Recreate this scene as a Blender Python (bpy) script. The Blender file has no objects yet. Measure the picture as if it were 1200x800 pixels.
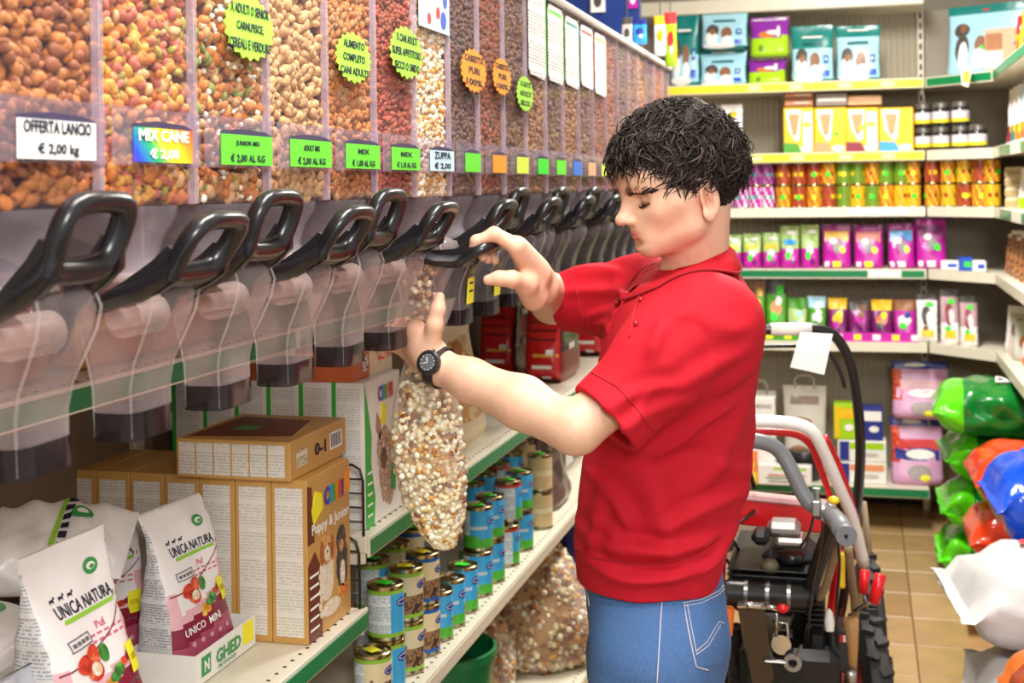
import bpy, math, random
import numpy as np
from mathutils import Vector, Matrix
random.seed(7); RNG = np.random.default_rng(7)
SC = bpy.context.scene; COL = SC.collection
PI = math.pi

# ---------------------------------------------------------------- camera, world, lights, exposure
CF = 1550.0; TH = math.atan(410/CF); ROLL = math.radians(.8); CH = 1.6
cC, cS = math.cos(TH), math.sin(TH); rC, rS = math.cos(ROLL), math.sin(ROLL)
R_ = Vector((cC, cS, 0)); U_ = Vector((0, 0, 1)); F_ = Vector((-cS, cC, 0))
camd = bpy.data.cameras.new('camera'); cam = bpy.data.objects.new('camera', camd); COL.objects.link(cam)
cr = rC*R_ - rS*U_; cu = rS*R_ + rC*U_; cb = -F_
cam.matrix_world = Matrix(((cr.x, cu.x, cb.x, 0), (cr.y, cu.y, cb.y, 0), (cr.z, cu.z, cb.z, CH), (0, 0, 0, 1)))
camd.sensor_width = 36; camd.lens = 36*CF/1200; camd.shift_y = -(400-221)/1200
camd.clip_start = .02; camd.clip_end = 60
camd.dof.use_dof = True; camd.dof.focus_distance = 1.95; camd.dof.aperture_fstop = 7.0
SC.camera = cam
W = bpy.data.worlds.new('shop_ambience'); SC.world = W; W.use_nodes = True
W.node_tree.nodes['Background'].inputs[0].default_value = (1.0, .985, .96, 1)
W.node_tree.nodes['Background'].inputs[1].default_value = .52

def area(name, loc, target, size, energy, color=(1, 1, 1), sy=None):
    l = bpy.data.lights.new(name, 'AREA'); l.energy = energy; l.color = color; l.size = size
    if sy: l.shape = 'RECTANGLE'; l.size_y = sy
    o = bpy.data.objects.new(name, l); COL.objects.link(o); o.location = loc
    o.rotation_euler = (Vector(target)-Vector(loc)).to_track_quat('-Z', 'Y').to_euler(); return o
area('ceiling_light_near', (-.28, 1.45, 2.86), (-.28, 1.45, 0), .3, 44, (1, .97, .92), 1.5)
area('ceiling_light_far', (.0, 4.6, 2.86), (.0, 4.6, 0), .3, 80, (1, .97, .92), 1.5)
area('camera_flash', (.45, -.55, 2.25), (-.55, 2.3, 1.2), .5, 33, (1, .98, .95), .5)
SC.view_settings.view_transform = 'Standard'; SC.view_settings.look = 'None'
SC.view_settings.gamma = 1; SC.view_settings.use_curve_mapping = False
SC.view_settings.exposure = .45
SC.cycles.max_bounces = 9; SC.cycles.transparent_max_bounces = 24
SC.cycles.caustics_reflective = False; SC.cycles.caustics_refractive = False

# ---------------------------------------------------------------- pixel rays (1200x800 frame) used to find real positions
def ray(px, py):
    u = (px-600)/CF; v = -(py-221)/CF
    return (rC*u+rS*v)*R_ + (-rS*u+rC*v)*U_ + F_
def WD(px, py, D): p = ray(px, py)*D; p.z += CH; return p
def WX(px, py, X): d = ray(px, py); p = d*(X/d.x); p.z += CH; return p
def WY(px, py, Y): d = ray(px, py); p = d*(Y/d.y); p.z += CH; return p
def WZ(px, py, Z): d = ray(px, py); p = d*((Z-CH)/d.z); p.z += CH; return p

# ---------------------------------------------------------------- materials
def lin(h):
    if isinstance(h, str):
        c = [int(h[i:i+2], 16)/255 for i in (0, 2, 4)]
    else: c = h
    return tuple(x/12.92 if x <= .04045 else ((x+.055)/1.055)**2.4 for x in c[:3])+(1,)
MC = {}
class NT:
    def __init__(s, name):
        s.m = bpy.data.materials.new(name); s.m.use_nodes = True; s.t = s.m.node_tree; s.p = s.t.nodes['Principled BSDF']
        s.out = s.t.nodes['Material Output']
    def n(s, typ, **kw):
        x = s.t.nodes.new(typ)
        for k, v in kw.items():
            if k.startswith('i_'):
                k2 = k[2:]; x.inputs[int(k2) if k2.isdigit() else k2.replace('_', ' ')].default_value = v
            else: setattr(x, k, v)
        return x
    def l(s, a, b): s.t.links.new(a, b)
    def math(s, op, a, b=None, c=None):
        x = s.n('ShaderNodeMath', operation=op)
        for i, v in enumerate((a, b, c)):
            if v is None: continue
            if isinstance(v, (int, float)): x.inputs[i].default_value = v
            else: s.l(v, x.inputs[i])
        return x.outputs[0]
    def mix(s, f, a, b):
        x = s.n('ShaderNodeMix', data_type='RGBA')
        for i, v in ((0, f), (6, a), (7, b)):
            if isinstance(v, (tuple, float, int)): x.inputs[i].default_value = v
            else: s.l(v, x.inputs[i])
        return x.outputs[2]
    def noise(s, scale, detail=2, coord='Object', rough=.5, vec=None):
        tx = s.n('ShaderNodeTexNoise'); tx.inputs['Scale'].default_value = scale; tx.inputs['Detail'].default_value = detail
        tx.inputs['Roughness'].default_value = rough
        if vec is None: vec = s.n('ShaderNodeTexCoord').outputs[coord]
        s.l(vec, tx.inputs['Vector']); return tx.outputs['Fac']
    def ramp(s, f, stops, interp='LINEAR'):
        r = s.n('ShaderNodeValToRGB'); r.color_ramp.interpolation = interp
        e = r.color_ramp.elements
        while len(e) < len(stops): e.new(.5)
        for i, (p, c) in enumerate(stops): e[i].position = p; e[i].color = c if len(c) == 4 else lin(c)
        s.l(f, r.inputs[0]); return r.outputs[0]
    def bump(s, h, strength=.3, dist=.01):
        b = s.n('ShaderNodeBump'); b.inputs['Strength'].default_value = strength; b.inputs['Distance'].default_value = dist
        s.l(h, b.inputs['Height']); s.l(b.outputs[0], s.p.inputs['Normal'])
def pm(name, col, rough=.5, metal=0., nz=.08, ns=40, bump=0, bs=200, bd=.002, spec=.5, coat=0, sub=0):
    """plain procedural material: base colour with noise variation and fine relief"""
    if name in MC: return MC[name]
    k = NT(name); c = lin(col)
    k.p.inputs['Roughness'].default_value = rough; k.p.inputs['Metallic'].default_value = metal
    k.p.inputs['Specular IOR Level'].default_value = spec; k.p.inputs['Coat Weight'].default_value = coat
    if nz:
        f = k.noise(ns, 3)
        a = tuple(max(0, x*(1-nz*1.4)) for x in c[:3])+(1,); b = tuple(min(1, x*(1+nz*1.4)) for x in c[:3])+(1,)
        k.l(k.mix(f, a, b), k.p.inputs['Base Color'])
    else: k.p.inputs['Base Color'].default_value = c
    if bump: k.bump(k.noise(bs, 2), bump, bd)
    MC[name] = k.m; return k.m
def ptext(name, bg, fg, line=.004, word=120, fill=.5, rough=.45, cols=0, axis='z'):
    """small print too fine to read: rows of dashes on a plain ground"""
    if name in MC: return MC[name]
    k = NT(name); k.p.inputs['Roughness'].default_value = rough
    tc = k.n('ShaderNodeTexCoord').outputs['Object']
    sp = k.n('ShaderNodeSeparateXYZ'); k.l(tc, sp.inputs[0])
    z = sp.outputs[2]; xy = k.math('ADD', sp.outputs[0], sp.outputs[1])
    row = k.math('DIVIDE', z, line); fl = k.math('FLOOR', row); fr = k.math('FRACT', row)
    on = k.math('LESS_THAN', fr, fill)
    cv = k.n('ShaderNodeCombineXYZ'); k.l(k.math('MULTIPLY', xy, word), cv.inputs[0]); k.l(k.math('MULTIPLY', fl, 7.13), cv.inputs[1])
    ns = k.noise(1.0, 1, vec=cv.outputs[0])
    w = k.math('GREATER_THAN', ns, .43)
    bl = k.n('ShaderNodeCombineXYZ'); k.l(k.math('FLOOR', k.math('DIVIDE', z, line*9)), bl.inputs[1])
    gap = k.math('GREATER_THAN', k.math('FRACT', k.math('DIVIDE', z, line*9)), .14)
    f = k.math('MULTIPLY', k.math('MULTIPLY', on, w), gap)
    k.l(k.mix(f, lin(bg), lin(fg)), k.p.inputs['Base Color'])
    MC[name] = k.m; return k.m
def pblotch(name, cols, scale=30, rough=.4, detail=2, spec=.5, bump=0):
    """printed picture seen too far off to read: patches of the given inks"""
    if name in MC: return MC[name]
    k = NT(name); k.p.inputs['Roughness'].default_value = rough
    f = k.noise(scale, detail); n = len(cols)
    st = [(.3+.4*i/max(1, n-1) if n > 1 else .5, cols[i]) for i in range(n)]
    k.l(k.ramp(f, st, 'CONSTANT' if n > 2 else 'LINEAR'), k.p.inputs['Base Color'])
    if bump: k.bump(k.noise(scale*.7, 3), bump, .004)
    MC[name] = k.m; return k.m
def pclear(name, tint, haze, hz=.18, rough=.06, fa=.3):
    """clear plastic film or sheet: see-through, a little milky, glossy"""
    if name in MC: return MC[name]
    k = NT(name); t = k.n('ShaderNodeBsdfTransparent'); t.inputs[0].default_value = lin(tint)
    k.p.inputs['Base Color'].default_value = lin(haze); k.p.inputs['Roughness'].default_value = rough
    k.p.inputs['Specular IOR Level'].default_value = .6
    lw = k.n('ShaderNodeLayerWeight'); lw.inputs[0].default_value = .35
    mx = k.n('ShaderNodeMixShader')
    nz = k.noise(18, 3)
    f = k.math('ADD', k.math('MULTIPLY', lw.outputs['Facing'], fa), k.math('MULTIPLY', nz, hz*2))
    f = k.math('MINIMUM', f, .9)
    k.l(f, mx.inputs[0]); k.l(t.outputs[0], mx.inputs[1]); k.l(k.p.outputs[0], mx.inputs[2]); k.l(mx.outputs[0], k.out.inputs[0])
    MC[name] = k.m; return k.m
def pfilm(name, col, rough=.22, bump=.5, bs=28, nz=.05):
    """glossy crumpled plastic film"""
    return pm(name, col, rough, nz=nz, ns=12, bump=bump, bs=bs, bd=.006, spec=.6)

# ---------------------------------------------------------------- mesh builder
class MB:
    def __init__(s): s.V = []; s.F = []; s.M = []
    def add(s, V, F, mat=0):
        o = len(s.V); s.V += [tuple(v) for v in V]; s.F += [tuple(i+o for i in f) for f in F]
        s.M += [mat]*len(F) if isinstance(mat, int) else list(mat); return s
    def box(s, a, b, bev=0, mat=0, T=None):
        x0, y0, z0 = a; x1, y1, z1 = b
        if x1 < x0: x0, x1 = x1, x0
        if y1 < y0: y0, y1 = y1, y0
        if z1 < z0: z0, z1 = z1, z0
        fm = mat if not isinstance(mat, int) else [mat]*6     # -x +x -y +y -z +z
        if bev <= 0:
            V = [(x, y, z) for x in (x0, x1) for y in (y0, y1) for z in (z0, z1)]
            F = [(0, 1, 3, 2), (4, 6, 7, 5), (0, 4, 5, 1), (2, 3, 7, 6), (0, 2, 6, 4), (1, 5, 7, 3)]; MM = list(fm)
        else:
            bev = min(bev, (x1-x0)*.45, (y1-y0)*.45, (z1-z0)*.45)
            V = []; ix = {}
            for i, x in enumerate((x0, x1)):
                for j, y in enumerate((y0, y1)):
                    for k, z in enumerate((z0, z1)):
                        dx, dy, dz = (bev, -bev)[i], (bev, -bev)[j], (bev, -bev)[k]
                        for a_, p in enumerate(((x, y+dy, z+dz), (x+dx, y, z+dz), (x+dx, y+dy, z))):
                            ix[i, j, k, a_] = len(V); V.append(p)
            F = []; MM = []
            g = lambda i, j, k, a_: ix[i, j, k, a_]
            for i in (0, 1):
                q = [g(i, 0, 0, 0), g(i, 0, 1, 0), g(i, 1, 1, 0), g(i, 1, 0, 0)]; F.append(tuple(q if i == 0 else q[::-1])); MM.append(fm[i])
            for j in (0, 1):
                q = [g(0, j, 0, 1), g(1, j, 0, 1), g(1, j, 1, 1), g(0, j, 1, 1)]; F.append(tuple(q if j == 0 else q[::-1])); MM.append(fm[2+j])
            for k in (0, 1):
                q = [g(0, 0, k, 2), g(0, 1, k, 2), g(1, 1, k, 2), g(1, 0, k, 2)]; F.append(tuple(q if k == 0 else q[::-1])); MM.append(fm[4+k])
            for i in (0, 1):
                for j in (0, 1): F.append((g(i, j, 0, 0), g(i, j, 1, 0), g(i, j, 1, 1), g(i, j, 0, 1))); MM.append(fm[i])
                for k in (0, 1): F.append((g(i, 0, k, 0), g(i, 1, k, 0), g(i, 1, k, 2), g(i, 0, k, 2))); MM.append(fm[i])
            for j in (0, 1):
                for k in (0, 1): F.append((g(0, j, k, 1), g(1, j, k, 1), g(1, j, k, 2), g(0, j, k, 2))); MM.append(fm[2+j])
            for i in (0, 1):
                for j in (0, 1):
                    for k in (0, 1): F.append((g(i, j, k, 0), g(i, j, k, 1), g(i, j, k, 2))); MM.append(fm[i])
        if T is not None: V = [tuple(T @ Vector(v)) for v in V]
        return s.add(V, F, MM)
    def prism(s, pts, axis, a, b, mat=0, T=None):
        """2-D outline extruded along an axis ('x': pts are (y,z); 'y': (x,z); 'z': (x,y))"""
        mk = {'x': lambda p, t: (t, p[0], p[1]), 'y': lambda p, t: (p[0], t, p[1]), 'z': lambda p, t: (p[0], p[1], t)}[axis]
        n = len(pts); V = [mk(p, a) for p in pts]+[mk(p, b) for p in pts]
        F = [(i, (i+1) % n, n+(i+1) % n, n+i) for i in range(n)]+[tuple(range(n))[::-1], tuple(range(n, 2*n))]
        if T is not None: V = [tuple(T @ Vector(v)) for v in V]
        return s.add(V, F, mat)
    def tube(s, pts, r, n=8, mat=0, cap=True, flat=1.0, closed=False, up=None):
        P = [Vector(p) for p in pts]; m = len(P); rr = [r]*m if isinstance(r, (int, float)) else list(r)
        V = []; F = []; pn = None
        for i in range(m):
            if closed: t = (P[(i+1) % m]-P[i-1])
            else: t = P[min(i+1, m-1)]-P[max(i-1, 0)]
            t.normalize()
            if pn is None:
                u0 = Vector(up) if up else (Vector((0, 0, 1)) if abs(t.z) < .9 else Vector((1, 0, 0)))
                pn = (u0-t*u0.dot(t)).normalized()
            else:
                pn = pn-t*pn.dot(t)
                pn = pn.normalized() if pn.length > 1e-6 else t.orthogonal().normalized()
            bi = t.cross(pn)
            for k in range(n):
                a = 2*PI*k/n; V.append(P[i]+pn*math.cos(a)*rr[i]*flat+bi*math.sin(a)*rr[i])
        for i in range(m if closed else m-1):
            for k in range(n):
                j = (i+1) % m; F.append((i*n+k, i*n+(k+1) % n, j*n+(k+1) % n, j*n+k))
        if cap and not closed: F += [tuple(range(n))[::-1], tuple(range((m-1)*n, m*n))]
        return s.add(V, F, mat)
    def lathe(s, prof, n=16, c=(0, 0, 0), mat=0, T=None, cap=True):
        V = []; F = []; m = len(prof); MM = []
        for (r, z) in prof:
            for k in range(n):
                a = 2*PI*k/n; V.append((c[0]+r*math.cos(a), c[1]+r*math.sin(a), c[2]+z))
        for i in range(m-1):
            for k in range(n):
                F.append((i*n+k, i*n+(k+1) % n, (i+1)*n+(k+1) % n, (i+1)*n+k)); MM.append(mat if isinstance(mat, int) else mat[i])
        if cap:
            F += [tuple(range(n))[::-1], tuple(range((m-1)*n, m*n))]
            MM += [mat, mat] if isinstance(mat, int) else [mat[0], mat[-1]]
        if T is not None: V = [tuple(T @ Vector(v)) for v in V]
        return s.add(V, F, MM)
    def ball(s, c, r, nu=12, nv=8, mat=0, T=None):
        if isinstance(r, (int, float)): r = (r, r, r)
        V = [(0, 0, -r[2])]; F = []
        for j in range(1, nv):
            b = -PI/2+PI*j/nv
            for i in range(nu):
                a = 2*PI*i/nu; V.append((r[0]*math.cos(b)*math.cos(a), r[1]*math.cos(b)*math.sin(a), r[2]*math.sin(b)))
        V.append((0, 0, r[2])); L = len(V)-1
        for i in range(nu): F.append((0, 1+(i+1) % nu, 1+i)); F.append((L, L-nu+i, L-nu+(i+1) % nu))
        for j in range(nv-2):
            for i in range(nu): F.append((1+j*nu+i, 1+j*nu+(i+1) % nu, 1+(j+1)*nu+(i+1) % nu, 1+(j+1)*nu+i))
        V = [Vector(v) for v in V]
        if T is not None: V = [T @ v for v in V]
        V = [v+Vector(c) for v in V]
        return s.add(V, F, mat)
    def grid(s, f, nu, nv, mat=0, wrap=False):
        V = [f(i/(nu if wrap else nu-1), j/(nv-1)) for j in range(nv) for i in range(nu)]; F = []; MM = []
        for j in range(nv-1):
            for i in range(nu if wrap else nu-1):
                i2 = (i+1) % nu
                F.append((j*nu+i, j*nu+i2, (j+1)*nu+i2, (j+1)*nu+i))
                MM.append(mat if isinstance(mat, int) else mat((i+.5)/nu, (j+.5)/(nv-1)))
        return s.add(V, F, MM)
    def build(s, name, mats, parent=None, sm=35, loc=None, rot=None):
        me = bpy.data.meshes.new(name); me.from_pydata(s.V, [], s.F)
        mats = mats if isinstance(mats, (list, tuple)) else [mats]
        for m in mats: me.materials.append(m)
        if len(mats) > 1: me.polygons.foreach_set('material_index', s.M)
        if sm:
            me.shade_smooth()
            if sm < 180: me.set_sharp_from_angle(angle=math.radians(sm))
        me.update()
        return link(name, me, parent, loc, rot)
def link(name, me, parent=None, loc=None, rot=None):
    o = bpy.data.objects.new(name, me); COL.objects.link(o)
    if parent is not None: o.parent = parent
    if loc is not None: o.location = loc
    if rot is not None: o.rotation_euler = rot
    return o
def empty(name, loc=(0, 0, 0), rot=(0, 0, 0)):
    o = bpy.data.objects.new(name, None); COL.objects.link(o); o.location = loc; o.rotation_euler = rot; o.empty_display_size = .05; return o
def tag(o, label=None, cat=None, group=None, kind=None):
    if label: o['label'] = label
    if cat: o['category'] = cat
    if group: o['group'] = group
    if kind: o['kind'] = kind
    return o
KIDS = {}
def copy_tree(o, parent=None):
    c = o.copy(); COL.objects.link(c)
    if parent is not None: c.parent = parent
    for ch in [x for x in o.children]: copy_tree(ch, c)
    return c
TEXTS = []; EMPTYME = bpy.data.meshes.new('letters')
def lettering(parent, s, w, h, origin, right, up, m, off=.0008, name='lettering', bold=0):
    """words as real flat letters: centred on origin, w wide and h tall, facing right x up"""
    o = bpy.data.objects.new(name, EMPTYME); COL.objects.link(o)
    r = Vector(right).normalized(); u = Vector(up); u = (u-r*u.dot(r)).normalized(); n = r.cross(u)
    p = Vector(origin)+n*off
    if parent is not None: o.parent = parent
    o.matrix_local = Matrix(((r.x, u.x, n.x, p.x), (r.y, u.y, n.y, p.y), (r.z, u.z, n.z, p.z), (0, 0, 0, 1)))
    TEXTS.append((o, s, w, h, m, bold, None)); return o
def lettering_on(parent, surf, s, u, v, wu, hv, m, off=.0012, rot=0, name='lettering', bold=0.01):
    """words printed on a curved face: surf(u, v) gives the face's points"""
    o = bpy.data.objects.new(name, EMPTYME); COL.objects.link(o); o.parent = parent
    TEXTS.append((o, s, wu, hv, m, bold, (surf, u, v, rot, off))); return o
def surf_n(surf, u, v):
    e = .004; a = surf(u+e, v)-surf(u-e, v); b = surf(u, v+e)-surf(u, v-e); return a.cross(b).normalized()
def fit_texts():
    keys = {}
    for t in TEXTS:
        k = (t[1], t[5])
        if k not in keys:
            c = bpy.data.curves.new('letters', 'FONT'); c.body = t[1]; c.align_x = 'CENTER'; c.align_y = 'CENTER'; c.resolution_u = 2; c.offset = t[5]; c.extrude = .004
            f = bpy.data.objects.new('letters', c); COL.objects.link(f); keys[k] = f
    dg = bpy.context.evaluated_depsgraph_get(); mk = {}; arr = {}
    for k, f in keys.items():
        me = bpy.data.meshes.new_from_object(f.evaluated_get(dg)); V = np.empty(len(me.vertices)*3); me.vertices.foreach_get('co', V); V = V.reshape(-1, 3)
        lo, hi = V.min(0), V.max(0); V = (V-(lo+hi)/2)/np.maximum(hi-lo, 1e-6); V[:, 2] *= .0004
        me.vertices.foreach_set('co', V.ravel().astype(np.float32)); arr[k] = (me, V)
    for f in list(keys.values()): c = f.data; bpy.data.objects.remove(f); bpy.data.curves.remove(c)
    for o, s, w, h, m, b, mp in TEXTS:
        me, V = arr[(s, b)]
        if mp is None:
            q = (s, b, m.name)
            if q not in mk: me2 = me.copy(); me2.materials.clear(); me2.materials.append(m); mk[q] = me2
            o.data = mk[q]; o.scale = (w, h, 1)
        else:
            surf, u, v, rot, off = mp; me2 = me.copy(); me2.materials.clear(); me2.materials.append(m); c, sn = math.cos(rot), math.sin(rot)
            out = []
            for x, y, z in V:
                X, Y = x*w, y*h; uu, vv = u+c*X-sn*Y, v+sn*X+c*Y
                out.append(surf(uu, vv)+surf_n(surf, uu, vv)*(off+z))
            me2.vertices.foreach_set('co', np.array(out, np.float32).ravel()); me2.update(); o.data = me2
def decal(parent, surf, poly, m, off=.0009, name='print', n=3):
    """flat print on a curved face"""
    P = []
    for i in range(len(poly)):
        a, b = poly[i], poly[(i+1) % len(poly)]
        for k in range(n): t = k/n; P.append((a[0]+(b[0]-a[0])*t, a[1]+(b[1]-a[1])*t))
    cu_, cv_ = sum(p[0] for p in P)/len(P), sum(p[1] for p in P)/len(P)
    V = [surf(cu_, cv_)+surf_n(surf, cu_, cv_)*off]; N = len(P)
    for r_ in (.5, 1):
        for p in P: u, v = cu_+(p[0]-cu_)*r_, cv_+(p[1]-cv_)*r_; V.append(surf(u, v)+surf_n(surf, u, v)*off)
    F = [(0, 1+i, 1+(i+1) % N) for i in range(N)]+[(1+i, 1+N+i, 1+N+(i+1) % N, 1+(i+1) % N) for i in range(N)]
    return MB().add(V, F).build(name, m, parent, 0)
def rect(u, v, w, h): return [(u-w/2, v-h/2), (u+w/2, v-h/2), (u+w/2, v+h/2), (u-w/2, v+h/2)]
def oval(u, v, w, h, n=14, ph=0): return [(u+w/2*math.cos(2*PI*k/n+ph), v+h/2*math.sin(2*PI*k/n+ph)) for k in range(n)]
ORD = 'first second third fourth fifth sixth seventh eighth ninth tenth eleventh twelfth thirteenth fourteenth fifteenth sixteenth seventeenth eighteenth nineteenth twentieth twenty-first twenty-second twenty-third twenty-fourth'.split()
# shared inks and stuff
BLK = pm('black_plastic', '17161a', .28, nz=.15, ns=30, bump=.06, bs=400, spec=.6)
INK = pm('black_ink', '1a1830', .6, nz=0)
WHT = pm('white_card', 'f2efe9', .55, nz=.03)
WINK = pm('white_ink', 'f6f4f0', .5, nz=0)
GRN = pm('green_label_paper', '62dc2e', .5, nz=.04)
LIME = pm('lime_star_paper', 'a4ea3e', .5, nz=.04)
ORG = pm('orange_star_paper', 'ff9a1c', .5, nz=.04)
YEL = pm('yellow_sticker', 'f6f02a', .5, nz=.04)
NEON = pm('neon_green_sticker', '35e02c', .5, nz=.03)
CREAM = pm('cream_enamel', 'e2dac6', .35, nz=.05, ns=20)
RAILG = pm('green_price_rail', '0f7a46', .3, nz=.1, ns=25)
STEEL = pm('bare_steel', '9a9894', .3, 1, nz=.1, ns=60)
CHROME = pm('chrome', 'd9d8d6', .12, 1, nz=.05)
DKWIRE = pm('dark_wire', '34302c', .35, .6, nz=.1)
GAP = pm('dark_gap', '1c1512', .8, nz=.1)
# ================================================================ setting
XL = -.885; ZA, ZB, ZC, ZD = .84, .965, .59, .15; YS = 2.262     # left shelves: lip, heights, joint between the two bays
def structure(o, kind='structure'): o['kind'] = kind; return o
pf = [pm('floor_tile_'+n, c, .33, nz=.2, ns=7, bump=.05, bs=90) for n, c in (('tan', 'a98a5b'), ('sand', 'b29466'), ('brown', '9c7c4e'))]
floor = structure(MB().box((-2.2, -1.2, -.05), (2.2, 7.6, -.004)).build('floor', pm('floor_grout', '5b452c', .8, nz=.2, ns=60), sm=0))
T3 = []
for i, m in enumerate(pf):
    t = MB().box((-.149, -.149, -.006), (.149, .149, 0), .002).build('tile', m, floor, sm=0); T3.append(t)
used = set(); r = random.Random(3)
for iy in range(22):
    for ix in range(10):
        x = -1.2+.302*ix; y = .4+.302*iy
        k = r.choice((0, 0, 1, 2))
        if k not in used: used.add(k); T3[k].location = (x, y, 0)
        else: c = T3[k].copy(); COL.objects.link(c); c.location = (x, y, 0)
wallm = pm('wall_paint', 'a49c8c', .7, nz=.05, ns=4)
structure(MB().box((-2.2, 6.95, 0), (2.2, 7.05, 3)).build('wall_back', wallm, sm=0))
structure(MB().box((-2.25, -1.2, 0), (-2.2, 7.05, 3)).build('wall_left', wallm, sm=0))
structure(MB().box((1.35, 3.2, 0), (1.4, 6.95, 3)).build('wall_right', wallm, sm=0))
structure(MB().box((-2.25, -1.2, 3), (2.25, 7.05, 3.06)).build('ceiling', pm('ceiling_paint', 'e9e5dc', .8, nz=.03), sm=0))

# ---------------------------------------------------------------- left shelving, two bays
def shelf_plate(mb, x0, x1, y0, y1, z, th=.03):
    mb.box((x0, y0, z-th), (x1, y1, z), .002)
def holes(parent, x, y0, y1, z, step=.03):
    mb = MB(); y = y0
    while y < y1:
        mb.lathe([(.0035, 0), (.0035, .0004)], 8, (x, y, z+.0002)); y += step
    o = mb.build('perforation', GAP, parent, sm=0); o['kind'] = 'stuff'; return o
def rail(parent, x, y0, y1, z, mat, h=.032):
    f = MB(); f.box((x, y0, z-h-.004), (x+.006, y1, z+.0025), .001); o = f.build('price_rail', CREAM, parent)
    g = MB().box((x+.0065, y0+.004, z-h), (x+.0085, y1-.004, z-.004), .0006).build('rail_insert', mat, o); return o
BACKP = pm('shelf_back_panel', '7a6450', .6, nz=.15, ns=6)
def bay(name, y0, y1, zs, label):
    t = tag(empty(name, (-1.3, (y0+y1)/2, 0)), label, 'shelving')
    b = Vector((-1.3, (y0+y1)/2, 0))
    def bd(mb, n, m, par=t, sm=35):
        if par is t: mb.V = [tuple(Vector(v)-b) for v in mb.V]
        return mb.build(n, m, par, sm)
    for yy in (y0+.02, y1-.02): bd(MB().box((-1.39, yy-.018, 0), (-1.355, yy+.018, 1.95), .003), 'upright', CREAM)
    bd(MB().box((-1.352, y0+.04, .1), (-1.34, y1-.04, 1.95)), 'back_panel', BACKP, sm=0)
    for (nm, x, z, railm) in zs:
        mb = MB(); shelf_plate(mb, -1.335, x, y0+.004, y1-.004, z); s = bd(mb, 'shelf', CREAM)
        h = holes(s, x-.018, y0+.03, y1-.02, z)
        rail(s, x, y0+.004, y1-.004, z, railm)
        for o in s.children:
            for q in [o]+list(o.children): pass
        for o in s.children: o.location = -b
        for e in ((y0+.004), (y1-.004)):
            sg = 1 if e == y0+.004 else -1
            k = MB().prism([(-1.335, z-.03), (x-.003, z-.03), (x-.003, z-.048), (-1.335, z-.11)], 'y', e, e+sg*.004)
            k.V = [tuple(Vector(v)-b) for v in k.V]; k.build('bracket', CREAM, t, sm=0)
    return t
CGREY = pm('cream_rail_insert', 'd0c6b2', .35, nz=.06)
bay('shelving_bay', -.6, YS, [('a', XL, ZA, RAILG), ('c', XL, ZC, CGREY), ('d', -.82, ZD, CGREY), ('u', -1.02, 1.345, RAILG)],
    'near bay of the cream shelving below the dispensers, holding beige biscuit boxes')
bay('shelving_bay', YS+.004, 6.0, [('b', XL, ZB, RAILG), ('c', XL, ZC, CGREY), ('d', -.82, ZD, CGREY), ('u', -1.02, 1.345, RAILG)],
    'far bay of the cream shelving beside the person, holding red bags and cans')
# rack that carries the dispensers
rk = tag(empty('dispenser_rack', (-1.08, 3, 0)), 'steel frame behind the row of clear dispensers that carries them', 'rack')
MB().box((-.02, -2.35, 1.585), (.02, 2.9, 1.615), .004).build('beam', STEEL, rk)
MB().box((-.02, -2.35, 1.93), (.02, 2.9, 1.96), .004).build('beam', STEEL, rk)
for y in (-2.3, -.76, 1.3, 2.85):
    MB().box((-.36, y-.02, 0), (-.325, y+.02, 2.05), .004).build('post', STEEL, rk)
    MB().box((-.325, y-.015, 1.96), (.02, y+.015, 1.985), .003).build('arm', STEEL, rk)
# tall blue display beyond the dispensers
xa, xb = WY(556, 30, 5.5).x, WY(750, 30, 5.5).x
sg = tag(empty('display_board', ((xa+xb)/2, 5.52, 0)), 'tall dark blue display board rising behind the dispensers', 'board'); hw_ = (xb-xa)/2
MB().box((-hw_, -.02, 2.02), (hw_, .02, 2.95), .004).build('panel', pm('deep_blue_board', '0b2f78', .45, nz=.12, ns=6), sg)
for x in (-hw_+.03, hw_-.03): MB().box((x-.02, .021, 0), (x+.02, .06, 2.95), .004).build('post', STEEL, sg)
# ================================================================ gravity dispensers
BXF, BP, BY0 = -.72, .19, 1.055
CLR = pclear('clear_acrylic', 'fdfafa', 'b4a4ae', .015, .05, .15)
CLRF = pclear('clear_funnel', 'f1ebf0', 'e6dee8', .09, .1, .28)  # lilac haze paints pale reflections onto the clear funnel
CLRC = pclear('clear_chute', 'f7eeea', 'e6d6d8', .075, .06, .34)
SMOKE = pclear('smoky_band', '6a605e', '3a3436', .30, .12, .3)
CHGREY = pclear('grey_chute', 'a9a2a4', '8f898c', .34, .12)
MILK = pclear('milky_rotor', 'efe4e0', 'f2e8e4', .10, .12)
LIDM = pm('pale_lid_edge', 'd8d4d6', .25, nz=.05)
HOLD = pclear('label_holder_sheet', 'f3eef5', 'e2dce6', .04, .05, .14)
HDARK = pm('holder_backing_card', '3a3050', .5, nz=.1)  # dark purple card behind each price label
def tri_ball(nu, nv, r):
    b = MB().ball((0, 0, 0), r, nu, nv); F = []
    for f in b.F:
        if len(f) == 3: F.append(f)
        else: F += [(f[0], f[1], f[2]), (f[0], f[2], f[3])]
    return np.array(b.V, float), np.array(F, int)
def tri_mesh(name, V, F, mi, mats):
    me = bpy.data.meshes.new(name); me.vertices.add(len(V)); me.vertices.foreach_set('co', V.astype(np.float32).ravel())
    nf = len(F); me.loops.add(nf*3); me.loops.foreach_set('vertex_index', F.astype(np.int32).ravel())
    me.polygons.add(nf); me.polygons.foreach_set('loop_start', np.arange(0, nf*3, 3, dtype=np.int32))
    for m in mats: me.materials.append(m)
    me.polygons.foreach_set('material_index', np.asarray(mi, np.int32)); me.update(calc_edges=True); me.validate(); me.shade_smooth(); return me
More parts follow.
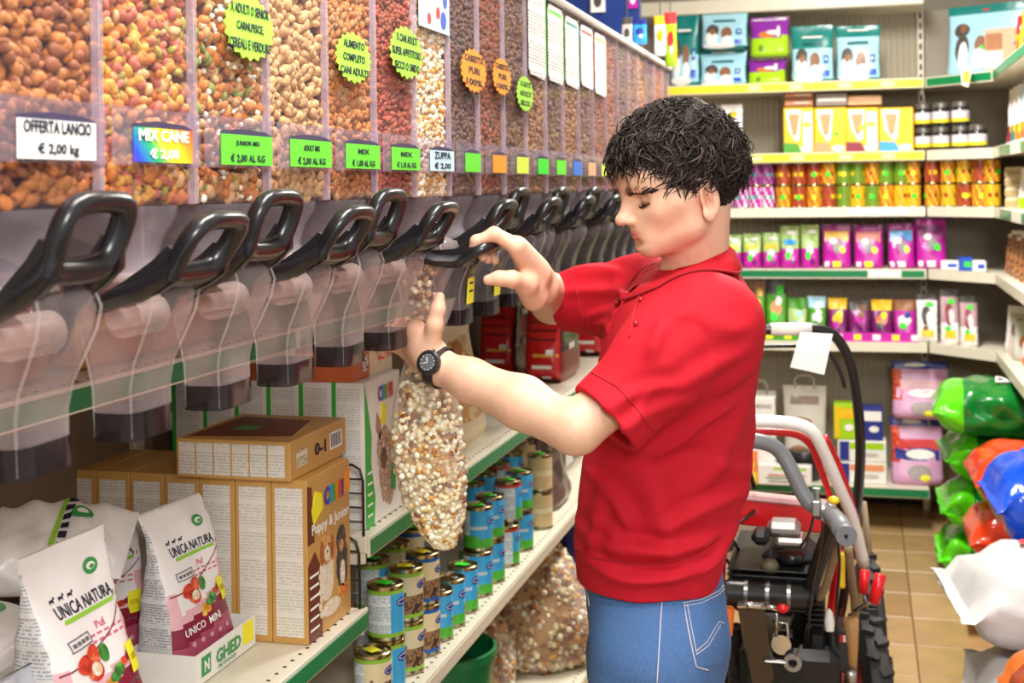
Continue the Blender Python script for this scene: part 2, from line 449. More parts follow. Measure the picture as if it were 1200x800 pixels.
def rot_mats(n, rng, amp=1.0):
    q = rng.normal(size=(n, 4)); q[:, 0] += (1-amp)*6; q /= np.linalg.norm(q, axis=1)[:, None]; w, x, y, z = q.T
    return np.stack([np.stack([1-2*(y*y+z*z), 2*(x*y-z*w), 2*(x*z+y*w)], -1), np.stack([2*(x*y+z*w), 1-2*(x*x+z*z), 2*(y*z-x*w)], -1),
                     np.stack([2*(x*z-y*w), 2*(y*z+x*w), 1-2*(x*x+y*y)], -1)], 1)
def pieces(pos, shapes, size, rng, nm, probs=None, var=.18):
    """many small pieces as arrays: shapes = list of (radii, material index list, [nu, nv])"""
    Vs, Fs, Ms = [], [], []; off = 0; n = len(pos); pick = rng.choice(len(shapes), n, p=probs)
    for si, (rad, mi, res) in enumerate(shapes):
        ix = np.where(pick == si)[0]
        if not len(ix): continue
        bv, bf = tri_ball(res[0], res[1], rad)
        bv = bv*size; R = rot_mats(len(ix), rng); sc = 1+rng.uniform(-var, var, (len(ix), 1, 1))
        V = np.einsum('nij,vj->nvi', R, bv)*sc+pos[ix][:, None, :]
        F = bf[None]+(np.arange(len(ix))*len(bv))[:, None, None]+off
        Vs.append(V.reshape(-1, 3)); Fs.append(F.reshape(-1, 3)); off += len(ix)*len(bv)
        Ms.append(np.repeat(rng.choice(mi, len(ix)), len(bf)))
    return np.concatenate(Vs), np.concatenate(Fs), np.concatenate(Ms)
def fill_mesh(name, mats, shapes, size, probs=None, z0=-.012, z1=.435, hw=.0885, layers=2, core=0, seed=1):
    rng = np.random.default_rng(seed); P = []
    st = size*1.55
    for L in range(layers):
        n = int(2*hw*(z1-z0)/(st*st)*1.45)
        p = np.stack([-.009-size*.3-L*size*.8+rng.uniform(-.35, .35, n)*size, rng.uniform(-hw, hw, n), rng.uniform(z0+st*.3, z1, n)], 1); P.append(p)
    V, F, M = pieces(np.concatenate(P), shapes, size, rng, len(mats), probs)
    V[:, 0] = np.minimum(V[:, 0], -.0045)
    b = MB().box((-.27, -hw-.003, z0), (-.02-size*.8, hw+.003, z1)); bf = []
    for f in b.F: bf += [(f[0], f[1], f[2]), (f[0], f[2], f[3])]
    n0 = len(V); V = np.concatenate([V, np.array(b.V)]); F = np.concatenate([F, np.array(bf)+n0]); M = np.concatenate([M, np.full(len(bf), core)])
    return tri_mesh(name, V, F, M, mats)
def km(n, c): return pm('kibble_'+n, c, .62, nz=.16, ns=160, bump=.25, bs=500, bd=.001)
K = {n: km(n, c) for n, c in dict(amber='ad6c2c', rust='8a4c20', gold='d39a3c', sand='c9a06a', dark='4e2e18', red='8a3a22', brick='a54a30', green='7d8a38', olive='9a8c34', cream='e8d9b0',
     white='f3ead2', orange='c47428', mauve='6a4a44', plum='54403c', tan='b08454', cocoa='6d4a2c', mud='7d5a38', pink='b9644c').items()}
def mset(*n): return [K[x] for x in n]
disc = ((1.0, .85, .5), (9, 5)); ovl = ((1.1, .8, .7), (8, 5)); rnd = ((.95, .95, .6), (8, 5)); sm_ = ((1., .85, .65), (6, 4))
def S(sh, mi): return (sh[0], mi, sh[1])
FILLS = {
 0: fill_mesh('kibble', mset('dark', 'amber', 'rust', 'orange'), [S(ovl, [1, 1, 2, 3]), S(disc, [1, 2])], .0082, seed=1),
 1: fill_mesh('kibble', mset('rust', 'gold', 'orange', 'pink', 'olive', 'sand'), [S(disc, [1, 2, 3, 4, 5]), S(ovl, [1, 2, 3])], .0080, seed=2),
 2: fill_mesh('kibble', mset('rust', 'sand', 'white', 'green', 'orange', 'amber'), [S(disc, [1, 3, 4, 5, 5]), (((.5, .5, .45)), [2], (6, 4)), S(ovl, [1, 4, 5])], .0080, [.4, .3, .3], seed=3),
 3: fill_mesh('kibble', mset('rust', 'sand', 'tan', 'orange'), [S(rnd, [1, 1, 2]), S(ovl, [1, 2])], .0088, seed=4),
 4: fill_mesh('kibble', mset('dark', 'tan', 'amber', 'orange'), [S(rnd, [1, 2, 3, 2])], .0076, seed=5),
 5: fill_mesh('kibble', mset('dark', 'red', 'brick', 'rust'), [S(sm_, [1, 2, 2, 3])], .0066, seed=6),
 6: fill_mesh('kibble', mset('gold', 'cream', 'white', 'gold', 'sand'), [S(sm_, [1, 2, 2, 3, 4])], .0062, seed=7),
 7: fill_mesh('kibble', mset('plum', 'mauve', 'plum', 'cocoa'), [S(sm_, [1, 2, 3])], .0068, seed=8),
 8: fill_mesh('kibble', mset('dark', 'rust', 'red', 'cocoa'), [S(sm_, [1, 1, 2, 3])], .0066, seed=9),
 9: fill_mesh('kibble', mset('dark', 'cocoa', 'mud', 'mauve'), [S(sm_, [1, 2, 3])], .0068, seed=10),
 10: fill_mesh('kibble', mset('dark', 'mud', 'tan', 'rust'), [S(sm_, [1, 2, 3])], .0075, layers=1, seed=11),
}
FSEQ = [0, 1, 2, 3, 4, 5, 6, 7, 8, 9, 10, 9, 10, 9, 8, 8, 7, 9, 10, 7, 8, 9]
FWORD = {0: 'amber brown kibble', 1: 'yellow, orange and pink kibble discs', 2: 'mixed kibble with white puffs and green discs', 3: 'large pale tan round kibble', 4: 'orange tan round kibble',
         5: 'dark red kibble', 6: 'pale popcorn-coloured flakes', 7: 'purplish brown kibble', 8: 'reddish brown kibble', 9: 'dark brown kibble', 10: 'muddy brown kibble'}
# shared part meshes, local frame: x out to the aisle, y along the row, z up from 1.6 m
def ring_shell(levels, n=24, p=5.0, cap_top=False, cap_bot=False):
    """levels of rounded rectangles: (z, x_front, x_back, half width)"""
    mb = MB(); V = []; F = []
    for (z, xf, xb, hw) in levels:
        cx, hx = (xf+xb)/2, (xf-xb)/2
        for k in range(n):
            a = 2*PI*(k+.5)/n; c, s = math.cos(a), math.sin(a)
            q = (abs(c)**p+abs(s)**p)**(-1/p); V.append((cx+hx*c*q, hw*s*q, z))
    for i in range(len(levels)-1):
        for k in range(n): F.append((i*n+k, i*n+(k+1) % n, (i+1)*n+(k+1) % n, (i+1)*n+k))
    if cap_top: F.append(tuple(range((len(levels)-1)*n, len(levels)*n)))
    if cap_bot: F.append(tuple(range(n))[::-1])
    return mb.add(V, F)
HW = .0925
body_mb = ring_shell([(-.012, 0, -.29, HW), (.452, 0, -.29, HW)], 40, 14)
funnel_mb = ring_shell([(-.013, 0, -.29, HW), (-.026, -.003, -.27, HW), (-.045, -.016, -.2, .083), (-.068, -.02, -.14, .066), (-.09, -.01, -.1, .056)], 32, 5)
chute_mb = ring_shell([(-.25, 0, -.05, .0425), (-.20, -.001, -.052, .043), (-.175, .004, -.056, .045), (-.15, .016, -.06, .048), (-.125, .027, -.064, .051), (-.105, .031, -.066, .052), (-.09, .026, -.064, .05), (-.082, .012, -.058, .044)], 28, 5, cap_top=True)
band_mb = ring_shell([(-.253, .002, -.052, .0445), (-.224, .002, -.052, .0445)], 28, 5)
ft = MB().box((-.3, -HW-.001, .452), (.006, HW+.001, .466), .006); ft.tube([(.002, -HW, .46), (.002, HW, .46)], .011, 8)
lid_mb = ft
holder_mb = MB().box((.001, -HW+.002, .029), (.009, HW-.002, .0305)).box((.001, -HW+.002, .0865), (.009, HW-.002, .088)).box((.0085, -HW+.002, .0305), (.0092, HW-.002, .0865))
def handle_mb(tilt):
    mb = MB(); pts = []
    hy, zb, zt = .044, -.074, -.019
    outline = [(-hy, zb), (hy*.55, zb-.001), (hy, zb+.012), (hy+.004, zt-.012), (hy-.012, zt), (-hy+.014, zt), (-hy-.004, zt-.016), (-hy-.003, zb+.010)]
    # smooth closed ring
    P = []
    for i in range(len(outline)):
        p0, p1, p2, p3 = [Vector(outline[(i+j) % len(outline)]) for j in (-1, 0, 1, 2)]
        for t in (0, .33, .66):
            P.append(.5*((2*p1)+(p2-p0)*t+(2*p0-5*p1+4*p2-p3)*t*t+(3*p1-p0-3*p2+p3)*t**3))
    ringp = [(.042+(p.y-zb)*.5, p.x, p.y) for p in P]
    mb.tube(ringp, .0098, 10, closed=True, flat=1.3)
    for sgn, tail in ((-1, (-.035, -.115)), (1, (-.022, -.128))):
        y = sgn*.047
        mb.tube([(.046, y*.98, -.064), (.036, y, -.078), (.012, sgn*.0535, -.094), (tail[0]*.5, sgn*.056, -.106), (tail[0], sgn*.057, tail[1])], [.011, .0145, .0150, .013, .008], 8, flat=.8)
    for sgn in (-1, 1):
        tip = [(-.036, -.124), (-.040, -.108)] if sgn < 0 else [(-.020, -.150), (-.030, -.138), (-.012, -.108)]
        mb.prism([(.058, -.056), (.055, -.078), (.036, -.093), (.004, -.108)]+tip+[(-.006, -.086), (.024, -.062), (.040, -.045)], 'y', sgn*.049-.0045, sgn*.049+.0045)
    mb.grid(lambda u, v: (.047-.030*v, (-.047+.094*u), -.076-.016*v+.010*math.sin(PI*u)*v), 9, 4)      # web over the chute
    # swing about the pivot
    c, s = math.cos(tilt), math.sin(tilt); px, pz = -.025, -.116
    mb.V = [((x-px)*c+(z-pz)*s+px, y, -(x-px)*s+(z-pz)*c+pz) for x, y, z in mb.V]
    return mb
rotor_mb = MB(); Tr = Matrix.Rotation(PI/2, 4, 'X')
rotor_mb.lathe([(.0, -.030), (.021, -.030), (.021, .030), (.0, .030)], 16, T=Matrix.Translation((-.018, 0, -.128)) @ Tr, cap=False)
rotor_mb.lathe([(.011, -.047), (.011, .047)], 10, T=Matrix.Translation((-.018, 0, -.128)) @ Tr)
glint_mb = MB()  # pale tubes added along the chute edges to paint in bright highlights
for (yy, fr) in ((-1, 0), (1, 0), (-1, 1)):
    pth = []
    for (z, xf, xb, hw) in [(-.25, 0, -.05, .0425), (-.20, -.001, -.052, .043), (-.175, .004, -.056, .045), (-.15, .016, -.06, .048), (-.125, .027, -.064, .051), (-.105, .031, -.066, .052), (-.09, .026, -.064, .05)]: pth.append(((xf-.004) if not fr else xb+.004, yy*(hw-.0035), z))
    glint_mb.tube(pth, .0016, 6)
def me_of(mb, name, mats, sm=40):
    o = mb.build(name, mats, None, sm); me = o.data; bpy.data.objects.remove(o); return me
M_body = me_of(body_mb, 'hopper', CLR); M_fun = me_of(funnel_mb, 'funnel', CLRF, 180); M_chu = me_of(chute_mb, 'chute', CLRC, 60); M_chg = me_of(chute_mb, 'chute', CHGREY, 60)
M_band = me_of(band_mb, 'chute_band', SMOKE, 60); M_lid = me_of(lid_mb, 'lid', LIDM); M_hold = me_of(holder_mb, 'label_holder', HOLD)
M_h = [me_of(handle_mb(t), 'handle', BLK, 50) for t in (math.radians(-7), math.radians(6), math.radians(36))]
M_glint = me_of(glint_mb, 'edge_highlight', pclear('edge_highlight', 'f4eeee', 'f6eeec', .13, .05, .3), 180); M_rot = me_of(rotor_mb, 'rotor', MILK)
# rainbow label
def rainbow():
    k = NT('rainbow_label'); tc = k.n('ShaderNodeTexCoord').outputs['Object']; sp = k.n('ShaderNodeSeparateXYZ'); k.l(tc, sp.inputs[0])
    f = k.math('ADD', k.math('ADD', k.math('MULTIPLY', sp.outputs[1], 5.5), k.math('MULTIPLY', sp.outputs[2], 5.5)), .22)
    k.l(k.ramp(f, [(0, '7a1fc0'), (.2, '1f48d8'), (.4, '18b85a'), (.58, 'f4f01e'), (.8, 'ff9a18'), (1, 'f02a20')]), k.p.inputs['Base Color'])
    return k.m
RAINB = rainbow()
LBLUE = pm('pale_blue_label', 'bfe0ee', .5, nz=.03); YG = pm('yellow_green_label', 'd4e84a', .5, nz=.03); BLU = pm('blue_label', '2f6fd0', .5, nz=.03); TANL = pm('tan_label', 'd9a078', .5, nz=.03)
WLAB = [(WHT, INK), (RAINB, WINK), (GRN, INK), (GRN, INK), (GRN, INK), (GRN, INK), (LBLUE, INK), (GRN, INK), (ORG, INK), (YG, INK), (NEON, INK), (GRN, INK), (BLU, WINK), (TANL, INK), (YG, INK)]
LTXT = {0: [('OFFERTA LANCIO', .128, .0125, .012), ('€ 2,00 kg', .078, .0135, -.010)], 1: [('MIX CANE', .125, .013, .011), ('€ 2,00', .072, .013, -.010)],
        2: [('JUNIOR MIX', .07, .008, .008), ('€ 2,00 AL KG', .10, .0115, -.011)], 3: [('ADULT MIX', .06, .008, .008), ('€ 2,00 AL KG', .10, .0115, -.011)],
        4: [('MIX', .05, .008, .008), ('€ 1,00 AL KG', .10, .0115, -.011)], 5: [('MIX', .06, .008, .008), ('€ 1,10 AL KG', .10, .0115, -.011)], 6: [('ZUPPA', .1, .013, .010), ('€ 2,00', .1, .013, -.010)]}
def star(parent, y, z, r, mat, lines, spikes=20, sx=1.0, rz=0, label=None, x=.010):
    pts = []
    for k in range(spikes*2):
        a = PI*k/spikes; q = r*(1 if k % 2 == 0 else .88); pts.append((y+q*math.cos(a)*sx, z+q*math.sin(a)))
    o = MB().prism(pts, 'x', x, x+.0012).build('sticker', mat, parent, sm=0)
    if label: o['label'] = label
    n = len(lines)
    for i, (s, w) in enumerate(lines):
        zz = z+((n-1)/2-i)*r*.52
        if s: lettering(o, s, w*r*sx, r*.30, (x+.0012, y, zz+rz), (0, 1, 0), (0, 0, 1), INK, .0006, bold=.022)
    return o
DISP = []
for i, fk in enumerate(FSEQ):
    yc = BY0+BP*i
    lab = 'clear dispenser of '+FWORD[fk]
    extra = {0: ' with a white price label', 1: ' with a rainbow label', 2: ' and a big lime sticker', 3: ' beside the big lime sticker', 4: ' under a lime star sticker', 5: ' under a lime star sticker, beside the popcorn flakes',
             6: ' with a pale blue label', 7: ' under an orange star, right after the popcorn flakes', 8: ' under an orange star with an orange label', 9: ' under a small green star sticker', 10: ' with the leftmost white info card',
             11: ' with the second white info card', 12: ' with the third white info card and blue label', 13: ' with the fourth white info card', 14: ' with a white card edged in yellow'}.get(i)
    if extra is None: extra = ', %s one beyond the yellow-edged info card' % ORD[i-15]
    t = tag(empty('food_dispenser', (BXF, yc, 1.6)), lab+extra, 'dispenser', 'clear gravity dispensers along the shelving')
    DISP.append(t)
    link('hopper', M_body, t); k_ = link('kibble', FILLS[fk], t); k_['kind'] = 'stuff'
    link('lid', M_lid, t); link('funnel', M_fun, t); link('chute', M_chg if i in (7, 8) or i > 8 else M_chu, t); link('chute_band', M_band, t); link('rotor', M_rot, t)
    if i < 12: link('edge_highlight', M_glint, t)
    h_ = link('handle', M_h[2] if i == 6 else M_h[(i % 2)], t)
    ho = link('label_holder', M_hold, t)
    if i < 15:
        bg, fg = WLAB[i]; w = .122 if i < 2 else (.135 if i < 7 else .1)
        yo = .008 if i < 2 else .014
        pl = MB().box((.0100, yo-w/2, .0325), (.0108, yo+w/2, .0680), 0).build('price_label', bg, t, sm=0)
        MB().prism([(yo-w/2, .0325), (yo+w/2, .0325), (yo+w/2, .0695), (yo+w*.35, .0735), (yo-w*.1, .0755), (yo-w/2, .0715)], 'x', .0093, .0099).build('label_backing', HDARK, t, sm=0)
        for (s, tw, th, dz) in LTXT.get(i, [('', 0, 0, 0)]):
            if s: lettering(pl, s, tw*w/.148, th*.95, (.0108, yo, .0503+dz*.93), (0, 1, 0), (0, 0, 1), fg, .0006, bold=.028 if i < 2 else .022)
    if i in (7, 8):
        o = MB().box((.0005, -.022, -.215), (.0015, .020, -.150), 0).build('price_sticker', YEL, t, sm=0); o.location.x = .0185; o.rotation_euler.y = math.radians(4)
        for z in (-.163, -.178, -.193): MB().box((.0016, -.012, z), (.0019, .012, z+.004)).build('print_line', INK, o, sm=0)
d = DISP
EDGE = pclear('acrylic_edge', 'f2eaee', 'e6dce4', .16, .08, .35); em = MB()  # clear hopper edges, whitened so painted highlights run down them
for sg_ in (-1, 1): em.box((-.008, sg_*HW-.0022, -.012), (.0012, sg_*HW+.0022, .452), .0008)
M_edge = me_of(em, 'edge_strip', EDGE)
for t in DISP: link('edge_strip', M_edge, t)
def bin_rel(px, py, X=BXF+.01): p = WX(px, py, X); return p
def star_at(i, px, py, rpx, mat, lines, label, sx=1.0):
    p = WX(px, py, BXF+.01); dep = p.dot(F_); dep = Vector((p.x, p.y, 0)).dot(F_)
    star(d[i], p.y-d[i].location.y, p.z-1.6, rpx*dep/CF, mat, lines, sx=sx, label=label)
star_at(2, 292, 33, 39, LIME, [('X ADULTI O SENIOR', 1.5), ('CARNI,PESCE,', 1.05), ('CEREALI E VERDURE', 1.62)], 'large lime green starburst sticker', 1.7)
star_at(4, 414, 68, 30, LIME, [('ALIMENTO', 1.15), ('COMPLETO', 1.2), ('CANI ADULTI', 1.5)], 'lime green starburst sticker', 1.9)
star_at(5, 476, 62, 31, LIME, [('X CANI ADULTI', 1.2), ('SUPER APPETITOSO', 1.7), ('SECCO O UMIDO', 1.45)], 'lime green starburst sticker', 1.9)
star_at(7, 555, 83, 26, ORG, [('CASSETTA', 1.4), ('PURI', .8), ('100%', 1.2)], 'orange starburst sticker', 2.1)
star_at(8, 588, 90, 22, ORG, [('CASSETTA', 1.4), ('PURI', .8), ('100%', 1.2)], 'small orange starburst sticker', 1.9)
star_at(9, 615, 110, 21, LIME, [('X GATTI', 1.2), ('ADULTI', 1.3), ('SECCO', 1.1)], 'small green starburst sticker', 1.9)
def info_card(i, z0, z1, edge):
    o = MB().prism([(-.078, z0+.012), (-.066, z0), (.066, z0-.004), (.078, z0+.008), (.078, z1-.012), (.066, z1), (-.066, z1), (-.078, z1-.012)], 'x', .002, .004).build('info_card', ptext('card_fine_print', 'f4f1ea', '8a8690', .0075, 300, .4), d[i], sm=0)
    MB().box((.002, .079, z0+.01), (.004, .086, z1-.01)).build('card_edge', edge, o, sm=0)
    MB().box((.0041, -.07, z1-.02), (.0046, .06, z1-.013)).build('card_heading', edge, o, sm=0)
for i, z0, z1, e in ((10, 1.857, 2.08, NEON), (11, 1.858, 2.04, GRN), (12, 1.862, 2.035, pm('teal_edge', '2f9a8a', .5)), (13, 1.874, 2.035, pm('red_edge', 'c8402c', .5)), (14, 1.865, 2.035, ORG)): info_card(i, z0-1.6, z1-1.6, e)
o = MB().box((.002, -.08, .277), (.004, .085, .44)).build('picture_card', pblotch('blue_picture_card', ['cfe4ef', 'bcd6e8', 'e6f0f4', 'cfe4ef'], 14), d[6], sm=0); o['label'] = 'pale blue picture card'
for (y, z, r, m) in ((.05, .30, .016, pm('cobalt_ink', '2a50b8', .5)), (.02, .31, .011, pm('red_ink', 'd02a2a', .5)), (.06, .335, .012, pm('cobalt_ink', '2a50b8', .5)), (-.03, .295, .01, pm('red_ink', 'd02a2a', .5))):
    MB().prism([(y+r*math.cos(a*PI/5), z+r*math.sin(a*PI/5)) for a in range(10)], 'x', .0041, .0046).build('printed_dot', m, o, sm=0)
# ================================================================ bags, cartons and cans on the left shelving
def wob(x, z, s): return math.sin(x*61+s*1.7)*math.sin(z*43+s*2.3)*.5+math.sin(x*23+z*37+s)*.5
class Pouch:
    """soft bag standing on its base: front faces -y, x across, z up; thin seal at the top"""
    def __init__(s, w, h, d, seed=0, crump=.004, seal=.1, lean=0., taper=1.3, nx=36, nz=18, pw=4., shrink=.05, flop=0.):
        s.__dict__.update(locals())
    def prof(s, v):
        b = max(0., 1-(v/(1-s.seal))**s.taper) if v < 1-s.seal else 0.
        lowr = min(1, .72+v*3.2)
        T = .004+s.d*b*lowr; Wd = s.w*(1-s.shrink*math.sin(PI*min(1, v*1.05)))*(min(1, .93+v*1.2) if v < .06 else 1)
        return Wd, T
    def pt(s, c, sn, v, k=1):
        Wd, T = s.prof(v); q = (abs(c)**s.pw+abs(sn)**s.pw)**(-1/s.pw)
        x = Wd/2*c*q; y = T/2*sn*q; z = s.h*v
        a = wob(x*.16/s.w*1.0, z*.25/s.h, s.seed)*s.crump*min(1, v*6)
        y += a*(1 if sn < 0 else -1)*(.35+abs(sn)) + s.lean*z + s.flop*max(0, v-.72)**2*s.h*6
        z -= s.flop*max(0, v-.72)**2*s.h*2.5
        x += wob(z*.2/s.h, v, s.seed+3)*s.crump*.6
        return Vector((x, y, z))
    def front(s, u, v):
        u = max(-.499, min(.499, u)); t = max(-.995, min(.995, u*2*.96))
        # position on the rounded-rectangle outline facing -y
        sn = -(1-abs(t)**s.pw)**(1/s.pw); m = math.hypot(t, sn)
        return s.pt(t/m, sn/m, max(0, min(.999, v)))
    def build(s, name, mats, zone, parent=None, sm=60):
        mb = MB()
        def f(a, v): A = 2*PI*a-PI/2+1e-4; return s.pt(math.cos(A), math.sin(A), v)
        def z(a, v):
            A = 2*PI*a-PI/2; c, sn = math.cos(A), math.sin(A); q = (abs(c)**s.pw+abs(sn)**s.pw)**(-1/s.pw)
            side = 's' if abs(c*q) > .965 and v < 1-s.seal else ('f' if sn < 0 else 'b')
            return zone(side, c*q/2/.96, v)
        mb.grid(f, s.nx, s.nz, z, wrap=True)
        n = s.nx; mb.F.append(tuple(range(n))[::-1]); mb.M.append(zone('b', 0, 0)); mb.F.append(tuple(range((s.nz-1)*n, s.nz*n))); mb.M.append(zone('f', 0, .99))
        return mb.build(name, mats, parent, sm)
def face_x(o, x, y, z, extra=0, tilt=0): o.location = (x, y, z); o.rotation_euler = (tilt, 0, PI/2+extra)
MAROON = pm('maroon_print', '8a1f3a', .35, nz=.05); PINKG = pm('pink_print', 'e8b4bc', .35, nz=.08, ns=9); BAGW = pm('satin_white_film', 'f1ecea', .28, nz=.02, bump=.25, bs=22, bd=.006)
TOMATO = pblotch('tomato_print', ['b8301c', 'd8452a', 'ec7a52', 'c83a22'], 90, .4, 3); VEGG = pblotch('leaf_print', ['2a6a2a', '3f8a36', '6aae4c', '1f5422'], 110, .4, 3); VEGY = pblotch('pepper_print', ['c8842a', 'e2a63a', 'f0c868', 'a86a24'], 110, .4, 3); ONION = pblotch('onion_print', ['f2e6cf', 'e0caa4', 'faf4e6', 'd8b888'], 110, .4, 3)
LEAFG = pm('logo_green', '2f9a4c', .4); BARG = pm('lime_bar_print', '93cc3c', .4); PKI = pm('pink_ink', 'd86a84', .5, nz=0); RDI = pm('red_ink', 'd02a2a', .5)
FINE = ptext('bag_fine_print', 'd6d4d2', 'a09ea4', .0042, 260, .55); GREYI = pm('grey_ink', '6a6870', .6, nz=0)
def unica(seed, lean, label, full=True, flop=0., dd=.085):
    P = Pouch(.17, .255, dd, seed, .0035, .08, lean, nx=64, nz=44, flop=flop)
    def zone(sd, u, v):
        if sd == 's': return 1
        if sd == 'b': return 1 if .1 < v < .8 else 0
        k = .03*u
        if v < .11+k*2: return 2
        if v < .215+k*4: return 4
        if v < .275+.13*(u+.5): return 2
        if v < .50+.10*(u+.3): return 3 if v < .40+.12*u or abs(u) > .38 else 0
        return 0
    o = P.build('soft_bag', [BAGW, FINE, MAROON, PINKG, pm('rose_print', 'b0506a', .35, nz=.15, ns=60)], zone)
    tag(o, label, 'bag', 'white bags with a maroon band on the left shelf'); f = P.front
    L = lambda *a, **k: lettering_on(o, f, *a, **k)
    L('UNICA NATURA', .04, .715, .72, .058, INK, rot=.0); decal(o, f, rect(.06, .668, .66, .02), BARG)
    for i, m in enumerate((LEAFG, WINK, RDI)): decal(o, f, [(.385+.022*i, .672), (.40+.022*i, .672), (.42+.022*i, .70), (.405+.022*i, .70)], m, .0011)
    decal(o, f, oval(.24, .845, .2, .075), LEAFG); decal(o, f, oval(.24, .845, .12, .035, ph=.4), WINK, .0014); decal(o, f, oval(.25, .84, .07, .018, ph=.8), LEAFG, .0019)
    for i in range(3):
        x = -.30+.10*i; decal(o, f, rect(x, .772, .05, .012), INK); decal(o, f, rect(x+.03, .781, .018, .012), INK); decal(o, f, rect(x-.018, .764, .008, .010), INK); decal(o, f, rect(x+.018, .764, .008, .010), INK)
    if full:
        L('Puf', .13, .60, .12, .035, PKI)
        for j in range(2):
            for i in range(5): decal(o, f, rect(-.02+.09*i, .563-.028*j, .06, .010), PKI)
        fr = [(-.33, .545), (-.05, .545), (-.05, .592), (-.33, .592)]
        for a, b in ((0, 1), (1, 2), (2, 3), (3, 0)):
            p, q = fr[a], fr[b]; decal(o, f, [(min(p[0], q[0])-.006, min(p[1], q[1])-.003), (max(p[0], q[0])+.006, min(p[1], q[1])-.003), (max(p[0], q[0])+.006, max(p[1], q[1])+.003), (min(p[0], q[0])-.006, max(p[1], q[1])+.003)], GREYI)
        for i in range(4): decal(o, f, rect(-.28+.06*i, .568, .045, .018), GREYI, .0011)
        cv = [(-.47+.94*t, .47+.05*t+.13*t**3) for t in [i/10 for i in range(11)]]
        for i in range(10): decal(o, f, [(cv[i][0], cv[i][1]-.004), (cv[i+1][0], cv[i+1][1]-.004), (cv[i+1][0], cv[i+1][1]+.004), (cv[i][0], cv[i][1]+.004)], MAROON, .001, n=1)
        for (u, v, w, h, m, of) in ((-.22, .475, .2, .085, TOMATO, .0012), (-.10, .49, .17, .10, TOMATO, .0015), (-.13, .43, .20, .085, TOMATO, .0018), (-.12, .437, .13, .062, ONION, .0024), (.04, .48, .12, .08, VEGG, .0016),
                                (-.02, .345, .15, .055, VEGY, .0012), (.06, .365, .14, .045, VEGG, .0016), (.13, .385, .13, .055, VEGG, .0018), (.01, .33, .09, .04, VEGY, .002), (.22, .405, .10, .04, TOMATO, .0014), (.28, .415, .07, .035, MAROON, .0016), (-.05, .31, .08, .03, VEGY, .0014)):
            decal(o, f, oval(u, v, w, h, ph=.3), m, of)
        decal(o, f, rect(.365, .40, .15, .135), YEL, .0022); L('50%', .365, .40, .10, .03, pm('mustard_ink', 'b89a18', .5), off=.0026)
        L('UNICO  MINI', -.10, .245+.012, .56, .045, WINK, rot=.055); L('1,5 kg', .30, .30, .14, .018, GREYI)
        for i in range(5): decal(o, f, oval(-.28+.14*i, .165+.006*i, .06, .03), pm('pale_rose_print', 'd9a0ac', .4), .001)
    return o
u1 = unica(1, .10, 'white bag with maroon band and vegetables printed on it, standing nearest the camera', dd=.125); face_x(u1, -.915, 1.405, .927, 0, 0); u1.rotation_euler = (0, 0, PI/2-.02)
u2 = unica(2, .05, 'white bag with maroon band standing in the white cardboard tray', dd=.105, flop=.16); face_x(u2, -1.062, 1.925, .85, -.10)
u3 = unica(4, .0, 'crumpled white bag slumped open between the two upright white bags', full=True, flop=.4); face_x(u3, -1.19, 1.86, .845, -.5)
def lying(L, Wd, H, seed, mats, zone, name, crump=.012, nx=40, nz=22, fin=.07, pw=3.2):
    """filled bag lying on its side: long axis x, from 0 to L; flat sealed fins at both ends"""
    def f(a, v):
        t = v*2-1; e = max(0., 1-abs(t/(1-fin))**pw)**.5 if abs(t) < 1-fin else 0.
        A = 2*PI*a; c, s_ = math.cos(A), math.sin(A); q = (abs(c)**3.6+abs(s_)**3.6)**(-1/3.6)
        w = Wd/2*(1.0-.05*e); h = H/2*e+.003
        y = w*c*q; z = H/2+h*s_*q
        n = wob(v*.5+c*.1, s_*.12+c*.07, seed)*crump+.5*crump*math.sin(v*26+seed+c*3)*abs(s_)+crump*.45*(.5-abs(math.sin(4.3*v+3*A+seed))**.6)*abs(t)**2+crump*.45*(.5-abs(math.sin(15*v+2*A+seed*2+2*math.sin(A*3))))
        z += n*(.3 if s_ < 0 else 1)*(e+.1); y += n*.8*c; L_ = L*v+.25*n*(1 if t > 0 else -1)*abs(t)**3
        return Vector((L_, y, max(0.0, z)))
    mb = MB(); mb.grid(f, nx, nz, lambda a, v: zone(a, v), wrap=True); n = nx
    mb.F += [tuple(range(n))[::-1], tuple(range((nz-1)*n, nz*n))]; mb.M += [zone(0, 0), zone(0, .99)]
    o = mb.build(name, mats, None, 60); o['k'] = 0; del o['k']
    def surf(u, v):          # u along the bag, v round its upper side
        return f(.25-v*.25, u+.5) if False else f((.25-v) % 1, u+.5)
    return o, surf
LYL = ('limp white bag lying at the bottom of the shaded pile at the back', 'limp white bag with a green logo lying second from the top of the shaded pile', 'limp white bag with a green logo lying topmost in the shade beside the cartons')
zz_ = .842
